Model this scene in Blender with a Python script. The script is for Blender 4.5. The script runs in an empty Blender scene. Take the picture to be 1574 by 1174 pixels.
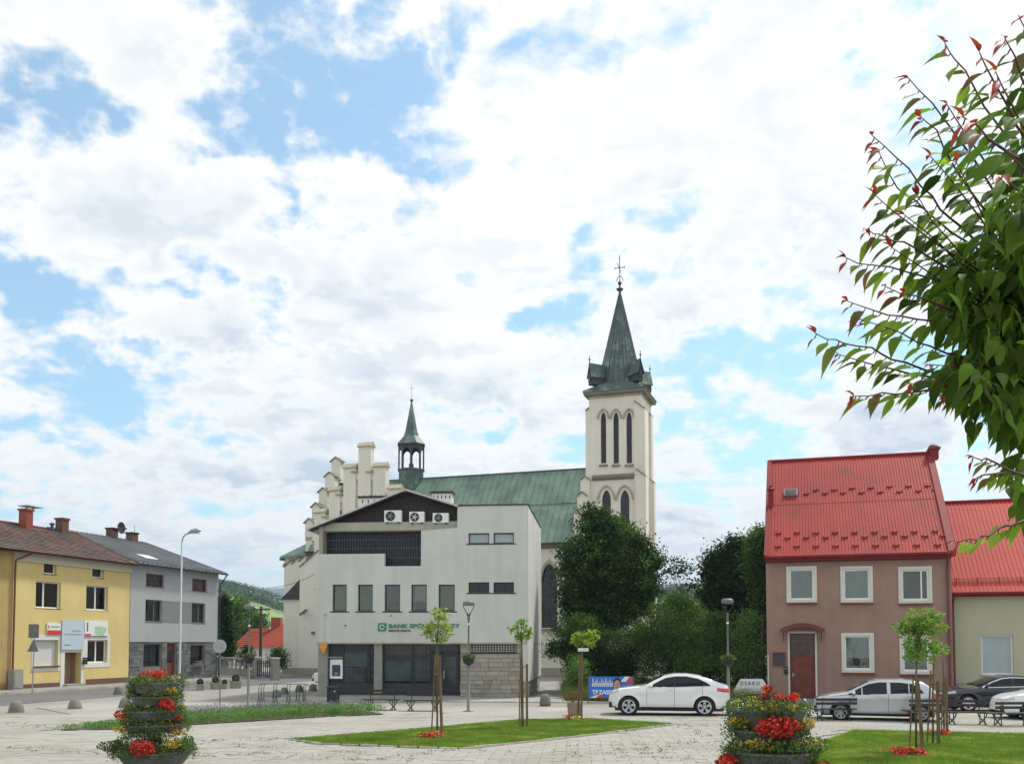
import bpy, math, random
import numpy as np
from mathutils import Vector, Matrix
from mathutils.geometry import tessellate_polygon
random.seed(7); RNG = np.random.default_rng(7)
SC = bpy.context.scene; COL = SC.collection
# ------------------------------------------------------------------ camera
FPX, CX, CY, PITCH, EYE = 1450.0, 787.0, 914.5, math.radians(2.9), 2.75
cd = bpy.data.cameras.new('camera'); cam = bpy.data.objects.new('camera', cd); COL.objects.link(cam)
cam.location = (0, 0, EYE); cam.rotation_euler = (math.pi/2 + PITCH, 0, 0)
cd.sensor_width = 36; cd.lens = 36*FPX/1574; cd.shift_y = (CY-587)/1574
cd.clip_start = .1; cd.clip_end = 20000
SC.camera = cam
# ------------------------------------------------------------------ light and sky
SUN_EL, SUN_AZ = math.radians(57), math.radians(52)      # azimuth measured from +Y (view direction) towards +X
w = bpy.data.worlds.new('World'); SC.world = w; w.use_nodes = True
N = w.node_tree.nodes; Lk = w.node_tree.links; N.clear()
def nd(t, **k):
    n = N.new(t)
    for a, b in k.items(): setattr(n, a, b)
    return n
def lk(a, b): Lk.new(a, b)
def mth(op, a, b=None, c=None, clamp=False):
    n = nd('ShaderNodeMath', operation=op, use_clamp=clamp)
    for i, v in enumerate((a, b, c)):
        if v is None: continue
        if isinstance(v, (int, float)): n.inputs[i].default_value = v
        else: lk(v, n.inputs[i])
    return n.outputs[0]
def mapr(v, a, b, c=0, d=1, smooth=True):
    n = nd('ShaderNodeMapRange', interpolation_type='SMOOTHSTEP' if smooth else 'LINEAR')
    lk(v, n.inputs[0])
    for i, q in enumerate((a, b, c, d)): n.inputs[i+1].default_value = q
    return n.outputs[0]
sky = nd('ShaderNodeTexSky', sky_type='NISHITA', sun_disc=False, sun_elevation=SUN_EL, sun_rotation=SUN_AZ)
sky.air_density = 1.0; sky.dust_density = 1.2; sky.ozone_density = 1.0
def pix_dir(u, v):
    x, y = (u-CX)/FPX, (CY-v)/FPX
    return Vector((x, math.cos(PITCH)-math.sin(PITCH)*y, math.sin(PITCH)+math.cos(PITCH)*y)).normalized()
tc = nd('ShaderNodeTexCoord')
sep = nd('ShaderNodeSeparateXYZ'); lk(tc.outputs['Generated'], sep.inputs[0])
zz = mth('ADD', mth('MAXIMUM', sep.outputs[2], 0.0), .34)
cmb = nd('ShaderNodeCombineXYZ'); lk(mth('DIVIDE', sep.outputs[0], zz), cmb.inputs[0]); lk(mth('DIVIDE', sep.outputs[1], zz), cmb.inputs[1])
lk(mth('MULTIPLY', sep.outputs[2], 1.2), cmb.inputs[2])
def noise(vec, scale, detail, rough=.55, off=(0, 0, 0), sc=(1, 1, 1), dist=0):
    mp = nd('ShaderNodeMapping'); mp.inputs['Location'].default_value = off; mp.inputs['Scale'].default_value = sc
    lk(vec, mp.inputs[0]); n = nd('ShaderNodeTexNoise'); lk(mp.outputs[0], n.inputs[0])
    n.inputs['Scale'].default_value = scale; n.inputs['Detail'].default_value = detail; n.inputs['Roughness'].default_value = rough
    n.inputs['Distortion'].default_value = dist
    return n.outputs[0]
def density(o):
    big = noise(cmb.outputs[0], 2.0, 2, .5, (3.1+o[0], 1.7+o[1], o[2]))
    mid = noise(cmb.outputs[0], 5.5, 3, .5, (.4+o[0], 5.2+o[1], o[2]), dist=.15)
    fine = noise(cmb.outputs[0], 13.0, 10, .58, (2.2+o[0], 3.3+o[1], o[2]), dist=.2)
    return mth('ADD', mth('ADD', mth('MULTIPLY', big, .40), mth('MULTIPLY', mid, .65)), mth('MULTIPLY', fine, .52)), fine
dens, fine = density((0, 0, 0))                      # about .75 on average
densup, _ = density((.00, -.03, .045))
# where the blue gaps between the clouds stand (direction, angular radius, strength)
GAPS = [(600,10,50,.8),(575,90,62,.85),(600,170,60,.8),(645,255,42,.75),(545,215,46,.6),(475,235,50,.6),(340,120,40,.45),(200,330,35,.4),(300,300,30,.4),(520,330,34,.45),(60,560,40,.5),(230,660,35,.5),(250,760,45,.5),(120,800,50,.5),(700,560,30,.4),(1120,520,40,.5),(400,265,70,.9),(330,235,60,.6),
        (450,325,40,.7),(60,150,70,.9),(150,120,70,.6),(10,200,50,.6),(210,185,55,.8),(265,25,60,.6),(400,10,50,.5),(20,430,55,.9),(70,470,40,.5),
        (140,520,40,.7),(185,580,40,.8),(115,660,35,.4),(410,465,45,.7),(330,440,35,.5),(520,490,30,.6),(355,690,40,.6),(830,470,40,.7),
        (900,440,55,.8),(250,420,40,.6),(300,560,35,.5),(420,560,30,.4),(130,600,35,.5),(700,20,40,.5),(500,130,50,.5),(1150,560,60,.7),(1500,470,50,.6),(960,455,50,.5),(1060,440,50,.5),(1130,455,60,.6),(1210,420,45,.5),(1030,580,60,.9),(1100,600,70,1),(1190,600,70,1),(1260,590,50,.8),
        (1100,655,50,.7),(1290,500,55,.5),(1460,560,70,.9),(1540,590,60,.9),(1370,15,50,.8),(750,632,30,.6),(30,740,45,.4),(1040,690,50,.4),(860,560,25,.3),(1010,800,60,.35)]
wn = nd('ShaderNodeTexNoise'); lk(tc.outputs['Generated'], wn.inputs[0]); wn.inputs['Scale'].default_value = 9; wn.inputs['Detail'].default_value = 5; wn.inputs['Roughness'].default_value = .6
w1 = nd('ShaderNodeVectorMath', operation='SUBTRACT'); lk(wn.outputs['Color'], w1.inputs[0]); w1.inputs[1].default_value = (.5, .5, .5)
w2 = nd('ShaderNodeVectorMath', operation='SCALE'); lk(w1.outputs[0], w2.inputs[0]); w2.inputs['Scale'].default_value = .26
wdir = nd('ShaderNodeVectorMath', operation='ADD'); lk(tc.outputs['Generated'], wdir.inputs[0]); lk(w2.outputs[0], wdir.inputs[1])
gap = None
for (u, v, r, s) in GAPS:
    d = pix_dir(u, v)
    vm = nd('ShaderNodeVectorMath', operation='DISTANCE'); lk(wdir.outputs[0], vm.inputs[0]); vm.inputs[1].default_value = d
    g = mapr(vm.outputs['Value'], 0, r*2.0/FPX, s, 0)
    gap = g if gap is None else mth('MAXIMUM', gap, g)
cover = None
for (u, v, r, s_) in [(1000,140,330,1),(900,330,160,.8),(480,130,70,.7),(600,330,120,.8),(650,420,130,.8),(250,330,110,.7),(560,600,200,.7),(900,640,120,.6),(1200,250,220,.8),(120,260,90,.6),(250,110,80,.6)]:
    d = pix_dir(u, v); vm = nd('ShaderNodeVectorMath', operation='DISTANCE'); lk(wdir.outputs[0], vm.inputs[0]); vm.inputs[1].default_value = d
    g = mapr(vm.outputs['Value'], r*.5/FPX, r*1.2/FPX, s_, 0); cover = g if cover is None else mth('MAXIMUM', cover, g)
# outside the frame the same broken cover goes on by itself
side = nd('ShaderNodeVectorMath', operation='DISTANCE'); lk(tc.outputs['Generated'], side.inputs[0]); side.inputs[1].default_value = pix_dir(787, 500)
outside = mapr(side.outputs['Value'], .62, .95, 0, 1)
gn = mapr(noise(cmb.outputs[0], 2.1, 2, .5, (7, 9, 0)), .52, .68, 0, .8)
gap = mth('MAXIMUM', gap, mth('MULTIPLY', gn, outside))
den2 = mth('ADD', mth('SUBTRACT', dens, mth('MULTIPLY', gap, .235)), mth('MULTIPLY', cover, .055))
mask = mth('MAXIMUM', mapr(den2, .59, .755, .14, 1), mapr(sep.outputs[2], .0, .07, .9, 0))
thick = mapr(den2, .70, .87, 0, 1)
relief = mapr(mth('SUBTRACT', dens, densup), -.055, .075, 1, 0)      # cloud undersides away from the sun are greyer
soft = noise(cmb.outputs[0], 3.0, 4, .5, (1.2, 8.8, 0))
low = mth('MULTIPLY', mapr(sep.outputs[2], .10, .50, 1, .5), mapr(sep.outputs[2], .0, .16, .45, 1))
greyf = mth('MULTIPLY', mth('MULTIPLY', thick, low), mth('ADD', mth('MULTIPLY', relief, .55), mapr(soft, .42, .62, 0, .65)), clamp=True)
ccol = nd('ShaderNodeMix', data_type='RGBA'); lk(greyf, ccol.inputs[0])
ccol.inputs[6].default_value = (.80, .80, .78, 1); ccol.inputs[7].default_value = (.46, .53, .60, 1)
tint = nd('ShaderNodeVectorMath', operation='MULTIPLY'); lk(sky.outputs[0], tint.inputs[0]); tint.inputs[1].default_value = (.74, 1.06, 1.06)   # the photograph's white balance
bg1 = nd('ShaderNodeBackground'); lk(tint.outputs[0], bg1.inputs[0]); bg1.inputs[1].default_value = .135
bg2 = nd('ShaderNodeBackground'); lk(ccol.outputs[2], bg2.inputs[0]); bg2.inputs[1].default_value = 1.0
mx = nd('ShaderNodeMixShader'); lk(mask, mx.inputs[0]); lk(bg1.outputs[0], mx.inputs[1]); lk(bg2.outputs[0], mx.inputs[2])
wo = nd('ShaderNodeOutputWorld'); lk(mx.outputs[0], wo.inputs[0])
w.cycles.sampling_method = 'MANUAL'; w.cycles.sample_map_resolution = 1024
sd = bpy.data.lights.new('sun', 'SUN'); sd.energy = 2.7; sd.angle = math.radians(6); sd.color = (1, .955, .88)
sun = bpy.data.objects.new('sun', sd); COL.objects.link(sun)
sdir = Vector((math.sin(SUN_AZ)*math.cos(SUN_EL), math.cos(SUN_AZ)*math.cos(SUN_EL), math.sin(SUN_EL)))
sun.rotation_euler = sdir.to_track_quat('Z', 'Y').to_euler(); sun.location = (0, 0, 60)
SC.view_settings.view_transform = 'Standard'; SC.view_settings.look = 'None'; SC.view_settings.exposure = 0.46; SC.view_settings.gamma = 1
SC.view_settings.use_curve_mapping = False
SC.cycles.max_bounces = 6; SC.cycles.transparent_max_bounces = 12; SC.cycles.use_denoising = True
# ------------------------------------------------------------------ materials
def srgb(r, g, b):
    f = lambda c: (c/255/12.92) if c/255 <= .04045 else ((c/255+.055)/1.055)**2.4
    return (f(r), f(g), f(b))
def mat(name, col, rough=.8, var=.12, scale=1.5, bump=0, bscale=30, streak=0, metal=0, spec=.5, rnd=0, island=0,
        col2=None, mixscale=1.0, mixlo=.45, mixhi=.62, coat=0, speck=0, transl=0, detail=6, streakscale=2.0, bumpdist=.02, band=None):
    """Procedural surface: base colour broken by noise, vertical weather streaks, random shift per piece and fine relief."""
    m = bpy.data.materials.new(name); m.use_nodes = True; t = m.node_tree; n = t.nodes; L = t.links; n.clear()
    out = n.new('ShaderNodeOutputMaterial'); p = n.new('ShaderNodeBsdfPrincipled'); L.new(p.outputs[0], out.inputs[0])
    tcn = n.new('ShaderNodeNewGeometry'); obj = tcn.outputs['Position']
    def nz(s, det, rg=.6, scl=None):
        v = obj
        if scl:
            mp = n.new('ShaderNodeMapping'); mp.inputs['Scale'].default_value = scl; L.new(v, mp.inputs[0]); v = mp.outputs[0]
        k = n.new('ShaderNodeTexNoise'); k.inputs['Scale'].default_value = s; k.inputs['Detail'].default_value = det; k.inputs['Roughness'].default_value = rg
        L.new(v, k.inputs[0]); return k.outputs[0]
    def mr(v, a, b, c, d):
        k = n.new('ShaderNodeMapRange'); L.new(v, k.inputs[0])
        for i, q in enumerate((a, b, c, d)): k.inputs[i+1].default_value = q
        return k.outputs[0]
    def mul(a, b):
        k = n.new('ShaderNodeMath'); k.operation = 'MULTIPLY'; L.new(a, k.inputs[0])
        if isinstance(b, float): k.inputs[1].default_value = b
        else: L.new(b, k.inputs[1])
        return k.outputs[0]
    fac = mr(nz(scale, detail), .3, .7, 1-var, 1+var)
    if streak: fac = mul(fac, mr(nz(streakscale, 5, .6, (1, 1, .06)), .42, .7, 1, 1-streak))
    if speck: fac = mul(fac, mr(nz(bscale*1.7, 2, .7), .35, .65, 1-speck, 1+speck))
    if rnd:
        oi = n.new('ShaderNodeObjectInfo'); fac = mul(fac, mr(oi.outputs['Random'], 0, 1, 1-rnd, 1+rnd))
    if island:
        g = n.new('ShaderNodeNewGeometry'); fac = mul(fac, mr(g.outputs['Random Per Island'], 0, 1, 1-island, 1+island))
    if col2:
        mc = n.new('ShaderNodeMix'); mc.data_type = 'RGBA'; mc.inputs[6].default_value = (*col, 1); mc.inputs[7].default_value = (*col2, 1)
        if mixscale < 0:
            g2 = n.new('ShaderNodeNewGeometry'); wn = n.new('ShaderNodeMath'); wn.operation = 'MULTIPLY'; wn.inputs[1].default_value = 7.31
            L.new(g2.outputs['Random Per Island'], wn.inputs[0]); fr = n.new('ShaderNodeMath'); fr.operation = 'FRACT'; L.new(wn.outputs[0], fr.inputs[0])
            L.new(mr(fr.outputs[0], mixlo, mixhi, 0, 1), mc.inputs[0])
        else: L.new(mr(nz(mixscale, 5), mixlo, mixhi, 0, 1), mc.inputs[0])
        base = mc.outputs[2]
    else:
        rg = n.new('ShaderNodeRGB'); rg.outputs[0].default_value = (*col, 1); base = rg.outputs[0]
    vs = n.new('ShaderNodeVectorMath'); vs.operation = 'SCALE'; L.new(base, vs.inputs[0]); L.new(fac, vs.inputs['Scale'])
    L.new(vs.outputs[0], p.inputs['Base Color'])
    p.inputs['Roughness'].default_value = rough; p.inputs['Metallic'].default_value = metal; p.inputs['Specular IOR Level'].default_value = spec
    if coat: p.inputs['Coat Weight'].default_value = coat; p.inputs['Coat Roughness'].default_value = .05
    if bump:
        b = n.new('ShaderNodeBump'); b.inputs['Strength'].default_value = bump; b.inputs['Distance'].default_value = bumpdist
        L.new(nz(bscale, 5, .65), b.inputs['Height']); L.new(b.outputs[0], p.inputs['Normal'])
    if transl:
        tr = n.new('ShaderNodeBsdfTranslucent'); v2 = n.new('ShaderNodeVectorMath'); v2.operation = 'MULTIPLY'; L.new(vs.outputs[0], v2.inputs[0])
        v2.inputs[1].default_value = (1.5, 1.9, .8); L.new(v2.outputs[0], tr.inputs[0])
        ms = n.new('ShaderNodeMixShader'); ms.inputs[0].default_value = transl; L.new(p.outputs[0], ms.inputs[1]); L.new(tr.outputs[0], ms.inputs[2])
        L.new(ms.outputs[0], out.inputs[0])
    return m
# ------------------------------------------------------------------ geometry helpers
class Fr:
    """A level frame: local x along a facade, local y into it, z up."""
    def __init__(s, ox, oy, deg, oz=0):
        s.o = Vector((ox, oy, oz)); s.t = math.radians(deg)
        s.a = Vector((math.cos(s.t), math.sin(s.t), 0)); s.b = Vector((-math.sin(s.t), math.cos(s.t), 0))
    def px(s, u, v, b=0.0):                      # where a sight line through a measured point meets the plane y = b
        d = pix_dir(u, v); c = Vector((0, 0, EYE)) - s.o
        k = (b - c.dot(s.b))/d.dot(s.b); p = c + d*k
        return p.dot(s.a), p.z
    def pa(s, u, v, a):                          # the same with the plane x = a: returns (y, z)
        d = pix_dir(u, v); c = Vector((0, 0, EYE)) - s.o
        k = (a - c.dot(s.a))/d.dot(s.a); p = c + d*k
        return p.dot(s.b), p.z
    def w(s, x, y, z): return s.o + s.a*x + s.b*y + Vector((0, 0, z))
def G(u, v):                                     # a measured point of the level ground
    d = pix_dir(u, v); k = -EYE/d.z; return Vector((d.x*k, d.y*k, 0))
def P(u, v, Y):
    d = pix_dir(u, v); return Vector((0, 0, EYE)) + d*(Y/d.y)
def tag(o, label=None, cat=None, group=None, kind=None):
    if label: o['label'] = label
    if cat: o['category'] = cat
    if group: o['group'] = group
    if kind: o['kind'] = kind
    return o
def thing(name, label, cat, loc=(0, 0, 0), deg=0, group=None, fr=None):
    o = bpy.data.objects.new(name, None); COL.objects.link(o); o.empty_display_size = .3
    if fr: loc = fr.o; deg = math.degrees(fr.t)
    o.location = loc; o.rotation_euler = (0, 0, math.radians(deg))
    return tag(o, label, cat, group)
class MB:
    def __init__(s): s.v = []; s.f = []; s.m = []; s.mi = 0
    def add(s, vs, fs):
        k = len(s.v); s.v += [tuple(q) for q in vs]; s.f += [tuple(k+i for i in f) for f in fs]; s.m += [s.mi]*len(fs); return s
    def box(s, x0, x1, y0, y1, z0, z1):
        if x1 < x0: x0, x1 = x1, x0
        if y1 < y0: y0, y1 = y1, y0
        if z1 < z0: z0, z1 = z1, z0
        return s.add([(x0,y0,z0),(x1,y0,z0),(x1,y1,z0),(x0,y1,z0),(x0,y0,z1),(x1,y0,z1),(x1,y1,z1),(x0,y1,z1)],
                     [(0,3,2,1),(4,5,6,7),(0,1,5,4),(1,2,6,5),(2,3,7,6),(3,0,4,7)])
    def prism(s, pts, y0, y1):                   # polygon in x,z swept along y
        n = len(pts); s.add([(x, y0, z) for x, z in pts]+[(x, y1, z) for x, z in pts],
              [(i, (i+1) % n, n+(i+1) % n, n+i) for i in range(n)])
        tris = tessellate_polygon([[Vector((x, z, 0)) for x, z in pts]])
        s.add([(x, y0, z) for x, z in pts], [tuple(t) for t in tris]); s.add([(x, y1, z) for x, z in pts], [tuple(t[::-1]) for t in tris]); return s
    def prism_x(s, pts, x0, x1):                 # polygon in y,z swept along x
        n = len(pts); s.add([(x0, y, z) for y, z in pts]+[(x1, y, z) for y, z in pts],
              [(i, (i+1) % n, n+(i+1) % n, n+i) for i in range(n)])
        tris = tessellate_polygon([[Vector((y, z, 0)) for y, z in pts]])
        s.add([(x0, y, z) for y, z in pts], [tuple(t) for t in tris]); s.add([(x1, y, z) for y, z in pts], [tuple(t[::-1]) for t in tris]); return s
    def prism_z(s, pts, z0, z1):
        n = len(pts); s.add([(x, y, z0) for x, y in pts]+[(x, y, z1) for x, y in pts],
              [(i, (i+1) % n, n+(i+1) % n, n+i) for i in range(n)])
        tris = tessellate_polygon([[Vector((x, y, 0)) for x, y in pts]])
        s.add([(x, y, z1) for x, y in pts], [tuple(t) for t in tris]); s.add([(x, y, z0) for x, y in pts], [tuple(t[::-1]) for t in tris]); return s
    def sheet(s, pts, z):
        tris = tessellate_polygon([[Vector((x, y, 0)) for x, y in pts]])
        return s.add([(x, y, z) for x, y in pts], [tuple(t) for t in tris])
    def wall(s, outer, holes, y0, th, rev=None):  # wall with real openings; outline and holes in x,z
        rev = rev if rev is not None else th
        loops = [outer]+holes; allp = [p for l in loops for p in l]
        tris = tessellate_polygon([[Vector((x, z, 0)) for x, z in l] for l in loops])
        s.add([(x, y0, z) for x, z in allp], [tuple(t) for t in tris])
        s.add([(x, y0+th, z) for x, z in allp], [tuple(t[::-1]) for t in tris])
        for l in loops:
            n = len(l); s.add([(x, y0, z) for x, z in l]+[(x, y0+th, z) for x, z in l], [(i, (i+1) % n, n+(i+1) % n, n+i) for i in range(n)])
        return s
    def tube(s, pts, r, n=6, cap=True):
        pts = [Vector(p) for p in pts]; rr = r if isinstance(r, (list, tuple)) else [r]*len(pts); k = len(s.v); up = Vector((0, 0, 1)); prev = None
        vs = []; fs = []
        for i, p in enumerate(pts):
            d = (pts[min(i+1, len(pts)-1)]-pts[max(i-1, 0)]).normalized()
            if prev is None: u = d.cross(up if abs(d.z) < .9 else Vector((1, 0, 0))).normalized()
            else: u = (prev - d*prev.dot(d)).normalized()
            prev = u; v = d.cross(u)
            for j in range(n):
                a = 2*math.pi*j/n; vs.append(p+(u*math.cos(a)+v*math.sin(a))*rr[i])
        for i in range(len(pts)-1):
            for j in range(n): fs.append((i*n+j, i*n+(j+1) % n, (i+1)*n+(j+1) % n, (i+1)*n+j))
        if cap: fs.append(tuple(range(n))[::-1]); fs.append(tuple((len(pts)-1)*n+j for j in range(n)))
        return s.add(vs, fs)
    def lathe(s, prof, n=16, c=(0, 0, 0), axis='z', cap=True):
        vs = []; fs = []
        for r, z in prof:
            for j in range(n):
                a = 2*math.pi*j/n; x, y = r*math.cos(a), r*math.sin(a)
                vs.append((c[0]+x, c[1]+y, c[2]+z) if axis == 'z' else (c[0]+x, c[1]+z, c[2]+y))
        for i in range(len(prof)-1):
            for j in range(n):
                q = (i*n+j, i*n+(j+1) % n, (i+1)*n+(j+1) % n, (i+1)*n+j); fs.append(q if axis == 'z' else q[::-1])
        if cap and prof[0][0] > 1e-5: fs.append(tuple(range(n))[::-1])
        if cap and prof[-1][0] > 1e-5: fs.append(tuple((len(prof)-1)*n+j for j in range(n)))
        return s.add(vs, fs)
    def mesh(s, name, mats, smooth=False):
        me = bpy.data.meshes.new(name); me.from_pydata(s.v, [], s.f)
        for m in (mats if isinstance(mats, (list, tuple)) else [mats]): me.materials.append(m)
        if any(s.m): me.polygons.foreach_set('material_index', s.m)
        if smooth: me.polygons.foreach_set('use_smooth', [True]*len(me.polygons))
        import bmesh
        bm = bmesh.new(); bm.from_mesh(me); bmesh.ops.recalc_face_normals(bm, faces=bm.faces); bm.to_mesh(me); bm.free()
        me.update(); return me
    def build(s, name, mats, parent=None, smooth=False, bevel=0, loc=None):
        o = bpy.data.objects.new(name, s.mesh(name, mats, smooth)); COL.objects.link(o)
        if parent: o.parent = parent
        if loc is not None: o.location = loc
        if bevel:
            b = o.modifiers.new('bevel', 'BEVEL'); b.width = bevel; b.segments = 1; b.limit_method = 'ANGLE'
        return o
def link(name, me, parent=None, loc=(0, 0, 0), rot=(0, 0, 0), scale=None):
    o = bpy.data.objects.new(name, me); COL.objects.link(o); o.location = loc; o.rotation_euler = rot
    if scale: o.scale = scale
    if parent: o.parent = parent
    return o
def kids(o): return [c for c in COL.objects if c.parent == o]
CH = {}
def copy_tree(src, loc, deg, label, group=None, scale=None):
    r = src.copy(); COL.objects.link(r); r.location = loc; r.rotation_euler = (0, 0, math.radians(deg)); r['label'] = label
    if group: r['group'] = group
    if scale: r.scale = scale
    for c in src.children:
        q = c.copy(); COL.objects.link(q); q.parent = r
        for g in c.children:
            h = g.copy(); COL.objects.link(h); h.parent = q
    return r
def npmesh(name, V, F, mats, parent=None, smooth=False, kind=None, mi=None):
    """V (n,3), F (m,k) numpy arrays."""
    V = np.asarray(V, dtype=np.float32); F = np.asarray(F, dtype=np.int32); m, k = F.shape
    me = bpy.data.meshes.new(name); me.vertices.add(len(V)); me.vertices.foreach_set('co', V.ravel())
    me.loops.add(m*k); me.loops.foreach_set('vertex_index', F.ravel()); me.polygons.add(m)
    me.polygons.foreach_set('loop_start', np.arange(0, m*k, k, dtype=np.int32)); me.polygons.foreach_set('loop_total', np.full(m, k, dtype=np.int32))
    for q in (mats if isinstance(mats, (list, tuple)) else [mats]): me.materials.append(q)
    if mi is not None: me.polygons.foreach_set('material_index', np.asarray(mi, dtype=np.int32))
    if smooth: me.polygons.foreach_set('use_smooth', np.ones(m, dtype=bool))
    me.update(calc_edges=True); me.validate()
    o = bpy.data.objects.new(name, me); COL.objects.link(o)
    if parent: o.parent = parent
    if kind: o['kind'] = kind
    return o
def leaf_quads(C, size, flat=.5, aspect=.55, droop=0.0, rng=RNG, vary=.35):
    """Rhombic leaves at centres C; returns V, F."""
    n = len(C); s = size*(1+vary*(rng.random(n)*2-1))
    nrm = rng.normal(size=(n, 3)); nrm[:, 2] = np.abs(nrm[:, 2])+flat; nrm /= np.linalg.norm(nrm, axis=1)[:, None]
    t = rng.normal(size=(n, 3)); t[:, 2] -= droop; t -= nrm*(t*nrm).sum(1)[:, None]; t /= np.linalg.norm(t, axis=1)[:, None]
    b = np.cross(nrm, t); L = s[:, None]; W = (s*aspect)[:, None]
    V = np.stack([C-t*L*.5, C+b*W*.5-t*L*.05, C+t*L*.5, C-b*W*.5-t*L*.05], 1).reshape(-1, 3)
    return V, np.arange(4*n).reshape(n, 4)
def wtext(s, x, z, size, m, parent, y=0, name='lettering', bold=0, ax='LEFT', extr=.01, sx=1, sh=0, width=None, sp=1):
    c = bpy.data.curves.new(name, 'FONT'); c.body = s; c.size = size; c.extrude = extr; c.offset = bold; c.align_x = ax; c.shear = sh; c.space_character = sp
    tmp = bpy.data.objects.new('tmp', c); COL.objects.link(tmp); bpy.context.view_layer.update()
    me = bpy.data.meshes.new_from_object(tmp.evaluated_get(bpy.context.evaluated_depsgraph_get())); bpy.data.objects.remove(tmp); me.name = name
    me.materials.clear(); me.materials.append(m); xs_ = [v.co.x for v in me.vertices]
    if width: sx = width/(max(xs_)-min(xs_))
    o = bpy.data.objects.new(name, me); COL.objects.link(o); o.location = (x, y, z); o.rotation_euler = (math.pi/2, 0, 0)
    o.scale = (sx, 1, 1); o.parent = parent; return o
# ------------------------------------------------------------------ the materials of this place
M = {}
M['paving'] = mat('paving', (.335,.328,.295), .9, .16, .35, .5, 60, speck=.10, col2=(.27,.265,.23), mixscale=.22)
M['slab'] = mat('slab', (.35,.34,.30), .9, .10, .35, .6, 70, island=.06, rnd=.06, speck=.12, col2=(.27,.26,.215), mixscale=.35)
M['asphalt'] = mat('asphalt', (.135,.135,.13), .92, .14, .3, .6, 90, speck=.12)
M['sidewalk'] = mat('sidewalk', (.26,.25,.225), .9, .14, .5, .5, 60, speck=.10)
M['kerb'] = mat('kerb', (.40,.39,.34), .9, .15, 1.5, .4, 40, rnd=.12)
M['soil'] = mat('soil', (.10,.085,.055), .95, .3, 3, .8, 30)
M['lawnsoil'] = mat('lawnsoil', (.10,.16,.03), .95, .25, 1.2, .8, 30)
M['grass'] = mat('grass', (.15,.22,.04), .7, .25, .8, island=.4, col2=(.30,.31,.10), mixscale=.9, mixlo=.48, mixhi=.68, transl=.35, spec=.12)
M['hillgrass'] = mat('hillgrass', (.19,.25,.08), .95, .25, .012, col2=(.12,.18,.06), mixscale=.02, mixlo=.45, mixhi=.6)
M['farhill'] = mat('farhill', (.045,.08,.03), .95, .25, .004)
M['wood_far'] = mat('wood_far', (.06,.10,.045), .9, .3, .02, island=.3, spec=.12)
M['bank'] = mat('bank', (.575,.58,.535), .85, .07, .4, .25, 50, streak=.10, speck=.03)
M['bank2'] = mat('bank2', (.42,.40,.33), .85, .12, .8, .3, 40, streak=.1)
M['concrete'] = mat('concrete', (.30,.29,.26), .9, .14, 1.5, .5, 35, speck=.12)
M['pillar'] = mat('pillar', (.27,.265,.24), .85, .12, 2, .4, 60, speck=.18)
M['stonebrick'] = mat('stonebrick', (.33,.305,.25), .9, .14, 3, .6, 30, rnd=.16)
M['mortar'] = mat('mortar', (.17,.16,.14), .95, .1, 3)
M['darkwood'] = mat('darkwood', (.022,.009,.012), .6, .3, 2, .3, 20, streak=.3, streakscale=6)
M['darkmetal'] = mat('darkmetal', (.025,.026,.03), .45, .2, 3)
M['blackmetal'] = mat('blackmetal', (.012,.013,.016), .4, .2, 3)
M['grill'] = mat('grill', (.075,.08,.10), .5, .2, 3)
M['flash'] = mat('flash', (.50,.50,.48), .5, .1, 2)
M['church'] = mat('church', (.73,.70,.60), .85, .08, .25, .25, 30, streak=.08, streakscale=.8, speck=.02)
M['plinth'] = mat('plinth', (.34,.32,.26), .9, .1, .6, .3, 30, streak=.15)
M['copper'] = mat('copper', (.18,.27,.21), .6, .14, .5, .15, 20, col2=(.10,.14,.115), mixscale=.45, mixlo=.45, mixhi=.7, streak=.25, streakscale=1.2)
M['copperdark'] = mat('copperdark', (.07,.105,.092), .55, .25, .8, .15, 20, col2=(.16,.26,.21), mixscale=1.1, mixlo=.5, mixhi=.66, streak=.35, streakscale=1.5)
M['copperblack'] = mat('copperblack', (.04,.045,.045), .55, .3, 2)
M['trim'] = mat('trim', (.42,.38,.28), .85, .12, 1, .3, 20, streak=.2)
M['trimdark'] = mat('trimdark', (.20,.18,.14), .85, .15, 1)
M['yellow'] = mat('yellow', (.65,.515,.215), .85, .07, .6, .3, 40, streak=.05, speck=.03)
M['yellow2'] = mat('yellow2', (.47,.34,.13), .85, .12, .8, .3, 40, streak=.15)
M['cream'] = mat('cream', (.52,.49,.38), .8, .08, 1)
M['greywall'] = mat('greywall', (.37,.38,.39), .85, .05, 1, .3, 60, speck=.04)
M['greyband'] = mat('greyband', (.20,.205,.21), .85, .05, 1, .2, 60)
M['slatestone'] = mat('slatestone', (.12,.125,.13), .75, .2, 3, .6, 20, island=.3, rnd=.35)
M['tileroof'] = mat('tileroof', (.14,.08,.065), .85, .25, .7, .3, 20, island=.25, rnd=.1, col2=(.09,.08,.072), mixscale=.6)
M['zinc'] = mat('zinc', (.24,.25,.26), .45, .15, .7, metal=.4, rnd=.10)
M['brickred'] = mat('brickred', (.28,.07,.045), .9, .2, 6, .5, 30)
M['brickbrown'] = mat('brickbrown', (.14,.075,.055), .9, .25, 5, .5, 30)
M['pvc'] = mat('pvc', (.78,.78,.76), .45, .03, 2)
M['whitewash'] = mat('whitewash', (.66,.65,.60), .85, .06, 1)
M['shutter'] = mat('shutter', (.62,.63,.62), .6, .04, 1)
M['glass'] = mat('glass', (.010,.013,.018), .05, .6, 1.2, spec=.45)
M['glassblue'] = mat('glassblue', (.085,.115,.16), .08, .5, 1.5, spec=.5)
M['glassgreen'] = mat('glassgreen', (.065,.115,.085), .12, .35, 1.5, spec=.4)
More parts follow.
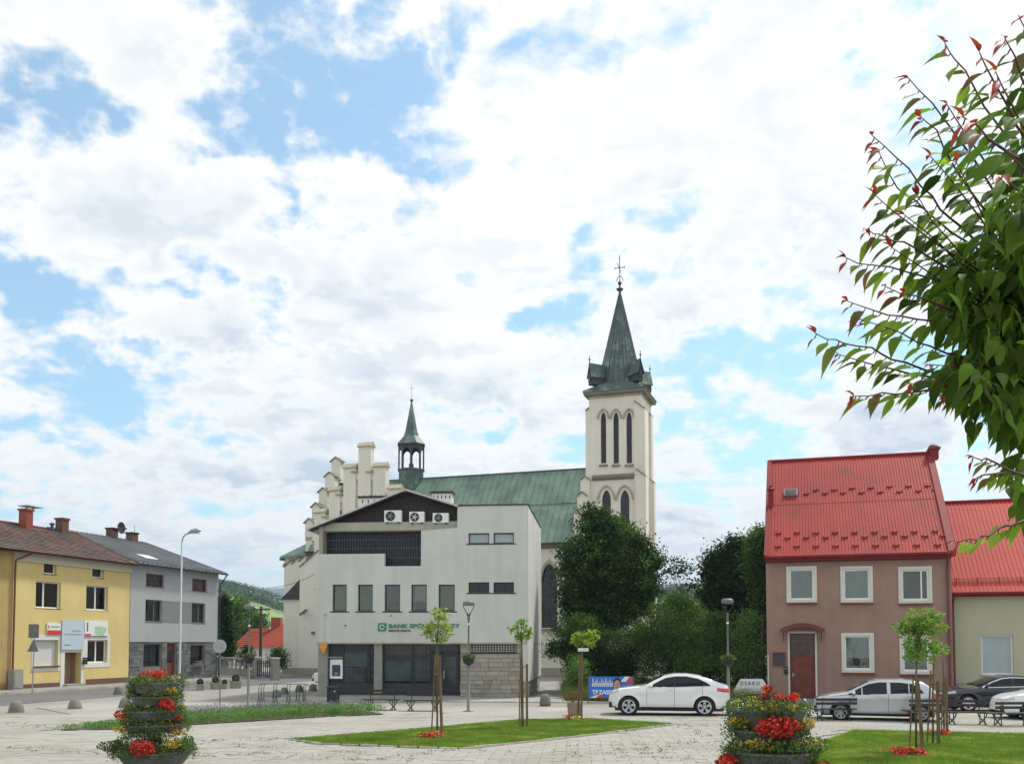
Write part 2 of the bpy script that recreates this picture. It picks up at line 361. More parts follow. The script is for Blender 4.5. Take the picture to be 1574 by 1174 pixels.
M['glassgrey'] = mat('glassgrey', (.055,.062,.058), .1, .6, 1.3, spec=.45)
M['curtain'] = mat('curtain', (.36,.42,.42), .25, .1, 2, spec=.6)
M['glassbrown'] = mat('glassbrown', (.06,.035,.032), .12, .7, 2, spec=.6)
M['leadglass'] = mat('leadglass', (.028,.03,.042), .25, .6, 1, spec=.4)
M['pink'] = mat('pink', (.32,.205,.165), .9, .12, .5, .5, 60, streak=.10, speck=.09)
M['creamwall'] = mat('creamwall', (.46,.45,.32), .9, .05, 1, .4, 60, speck=.04)
M['redroof'] = mat('redroof', (.345,.040,.033), .62, .12, .35, spec=.2, streak=.16, streakscale=1.4, rnd=.05, col2=(.26,.045,.036), mixscale=.9, mixlo=.5, mixhi=.7)
M['redtrim'] = mat('redtrim', (.21,.020,.020), .6, .12, 1, spec=.2)
M['redroof2'] = mat('redroof2', (.42,.038,.024), .6, .08, .5, spec=.2, streak=.1)
M['oxide'] = mat('oxide', (.16,.035,.03), .55, .2, 2)
M['doorwood'] = mat('doorwood', (.17,.035,.018), .5, .25, 3, .3, 20, streak=.3, streakscale=8)
M['frame'] = mat('frame', (.62,.60,.53), .6, .05, 3)
M['bluesign'] = mat('bluesign', (.50,.58,.66), .4, .03, 1)
M['white'] = mat('white', (.75,.75,.73), .5, .03, 1)
M['red'] = mat('red', (.62,.04,.03), .5, .05, 2)
M['green'] = mat('green', (.02,.20,.12), .5, .05, 2)
M['palegreen'] = mat('palegreen', (.42,.56,.40), .5, .1, 6)
M['navy'] = mat('navy', (.03,.06,.16), .5, .05, 2)
M['banner'] = mat('banner', (.02,.16,.62), .45, .06, 2)
M['skin'] = mat('skin', (.50,.29,.20), .6, .08, 8)
M['hair'] = mat('hair', (.02,.014,.01), .7, .1, 8)
M['orange'] = mat('orange', (.72,.28,.02), .6, .1, 2)
M['carwhite'] = mat('carwhite', (.78,.79,.79), .25, .01, 1, coat=1)
M['carsilver'] = mat('carsilver', (.50,.52,.54), .3, .02, 1, metal=.55, coat=1)
M['carblack'] = mat('carblack', (.012,.013,.022), .15, .1, 1, coat=1)
M['carglass'] = mat('carglass', (.008,.010,.011), .08, .2, 1, spec=.35)
M['tyre'] = mat('tyre', (.016,.016,.017), .85, .2, 9)
M['rim'] = mat('rim', (.58,.58,.60), .35, .05, 3)
M['chrome'] = mat('chrome', (.7,.7,.72), .15, .02, 3, metal=1)
M['taillight'] = mat('taillight', (.55,.01,.012), .15, .1, 8, coat=1)
M['headlight'] = mat('headlight', (.45,.47,.5), .08, .2, 20, spec=1)
M['plastic'] = mat('plastic', (.02,.02,.022), .6, .1, 3)
M['lamppole'] = mat('lamppole', (.14,.15,.145), .5, .12, 3)
M['galv'] = mat('galv', (.36,.37,.37), .45, .1, 2, metal=.4)
M['signback'] = mat('signback', (.17,.18,.18), .5, .08, 3, metal=.3)
M['stake'] = mat('stake', (.17,.11,.06), .85, .3, 4, .5, 30, streak=.3, streakscale=12, island=.2)
M['lampgrey'] = mat('lampgrey', (.34,.35,.35), .5, .08, 3)
M['bark'] = mat('bark', (.09,.065,.045), .95, .3, 5, .8, 25)
M['barkgreen'] = mat('barkgreen', (.13,.115,.06), .9, .25, 8, .4, 25)
M['maple'] = mat('maple', (.20,.27,.045), .6, .1, 2, island=.3, transl=.35, col2=(.40,.38,.09), mixscale=-1, mixlo=.4, mixhi=1.2, spec=.12)
M['mapleg'] = mat('mapleg', (.14,.25,.04), .6, .1, 2, island=.3, transl=.35, col2=(.25,.30,.06), mixscale=-1, mixlo=.4, mixhi=1.2, spec=.12)
M['conifer'] = mat('conifer', (.035,.070,.018), .8, .25, .35, island=.45, transl=.15, col2=(.085,.15,.035), mixscale=.7, mixlo=.5, mixhi=.62, spec=.12)
M['darkleaf'] = mat('darkleaf', (.022,.048,.014), .7, .3, .4, island=.45, transl=.15, col2=(.05,.10,.025), mixscale=.5, mixlo=.5, mixhi=.68, spec=.12)
M['bushleaf'] = mat('bushleaf', (.06,.115,.028), .75, .3, .5, island=.45, transl=.25, col2=(.12,.20,.055), mixscale=.7, mixlo=.45, mixhi=.65, spec=.12)
M['paleleaf'] = mat('paleleaf', (.12,.20,.065), .75, .3, .6, island=.4, transl=.25, spec=.12)
M['treeleaf'] = mat('treeleaf', (.07,.125,.04), .75, .3, .3, island=.4, transl=.2, spec=.12)
M['cherry'] = mat('cherry', (.19,.27,.04), .55, .15, 16, rnd=.35, island=.15, transl=.5, spec=.10)
M['cherry_shade'] = mat('cherry_shade', (.07,.12,.018), .6, .15, 14, island=.6, transl=.28, spec=.08)  # darker copy of the leaf green; shade inside the crown put into the colour
M['cherryred'] = mat('cherryred', (.28,.035,.03), .45, .15, 6, rnd=.3, transl=.3, spec=.25)
M['cherryhalf'] = mat('cherryhalf', (.17,.075,.03), .45, .15, 8, rnd=.3, transl=.3, col2=(.11,.16,.03), mixscale=9, spec=.25)
M['twig'] = mat('twig', (.10,.035,.03), .7, .2, 20)
M['lavleaf'] = mat('lavleaf', (.13,.23,.07), .8, .2, 2, island=.35, transl=.25, spec=.12)
M['lavender'] = mat('lavender', (.20,.165,.23), .85, .2, 2, island=.35)
M['fol'] = mat('fol', (.085,.14,.045), .75, .2, 3, island=.45, transl=.2, spec=.12)
M['yflower'] = mat('yflower', (.50,.33,.04), .7, .15, 5, island=.5, transl=.2)
M['wflower'] = mat('wflower', (.72,.70,.58), .7, .1, 5, island=.2)
M['rflower'] = mat('rflower', (.60,.012,.012), .65, .15, 6, island=.4, transl=.15, col2=(.78,.13,.06), mixscale=-1, mixlo=.5, mixhi=1.3)
M['bronzeleaf'] = mat('bronzeleaf', (.14,.06,.03), .7, .2, 5, island=.4, transl=.2)
M['bowl'] = mat('bowl', (.135,.145,.145), .75, .18, 4, .4, 40, speck=.12)
M['terracotta'] = mat('terracotta', (.27,.19,.14), .85, .15, 3, .4, 30)
M['boxpot'] = mat('boxpot', (.30,.29,.24), .9, .15, 3, .4, 30)
M['drygrass'] = mat('drygrass', (.17,.16,.07), .85, .25, .6, island=.4, transl=.2, col2=(.08,.12,.035), mixscale=.8, spec=.12)
M['bungroof'] = mat('bungroof', (.27,.055,.035), .75, .15, .8, spec=.15)
# ------------------------------------------------------------------ ground, streets, plaza
LAWN_A = [(448,1138),(590,1127),(797,1108),(905,1106),(1034,1114),(946,1125.6),(850,1137),(705,1152),(495,1144.5)]
LAWN_B = [(1312,1124),(1574,1129),(1720,1132),(1900,1215),(1180,1215),(1218,1160),(1256,1144)]
BED = [(89,1123),(180,1121),(300,1114),(500,1102),(592,1098),(560,1093),(420,1094),(300,1101),(180,1112)]
def ring(pts): return [(p.x, p.y) for p in (G(u, v) for u, v in pts)]
lawnA, lawnB, bedP = ring(LAWN_A), ring(LAWN_B), ring(BED)
def sheet(name, pts, z, m, kind='structure'):
    b = MB(); b.sheet(pts, z); o = b.build(name, m); o['kind'] = kind; return o
b = MB(); b.add([(-5900,-50,-.012),(5900,-50,-.012),(5900,4700,-.012),(-5900,4700,-.012)], [(0,1,2,3)]); o = b.build('ground', M['sidewalk']); o['kind'] = 'structure'
FL0 = Fr(G(16,1062).x, G(16,1062).y, 74.1)                      # facade line of the left houses
def fl(x, y): p = FL0.w(x, y, 0); return (p.x, p.y)
sheet('road', [fl(-40,-2.6), fl(60,-2.6), fl(60,-9.2), fl(-40,-9.2)], .000, M['asphalt'])
FB = Fr(G(486,1070.5).x, G(486,1070.5).y, -5.6)                 # the bank's facade
def fb(x, y): p = FB.w(x, y, 0); return (p.x, p.y)
# the level square of pale blocks; it is the same height as the street
sheet('plaza', [(-26,14),(26,14),(26,36.5),fb(-9,-5.0),fb(-9.5,-9.0),(-17,36.6),(-27.2,34.9)], .006, M['paving'])
# pavement with kerb by the left houses
b = MB(); b.prism_z([fl(-40,-2.4), fl(24.5,-2.4), fl(24.5,6), fl(-40,6)], -.01, .11); o = b.build('pavement', M['sidewalk']); o['kind'] = 'structure'
ks = MB().box(0, .98, -.07, .07, -.01, .125).mesh('kerb_stone', M['kerb'])
kerb = thing('kerb', 'pale concrete kerb running along the pavement before the yellow and grey houses', 'kerb', (FL0.o.x, FL0.o.y, 0), 74.1)
for i in range(-20, 25): link('kerb_stone', ks, kerb, (i*1.0, -2.5, 0))
# pavement in front of the bank with its own low kerb
b = MB(); b.prism_z([fb(-1.5,-3.4), fb(15,-3.0), fb(15,12), fb(11.2,12), fb(11.2,0), fb(-1.5,0)], -.01, .03); o = b.build('pavement', M['paving']); o['kind'] = 'structure'
kerb2 = thing('kerb', 'low flat kerb line along the paved strip in front of the bank benches', 'kerb', (FB.o.x, FB.o.y, 0), -5.6)
for i in range(0, 17): link('kerb_stone', ks, kerb2, (-1.5+i*1.0, -3.48, -.075), (0, 0, .025))
# plaza slabs: laid rows with open joints; the nearest 300 singly, the rest joined
def inside(p, poly):
    x, y = p; c = False; n = len(poly)
    for i in range(n):
        x1, y1 = poly[i]; x2, y2 = poly[i-1]
        if (y1 > y) != (y2 > y) and x < (x2-x1)*(y-y1)/(y2-y1)+x1: c = not c
    return c
slabang = math.radians(-4); ca, sa = math.cos(slabang), math.sin(slabang)
slab_meshes = []
for k in range(3):
    sm = MB(); sm.box(-.292, .292, -.163, .163, .004, .03+.001*k); slab_meshes.append(sm.mesh('slab', M['slab']))
plz = thing('plaza_paving', 'pale grey rectangular paving slabs covering the near square around the flower towers', 'paving'); plz['kind'] = 'structure'; del plz['category']
far = MB(); n1 = 0; cells = []
for r in range(0, 76):
    for c_ in range(-45, 45):
        lx, ly = (c_+(.5 if r % 2 else 0))*.6, 12.6+r*.34
        x, y = lx*ca-ly*sa, lx*sa+ly*ca
        if abs(x)/max(y, .1) > .60 or y < 14 or y > 35.5: continue
        if any(inside((x+dx, y+dy), q) for q in (lawnA, lawnB, bedP) for dx in (-.3, .3) for dy in (-.15, .15)): continue
        px_ = y*0+x; vis = 988+3988/y < 1176
        cells.append((y if vis else 1e3+y, x, y))
cells.sort()
for i, (_, x, y) in enumerate(cells):
    dz = random.uniform(-.005, .002); ra = slabang+random.uniform(-.005, .005)
    if i < 300: link('slab', random.choice(slab_meshes), plz, (x, y, dz), (random.uniform(-.006, .006), random.uniform(-.006, .006), ra))
    else:
        c2, s2 = math.cos(ra), math.sin(ra); vs = []
        for zz_ in (.004, .031+dz):
            for qx, qy in ((-.292,-.163),(.292,-.163),(.292,.163),(-.292,.163)): vs.append((x+qx*c2-qy*s2, y+qx*s2+qy*c2, zz_))
        far.add(vs, [(4,5,6,7),(0,1,5,4),(1,2,6,5),(2,3,7,6),(3,0,4,7)])
o = far.build('slab_field', M['slab'], plz); o['kind'] = 'stuff'
# weeds growing from the joints
C = []
for u0, v0, u1, v1 in [(560,1170,700,1153),(700,1153,1060,1168),(440,1139,560,1150),(850,1150,1100,1140),(0,1110,90,1123),(300,1140,440,1137),(950,1125,1120,1113),(250,1140,560,1160),(1000,1160,1100,1135),(1060,1120,1120,1150),(420,1165,640,1172),(0,1150,160,1160),(300,1165,420,1158),(860,1168,1000,1150)]:
    for k in range(20):
        t = random.random(); p = G(u0+(u1-u0)*t+random.gauss(0, 8), v0+(v1-v0)*t+random.gauss(0, 1.2))
        hh = random.choice((.03, .03, .05, .12))
        for j in range(10): C.append((p.x+random.gauss(0, .05), p.y+random.gauss(0, .05), .035+random.random()*hh))
V, F = leaf_quads(np.array(C), .035, .2); npmesh('weeds', V, F, M['fol'], kind='stuff')
# lawns
def grass_on(name, poly, n, h, m, zb):
    xs = [p[0] for p in poly]; ys = [p[1] for p in poly]; X = RNG.uniform(min(xs), max(xs), n*3); Y = RNG.uniform(min(ys), max(ys), n*3)
    ins = np.zeros(len(X), bool); j = len(poly)-1
    for i in range(len(poly)):
        x1, y1 = poly[i]; x2, y2 = poly[j]
        cnd = ((y1 > Y) != (y2 > Y)) & (X < (x2-x1)*(Y-y1)/(y2-y1+1e-9)+x1); ins ^= cnd; j = i
    X, Y = X[ins][:n], Y[ins][:n]; n = len(X); a = RNG.uniform(0, 6.28, n); hh = h*(.5+RNG.random(n)); wd = .006+.008*RNG.random(n)
    ln = h*.6; B = np.stack([X, Y, np.full(n, zb)], 1); d = np.stack([np.cos(a), np.sin(a), 0*a], 1)*wd[:, None]
    T = B+np.stack([RNG.normal(0, ln, n), RNG.normal(0, ln, n), hh], 1)
    V = np.stack([B-d, B+d, T], 1).reshape(-1, 3); return npmesh(name, V, np.arange(3*n).reshape(n, 3), m, kind='stuff')
sheet('lawn_soil', lawnA, .028, M['lawnsoil']); sheet('lawn_soil', lawnB, .028, M['lawnsoil'])
g = grass_on('lawn', lawnA, 210000, .06, M['grass'], .026)
tag(g, 'bright green pointed lawn triangle in the middle of the square', None)
grass_on('lawn', lawnB, 210000, .06, M['grass'], .026)
# small kerb of setts round the lawns
def curb(poly, label):
    t = thing('lawn_edging', label, 'edging')
    me = MB().box(-.24, .24, -.05, .05, 0, .05).mesh('edging_stone', M['kerb'])
    for i in range(len(poly)):
        p, q = Vector(poly[i-1]), Vector(poly[i]); L_ = (q-p).length; n = max(1, int(L_/.5)); a = math.atan2(q.y-p.y, q.x-p.x)
        for k in range(n):
            c = p+(q-p)*((k+.5)/n)
            if 988+3988/c.y > 1190: continue
            link('edging_stone', me, t, (c.x, c.y, random.uniform(0, .012)), (random.uniform(-.04, .04), 0, a+random.uniform(-.03, .03)))
curb(lawnA, 'low stone edging round the lawn with three staked young trees'); curb(lawnB, 'low stone edging round the lawn in front of the silver car')
# bed of lavender
sheet('bed_soil', bedP, .03, M['soil'])
def herb_bed(name, poly, n, hfun, m, size, zoff=0):
    xs = [p[0] for p in poly]; ys = [p[1] for p in poly]; C = []
    while len(C) < n:
        x, y = random.uniform(min(xs), max(xs)), random.uniform(min(ys), max(ys))
        if not inside((x, y), poly): continue
        h = hfun(x, y)
        for k in range(14): C.append((x+random.gauss(0, .07), y+random.gauss(0, .07), .03+zoff+h*random.random()**.7))
    V, F = leaf_quads(np.array(C), size, .1, .3, -1.2); return npmesh(name, V, F, m, kind='stuff')
def hb(x, y):
    u = x/y; s = (u+.48)/.35; return (.10+.10*random.random()) if u < -.415 else .16+.20*min(1, (u+.45)*5)*random.uniform(.75, 1.1)
herb_bed('bed_foliage', bedP, 26000, hb, M['lavleaf'], .085)
herb_bed('lavender_flowers', [p for p in bedP if p[0]/p[1] > -.36]+[(-.36*G(300,1108).y, G(300,1108).y)], 5200, lambda x, y: .2, M['lavender'], .05, .27)
# grass verge and rough ground behind the white car
verge = ring([(868,1077),(1182,1085),(1182,1060),(868,1056)])
sheet('verge', verge, .034, M['soil']); grass_on('verge_grass', verge, 50000, .55, M['drygrass'], .03)
# hills: one terrain of grass slopes far beyond the houses, with woods on them
CR = [(-400,888),(60,905),(335,892),(350,895),(375,901),(400,909),(420,917),(437,925),(520,938),(700,940),(900,928),(1000,908),(1040,903),(1075,905),(1300,898),(1900,880)]
def crest(u):
    for (a, va), (b_, vb) in zip(CR, CR[1:]):
        if a <= u <= b_: t = (u-a)/(b_-a); return va+(vb-va)*t
    return CR[0][1] if u < CR[0][0] else CR[-1][1]
def hillz(x, y):
    u = 787+1450*x/y; z = EYE+(988-crest(u))/1450*900
    t = max(0, min(1.6, (y-190)/710)); s = t*t*(3-2*t) if t < 1 else 1-(t-1)*.6
    return z*s*(.93+.07*math.sin(x*.02+1)*math.sin(y*.013)) - .6
nx, ny = 150, 60; vs = []; fs = []
for j in range(ny):
    y = 190*(1300/190)**(j/(ny-1))
    for i in range(nx): x = y*(-.95+1.9*i/(nx-1)); vs.append((x, y, hillz(x, y)))
for j in range(ny-1):
    for i in range(nx-1): k = j*nx+i; fs.append((k, k+1, k+nx+1, k+nx))
o = npmesh('hills', np.array(vs), np.array(fs), M['hillgrass'], smooth=True, kind='structure')
C = []; rr = random.Random(4)
for k in range(1100):
    y = rr.uniform(600, 930); u = rr.uniform(300, 480) if k % 3 else rr.uniform(980, 1120); x = (u-787)/1450*y
    # woods gather in bands, meadows stay open
    if math.sin(x*.021+y*.011)+.7*math.sin(y*.031-x*.008) < .1+(.5 if y < 560 else -.5): continue
    for q in range(40): C.append((x+rr.gauss(0, 4), y+rr.gauss(0, 6), hillz(x, y)+rr.random()*3.6))
V, F = leaf_quads(np.array(C), 1.3, .3, .8); npmesh('woods', V, F, M['wood_far'], kind='stuff')
vs = []; fs = []; n = 90
for i in range(n):
    u = -200+2200*i/(n-1); Y = 3600; v = 905+10*math.sin(u*.013+.6)+5*math.sin(u*.037)+(0 if u < 500 else -2); x = (u-787)/1450*Y
    z = EYE+(988-v)/1450*Y; vs += [(x*.6, Y*.6, -2), (x*.8, Y*.8, z*.5), (x, Y, z), (x*1.2, Y*1.2, 0)]
for i in range(n-1):
    for j in range(3): k = i*4+j; fs.append((k, k+4, k+5, k+1))
npmesh('far_hills', np.array(vs), np.array(fs), M['farhill'], smooth=True, kind='structure')
# ------------------------------------------------------------------ window helper
gm = bpy.data.materials.new('clearglass'); gm.use_nodes = True; gn = gm.node_tree; gn.nodes.clear()
_o = gn.nodes.new('ShaderNodeOutputMaterial'); _t = gn.nodes.new('ShaderNodeBsdfTransparent'); _g = gn.nodes.new('ShaderNodeBsdfGlossy'); _m = gn.nodes.new('ShaderNodeMixShader'); _f = gn.nodes.new('ShaderNodeFresnel'); _b = gn.nodes.new('ShaderNodeBump'); _n = gn.nodes.new('ShaderNodeTexNoise')
_f.inputs[0].default_value = 1.75; _g.inputs['Roughness'].default_value = .02; _t.inputs[0].default_value = (.80, .86, .84, 1); _n.inputs['Scale'].default_value = 1.3; _b.inputs['Strength'].default_value = .12; _b.inputs['Distance'].default_value = .05
gn.links.new(_n.outputs[0], _b.inputs['Height']); gn.links.new(_b.outputs[0], _g.inputs['Normal']); gn.links.new(_f.outputs[0], _m.inputs[0]); gn.links.new(_t.outputs[0], _m.inputs[1]); gn.links.new(_g.outputs[0], _m.inputs[2]); gn.links.new(_m.outputs[0], _o.inputs[0]); M['clearglass'] = gm
M['lace'] = mat('lace', (.50,.52,.54), .9, .1, 3); M['drape'] = mat('drape', (.33,.30,.24), .9, .1, 3); M['room'] = mat('room', (.035,.033,.03), .9, .3, 1); M['greenblind'] = mat('greenblind', (.12,.22,.165), .7, .05, 2)  # room is near black: the dimness behind the panes is put into its colour
M['greyblind'] = mat('greyblind', (.17,.175,.17), .7, .08, 2); M['blueblind'] = mat('blueblind', (.30,.36,.44), .8, .08, 2)
rw = random.Random(77)
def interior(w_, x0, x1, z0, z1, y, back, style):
    """what stands behind a clear pane: a near-black sheet painted as the unlit interior, and curtains or a blind with real folds"""
    MB().box(x0-.02, x1+.02, back, back+.02, z0-.02, z1+.02).build('room_dark', M['room'], w_)
    def folds(xa, xb, za, zb_, m, nm):
        n = max(6, int((xb-xa)/.035)); V = []; ph = rw.random()*6
        for i in range(n+1): x = xa+(xb-xa)*i/n; yy = y+.035+.012*math.sin(i*1.9+ph)+.006*math.sin(i*.7); V += [(x, yy, za+.01*math.sin(i*1.3)), (x, yy, zb_)]
        MB().add(V, [(2*i, 2*i+2, 2*i+3, 2*i+1) for i in range(n)]).build(nm, M[m], w_, True)
    W_, H_ = x1-x0, z1-z0
    if style == 'lace': folds(x0, x1, z0+H_*rw.uniform(0, .06), z1, 'lace', 'net_curtain')
    elif style == 'half': folds(x0, x1, z0+H_*rw.uniform(.3, .5), z1, 'lace', 'net_curtain'); folds(x0, x0+W_*.16, z0, z1, 'drape', 'drape')
    elif style == 'sides': folds(x0, x0+W_*rw.uniform(.18, .3), z0, z1, 'lace', 'net_curtain'); folds(x1-W_*rw.uniform(.15, .28), x1, z0, z1, 'lace', 'net_curtain')
    elif style in ('greenblind', 'greyblind', 'blueblind'):
        zb_ = z0+H_*(0 if style != 'greyblind' else rw.uniform(.0, .4)); k = 0; sl = MB()
        while zb_+k*.06 < z1-.03: sl.add([(x0, y+.03, zb_+k*.06), (x1, y+.03, zb_+k*.06), (x1, y+.01, zb_+k*.06+.062), (x0, y+.01, zb_+k*.06+.062)], [(0, 1, 2, 3)]); k += 1
        o_ = sl.build('blind', M[style], w_)
def window(parent, x0, x1, z0, z1, y, pane, frame, fw=.06, depth=.07, mull=(), trans=(), sill=None, sillm=None, label=None, bars=None, inner=None, back=.3):
    """frame ring + glazing bars as one part, pane and sill as its pieces; the frame's face stands at y."""
    b = MB(); b.box(x0, x0+fw, y, y+depth, z0, z1).box(x1-fw, x1, y, y+depth, z0, z1)
    b.box(x0+fw, x1-fw, y, y+depth, z0, z0+fw).box(x0+fw, x1-fw, y, y+depth, z1-fw, z1)
    for t in mull: xm = x0+(x1-x0)*t; b.box(xm-fw*.6, xm+fw*.6, y+.004, y+depth-.004, z0+fw, z1-fw)
    for t in trans: zm = z0+(z1-z0)*t; b.box(x0+fw, x1-fw, y+.006, y+depth-.006, zm-fw*.5, zm+fw*.5)
    w_ = b.build('window', frame, parent)
    MB().box(x0+fw*.5, x1-fw*.5, y+depth*.55, y+depth*.56 if inner else y+depth*.75, z0+fw*.5, z1-fw*.5).build('pane', M['clearglass'] if inner else pane, w_)
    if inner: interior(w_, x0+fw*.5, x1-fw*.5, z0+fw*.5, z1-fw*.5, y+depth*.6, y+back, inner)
    if sill:
        MB().box(x0-sill, x1+sill, y-.16, y+.02, z0-.07, z0-.005).build('sill', sillm or frame, w_)
    if bars:
        g_ = MB(); n = bars
        for k in range(n): zz_ = z0+(z1-z0)*(k+.5)/n; g_.box(x0-.05, x1+.05, y-.10, y-.085, zz_-.012, zz_+.012)
        for k in range(3): xx = x0+(x1-x0)*(k+.5)/3; g_.box(xx-.012, xx+.012, y-.085, y-.07, z0, z1)
        g_.build('bar_grille', M['blackmetal'], w_)
    if label: w_['label'] = label
    return w_
def rect(fr, u0, v0, u1, v1, b=0):
    um, vm = (u0+u1)/2, (v0+v1)/2
    return fr.px(u0, vm, b)[0], fr.px(u1, vm, b)[0], fr.px(um, v1, b)[1], fr.px(um, v0, b)[1]   # x0,x1,z0,z1
def hole(x0, x1, z0, z1): return [(x0, z0), (x1, z0), (x1, z1), (x0, z1)]
# ------------------------------------------------------------------ bank
bank = thing('bank_building', 'pale grey modern bank with dark loggia, low gable roof and green lettering', 'bank', fr=FB)
def bx(u, v, b=0): return FB.px(u, v, b)
pts = [bx(486,987),bx(486,851.5),bx(591,851),bx(591,870),bx(647,870),bx(647,815),bx(703,811),bx(703,778),bx(810,776.5),bx(811,987)]
zb = pts[0][1]; xr = pts[-1][0]
pts = [(0.0, zb), (0.0, pts[1][1]), (pts[2][0], pts[1][1]), (pts[2][0], pts[3][1]), (pts[4][0], pts[3][1]), (pts[4][0], pts[5][1]), (pts[6][0], pts[6][1]), (pts[6][0], pts[7][1]), (xr, pts[7][1]+.02), (xr, zb)]
ztop = pts[8][1]; z851 = pts[1][1]
W5 = [(511,898,533,939),(550,898,573,939),(591,898,615,939),(632,898,656,939),(674,898,699,939)]
W4 = [(720,819,752,835),(758.5,818.5,790,834.5),(720,894.5,752,910.5),(758.5,894.5,790,910.5)]
R5 = [rect(FB, *q) for q in W5]; R4 = [rect(FB, *q) for q in W4]
mb = MB(); mb.wall(pts, [hole(*r) for r in R5+R4], 0, .28); wl = mb.build('wall', M['bank'], bank)
for i, r in enumerate(R5): window(bank, *r, .15, M[('glassgreen','glassgreen','glassgrey','glassblue','glassgrey')[i]], M['blackmetal'], .055, .08, sill=.12, sillm=M['blackmetal'], inner=('greenblind','greenblind','greyblind','half','greyblind')[i], back=.125)
for i, r in enumerate(R4): window(bank, *r, .15, M['curtain' if i < 2 else 'glass'], M['blackmetal'], .05, .08, sill=.1, sillm=M['blackmetal'], mull=(.5,) if i > 1 else ())
DEP = 9.6
xs = pts[6][0]
# bodies behind the facade
mb = MB(); zside = FB.pa(812, 1047, xr)[1] if False else FB.px(812,1047)[1]
mb.box(xs+.01, xr-.012, .282, DEP, zb-.02, ztop-.02); mb.box(xr-.30, xr+.03, .03, DEP, zside, ztop-.03); mb.box(xr-.30, xr+.03, -.004, .03, zside, zb)
sidew = mb.build('side_wall', M['bank'], bank)
MB().box(xs-.04, xr+.07, -.04, DEP+.04, ztop-.01, ztop+.06).build('parapet_cap', M['darkmetal'], bank)
# loggia: recessed dark glazing behind the stepped parapet
x503, x647 = bx(503,830,.9)[0], bx(647,830,.9)[0]; z818, z870 = bx(560,818,.9)[1], bx(600,872,.9)[1]; z803 = bx(560,803,.5)[1]
lg = MB(); lg.box(x503, x647+.3, .95, 1.0, z870-.2, z818); loggia = lg.build('loggia_glazing', M['glass'], bank)
gb = MB()
k = 0; x = x503
while x < x647+.2: gb.box(x-.012, x+.012, .86, .90, z870-.2, z818); x += .085
for zz_ in (z870+.5, z870+1.0, z870+1.45): gb.box(x503, x647+.3, .84, .87, zz_-.02, zz_+.02)
gb.build('loggia_grille', M['grill'], loggia)
mb = MB(); mb.box(x503, xs+.05, .35, .95, z818, z803); mb.box(x503, xs+.05, .30, .36, z818+.02, z803-.02)
mb.box(xs-.35, xs-.01, .4, .97, z870, z818); mb.build('loggia_lintel', M['bank2'], bank)
pier = MB(); pier.box(.03, x503, .10, 1.2, z851-.01, bx(495,804,.1)[1]); pier.build('corner_pier', M['stonebrick'], bank)
MB().box(bx(486,851)[0]+.02, xr-.3, .95, DEP, zb, z870+.1).build('rear_block', M['bank2'], bank)
MB().box(0.02, x503+.1, .28, DEP, zb, z851).build('rear_block', M['bank'], bank)
# dark boarded gable with its boards
ap = bx(626,756,.45); lf = bx(480,815,.45); rt = bx(703,780,.45)
zg0 = bx(560,803,.45)[1]; zg1 = bx(703,810,.45)[1]
poly = lambda x: (lf[1]+(ap[1]-lf[1])*(x-lf[0])/(ap[0]-lf[0])) if x < ap[0] else (ap[1]+(rt[1]-ap[1])*(x-ap[0])/(rt[0]-ap[0]))
gab = MB(); gab.prism([(lf[0]+.5, zg0), (xs+.02, zg0-.12), (xs+.02, rt[1]-.05), (ap[0], ap[1]-.05), (lf[0]+.5, poly(lf[0]+.5)-.05)], .50, DEP)
gable = gab.build('gable', M['darkwood'], bank)
x = lf[0]+.62
while x < xs-.05:
    t_ = poly(x)-.07
    if t_ > zg0+.05: MB().box(x-.085, x+.085, .47, .497, zg0-.02, t_).build('board', M['darkwood'], gable)
    x += .185
# roof slopes with overhang
def slope(p, q, y0, y1, th=.09): 
    return [(p[0], p[1]), (q[0], q[1]), (q[0], q[1]+th), (p[0], p[1]+th)]
rf = MB(); rf.prism(slope((lf[0]-.15, lf[1]-.05), ap, 0, 0), -.10, DEP); rf.prism(slope(ap, (xs+.02, poly(xs)), 0, 0), -.10, DEP)
roof = rf.build('roof', M['flash'], bank)
nb = 26
for s_ in ((lf, ap), (ap, (xs, poly(xs)))):
    L_ = math.hypot(s_[1][0]-s_[0][0], s_[1][1]-s_[0][1]); n_ = int(L_/.33); an = math.atan2(s_[1][1]-s_[0][1], s_[1][0]-s_[0][0])
    me = MB().box(0, .30, -.085, .45, -.07, -.01).mesh('rafter_board', M['darkwood'])
    for i in range(n_): link('soffit_board', me, roof, (s_[0][0]+math.cos(an)*i*.33, 0, s_[0][1]+math.sin(an)*i*.33), (0, -an, 0))
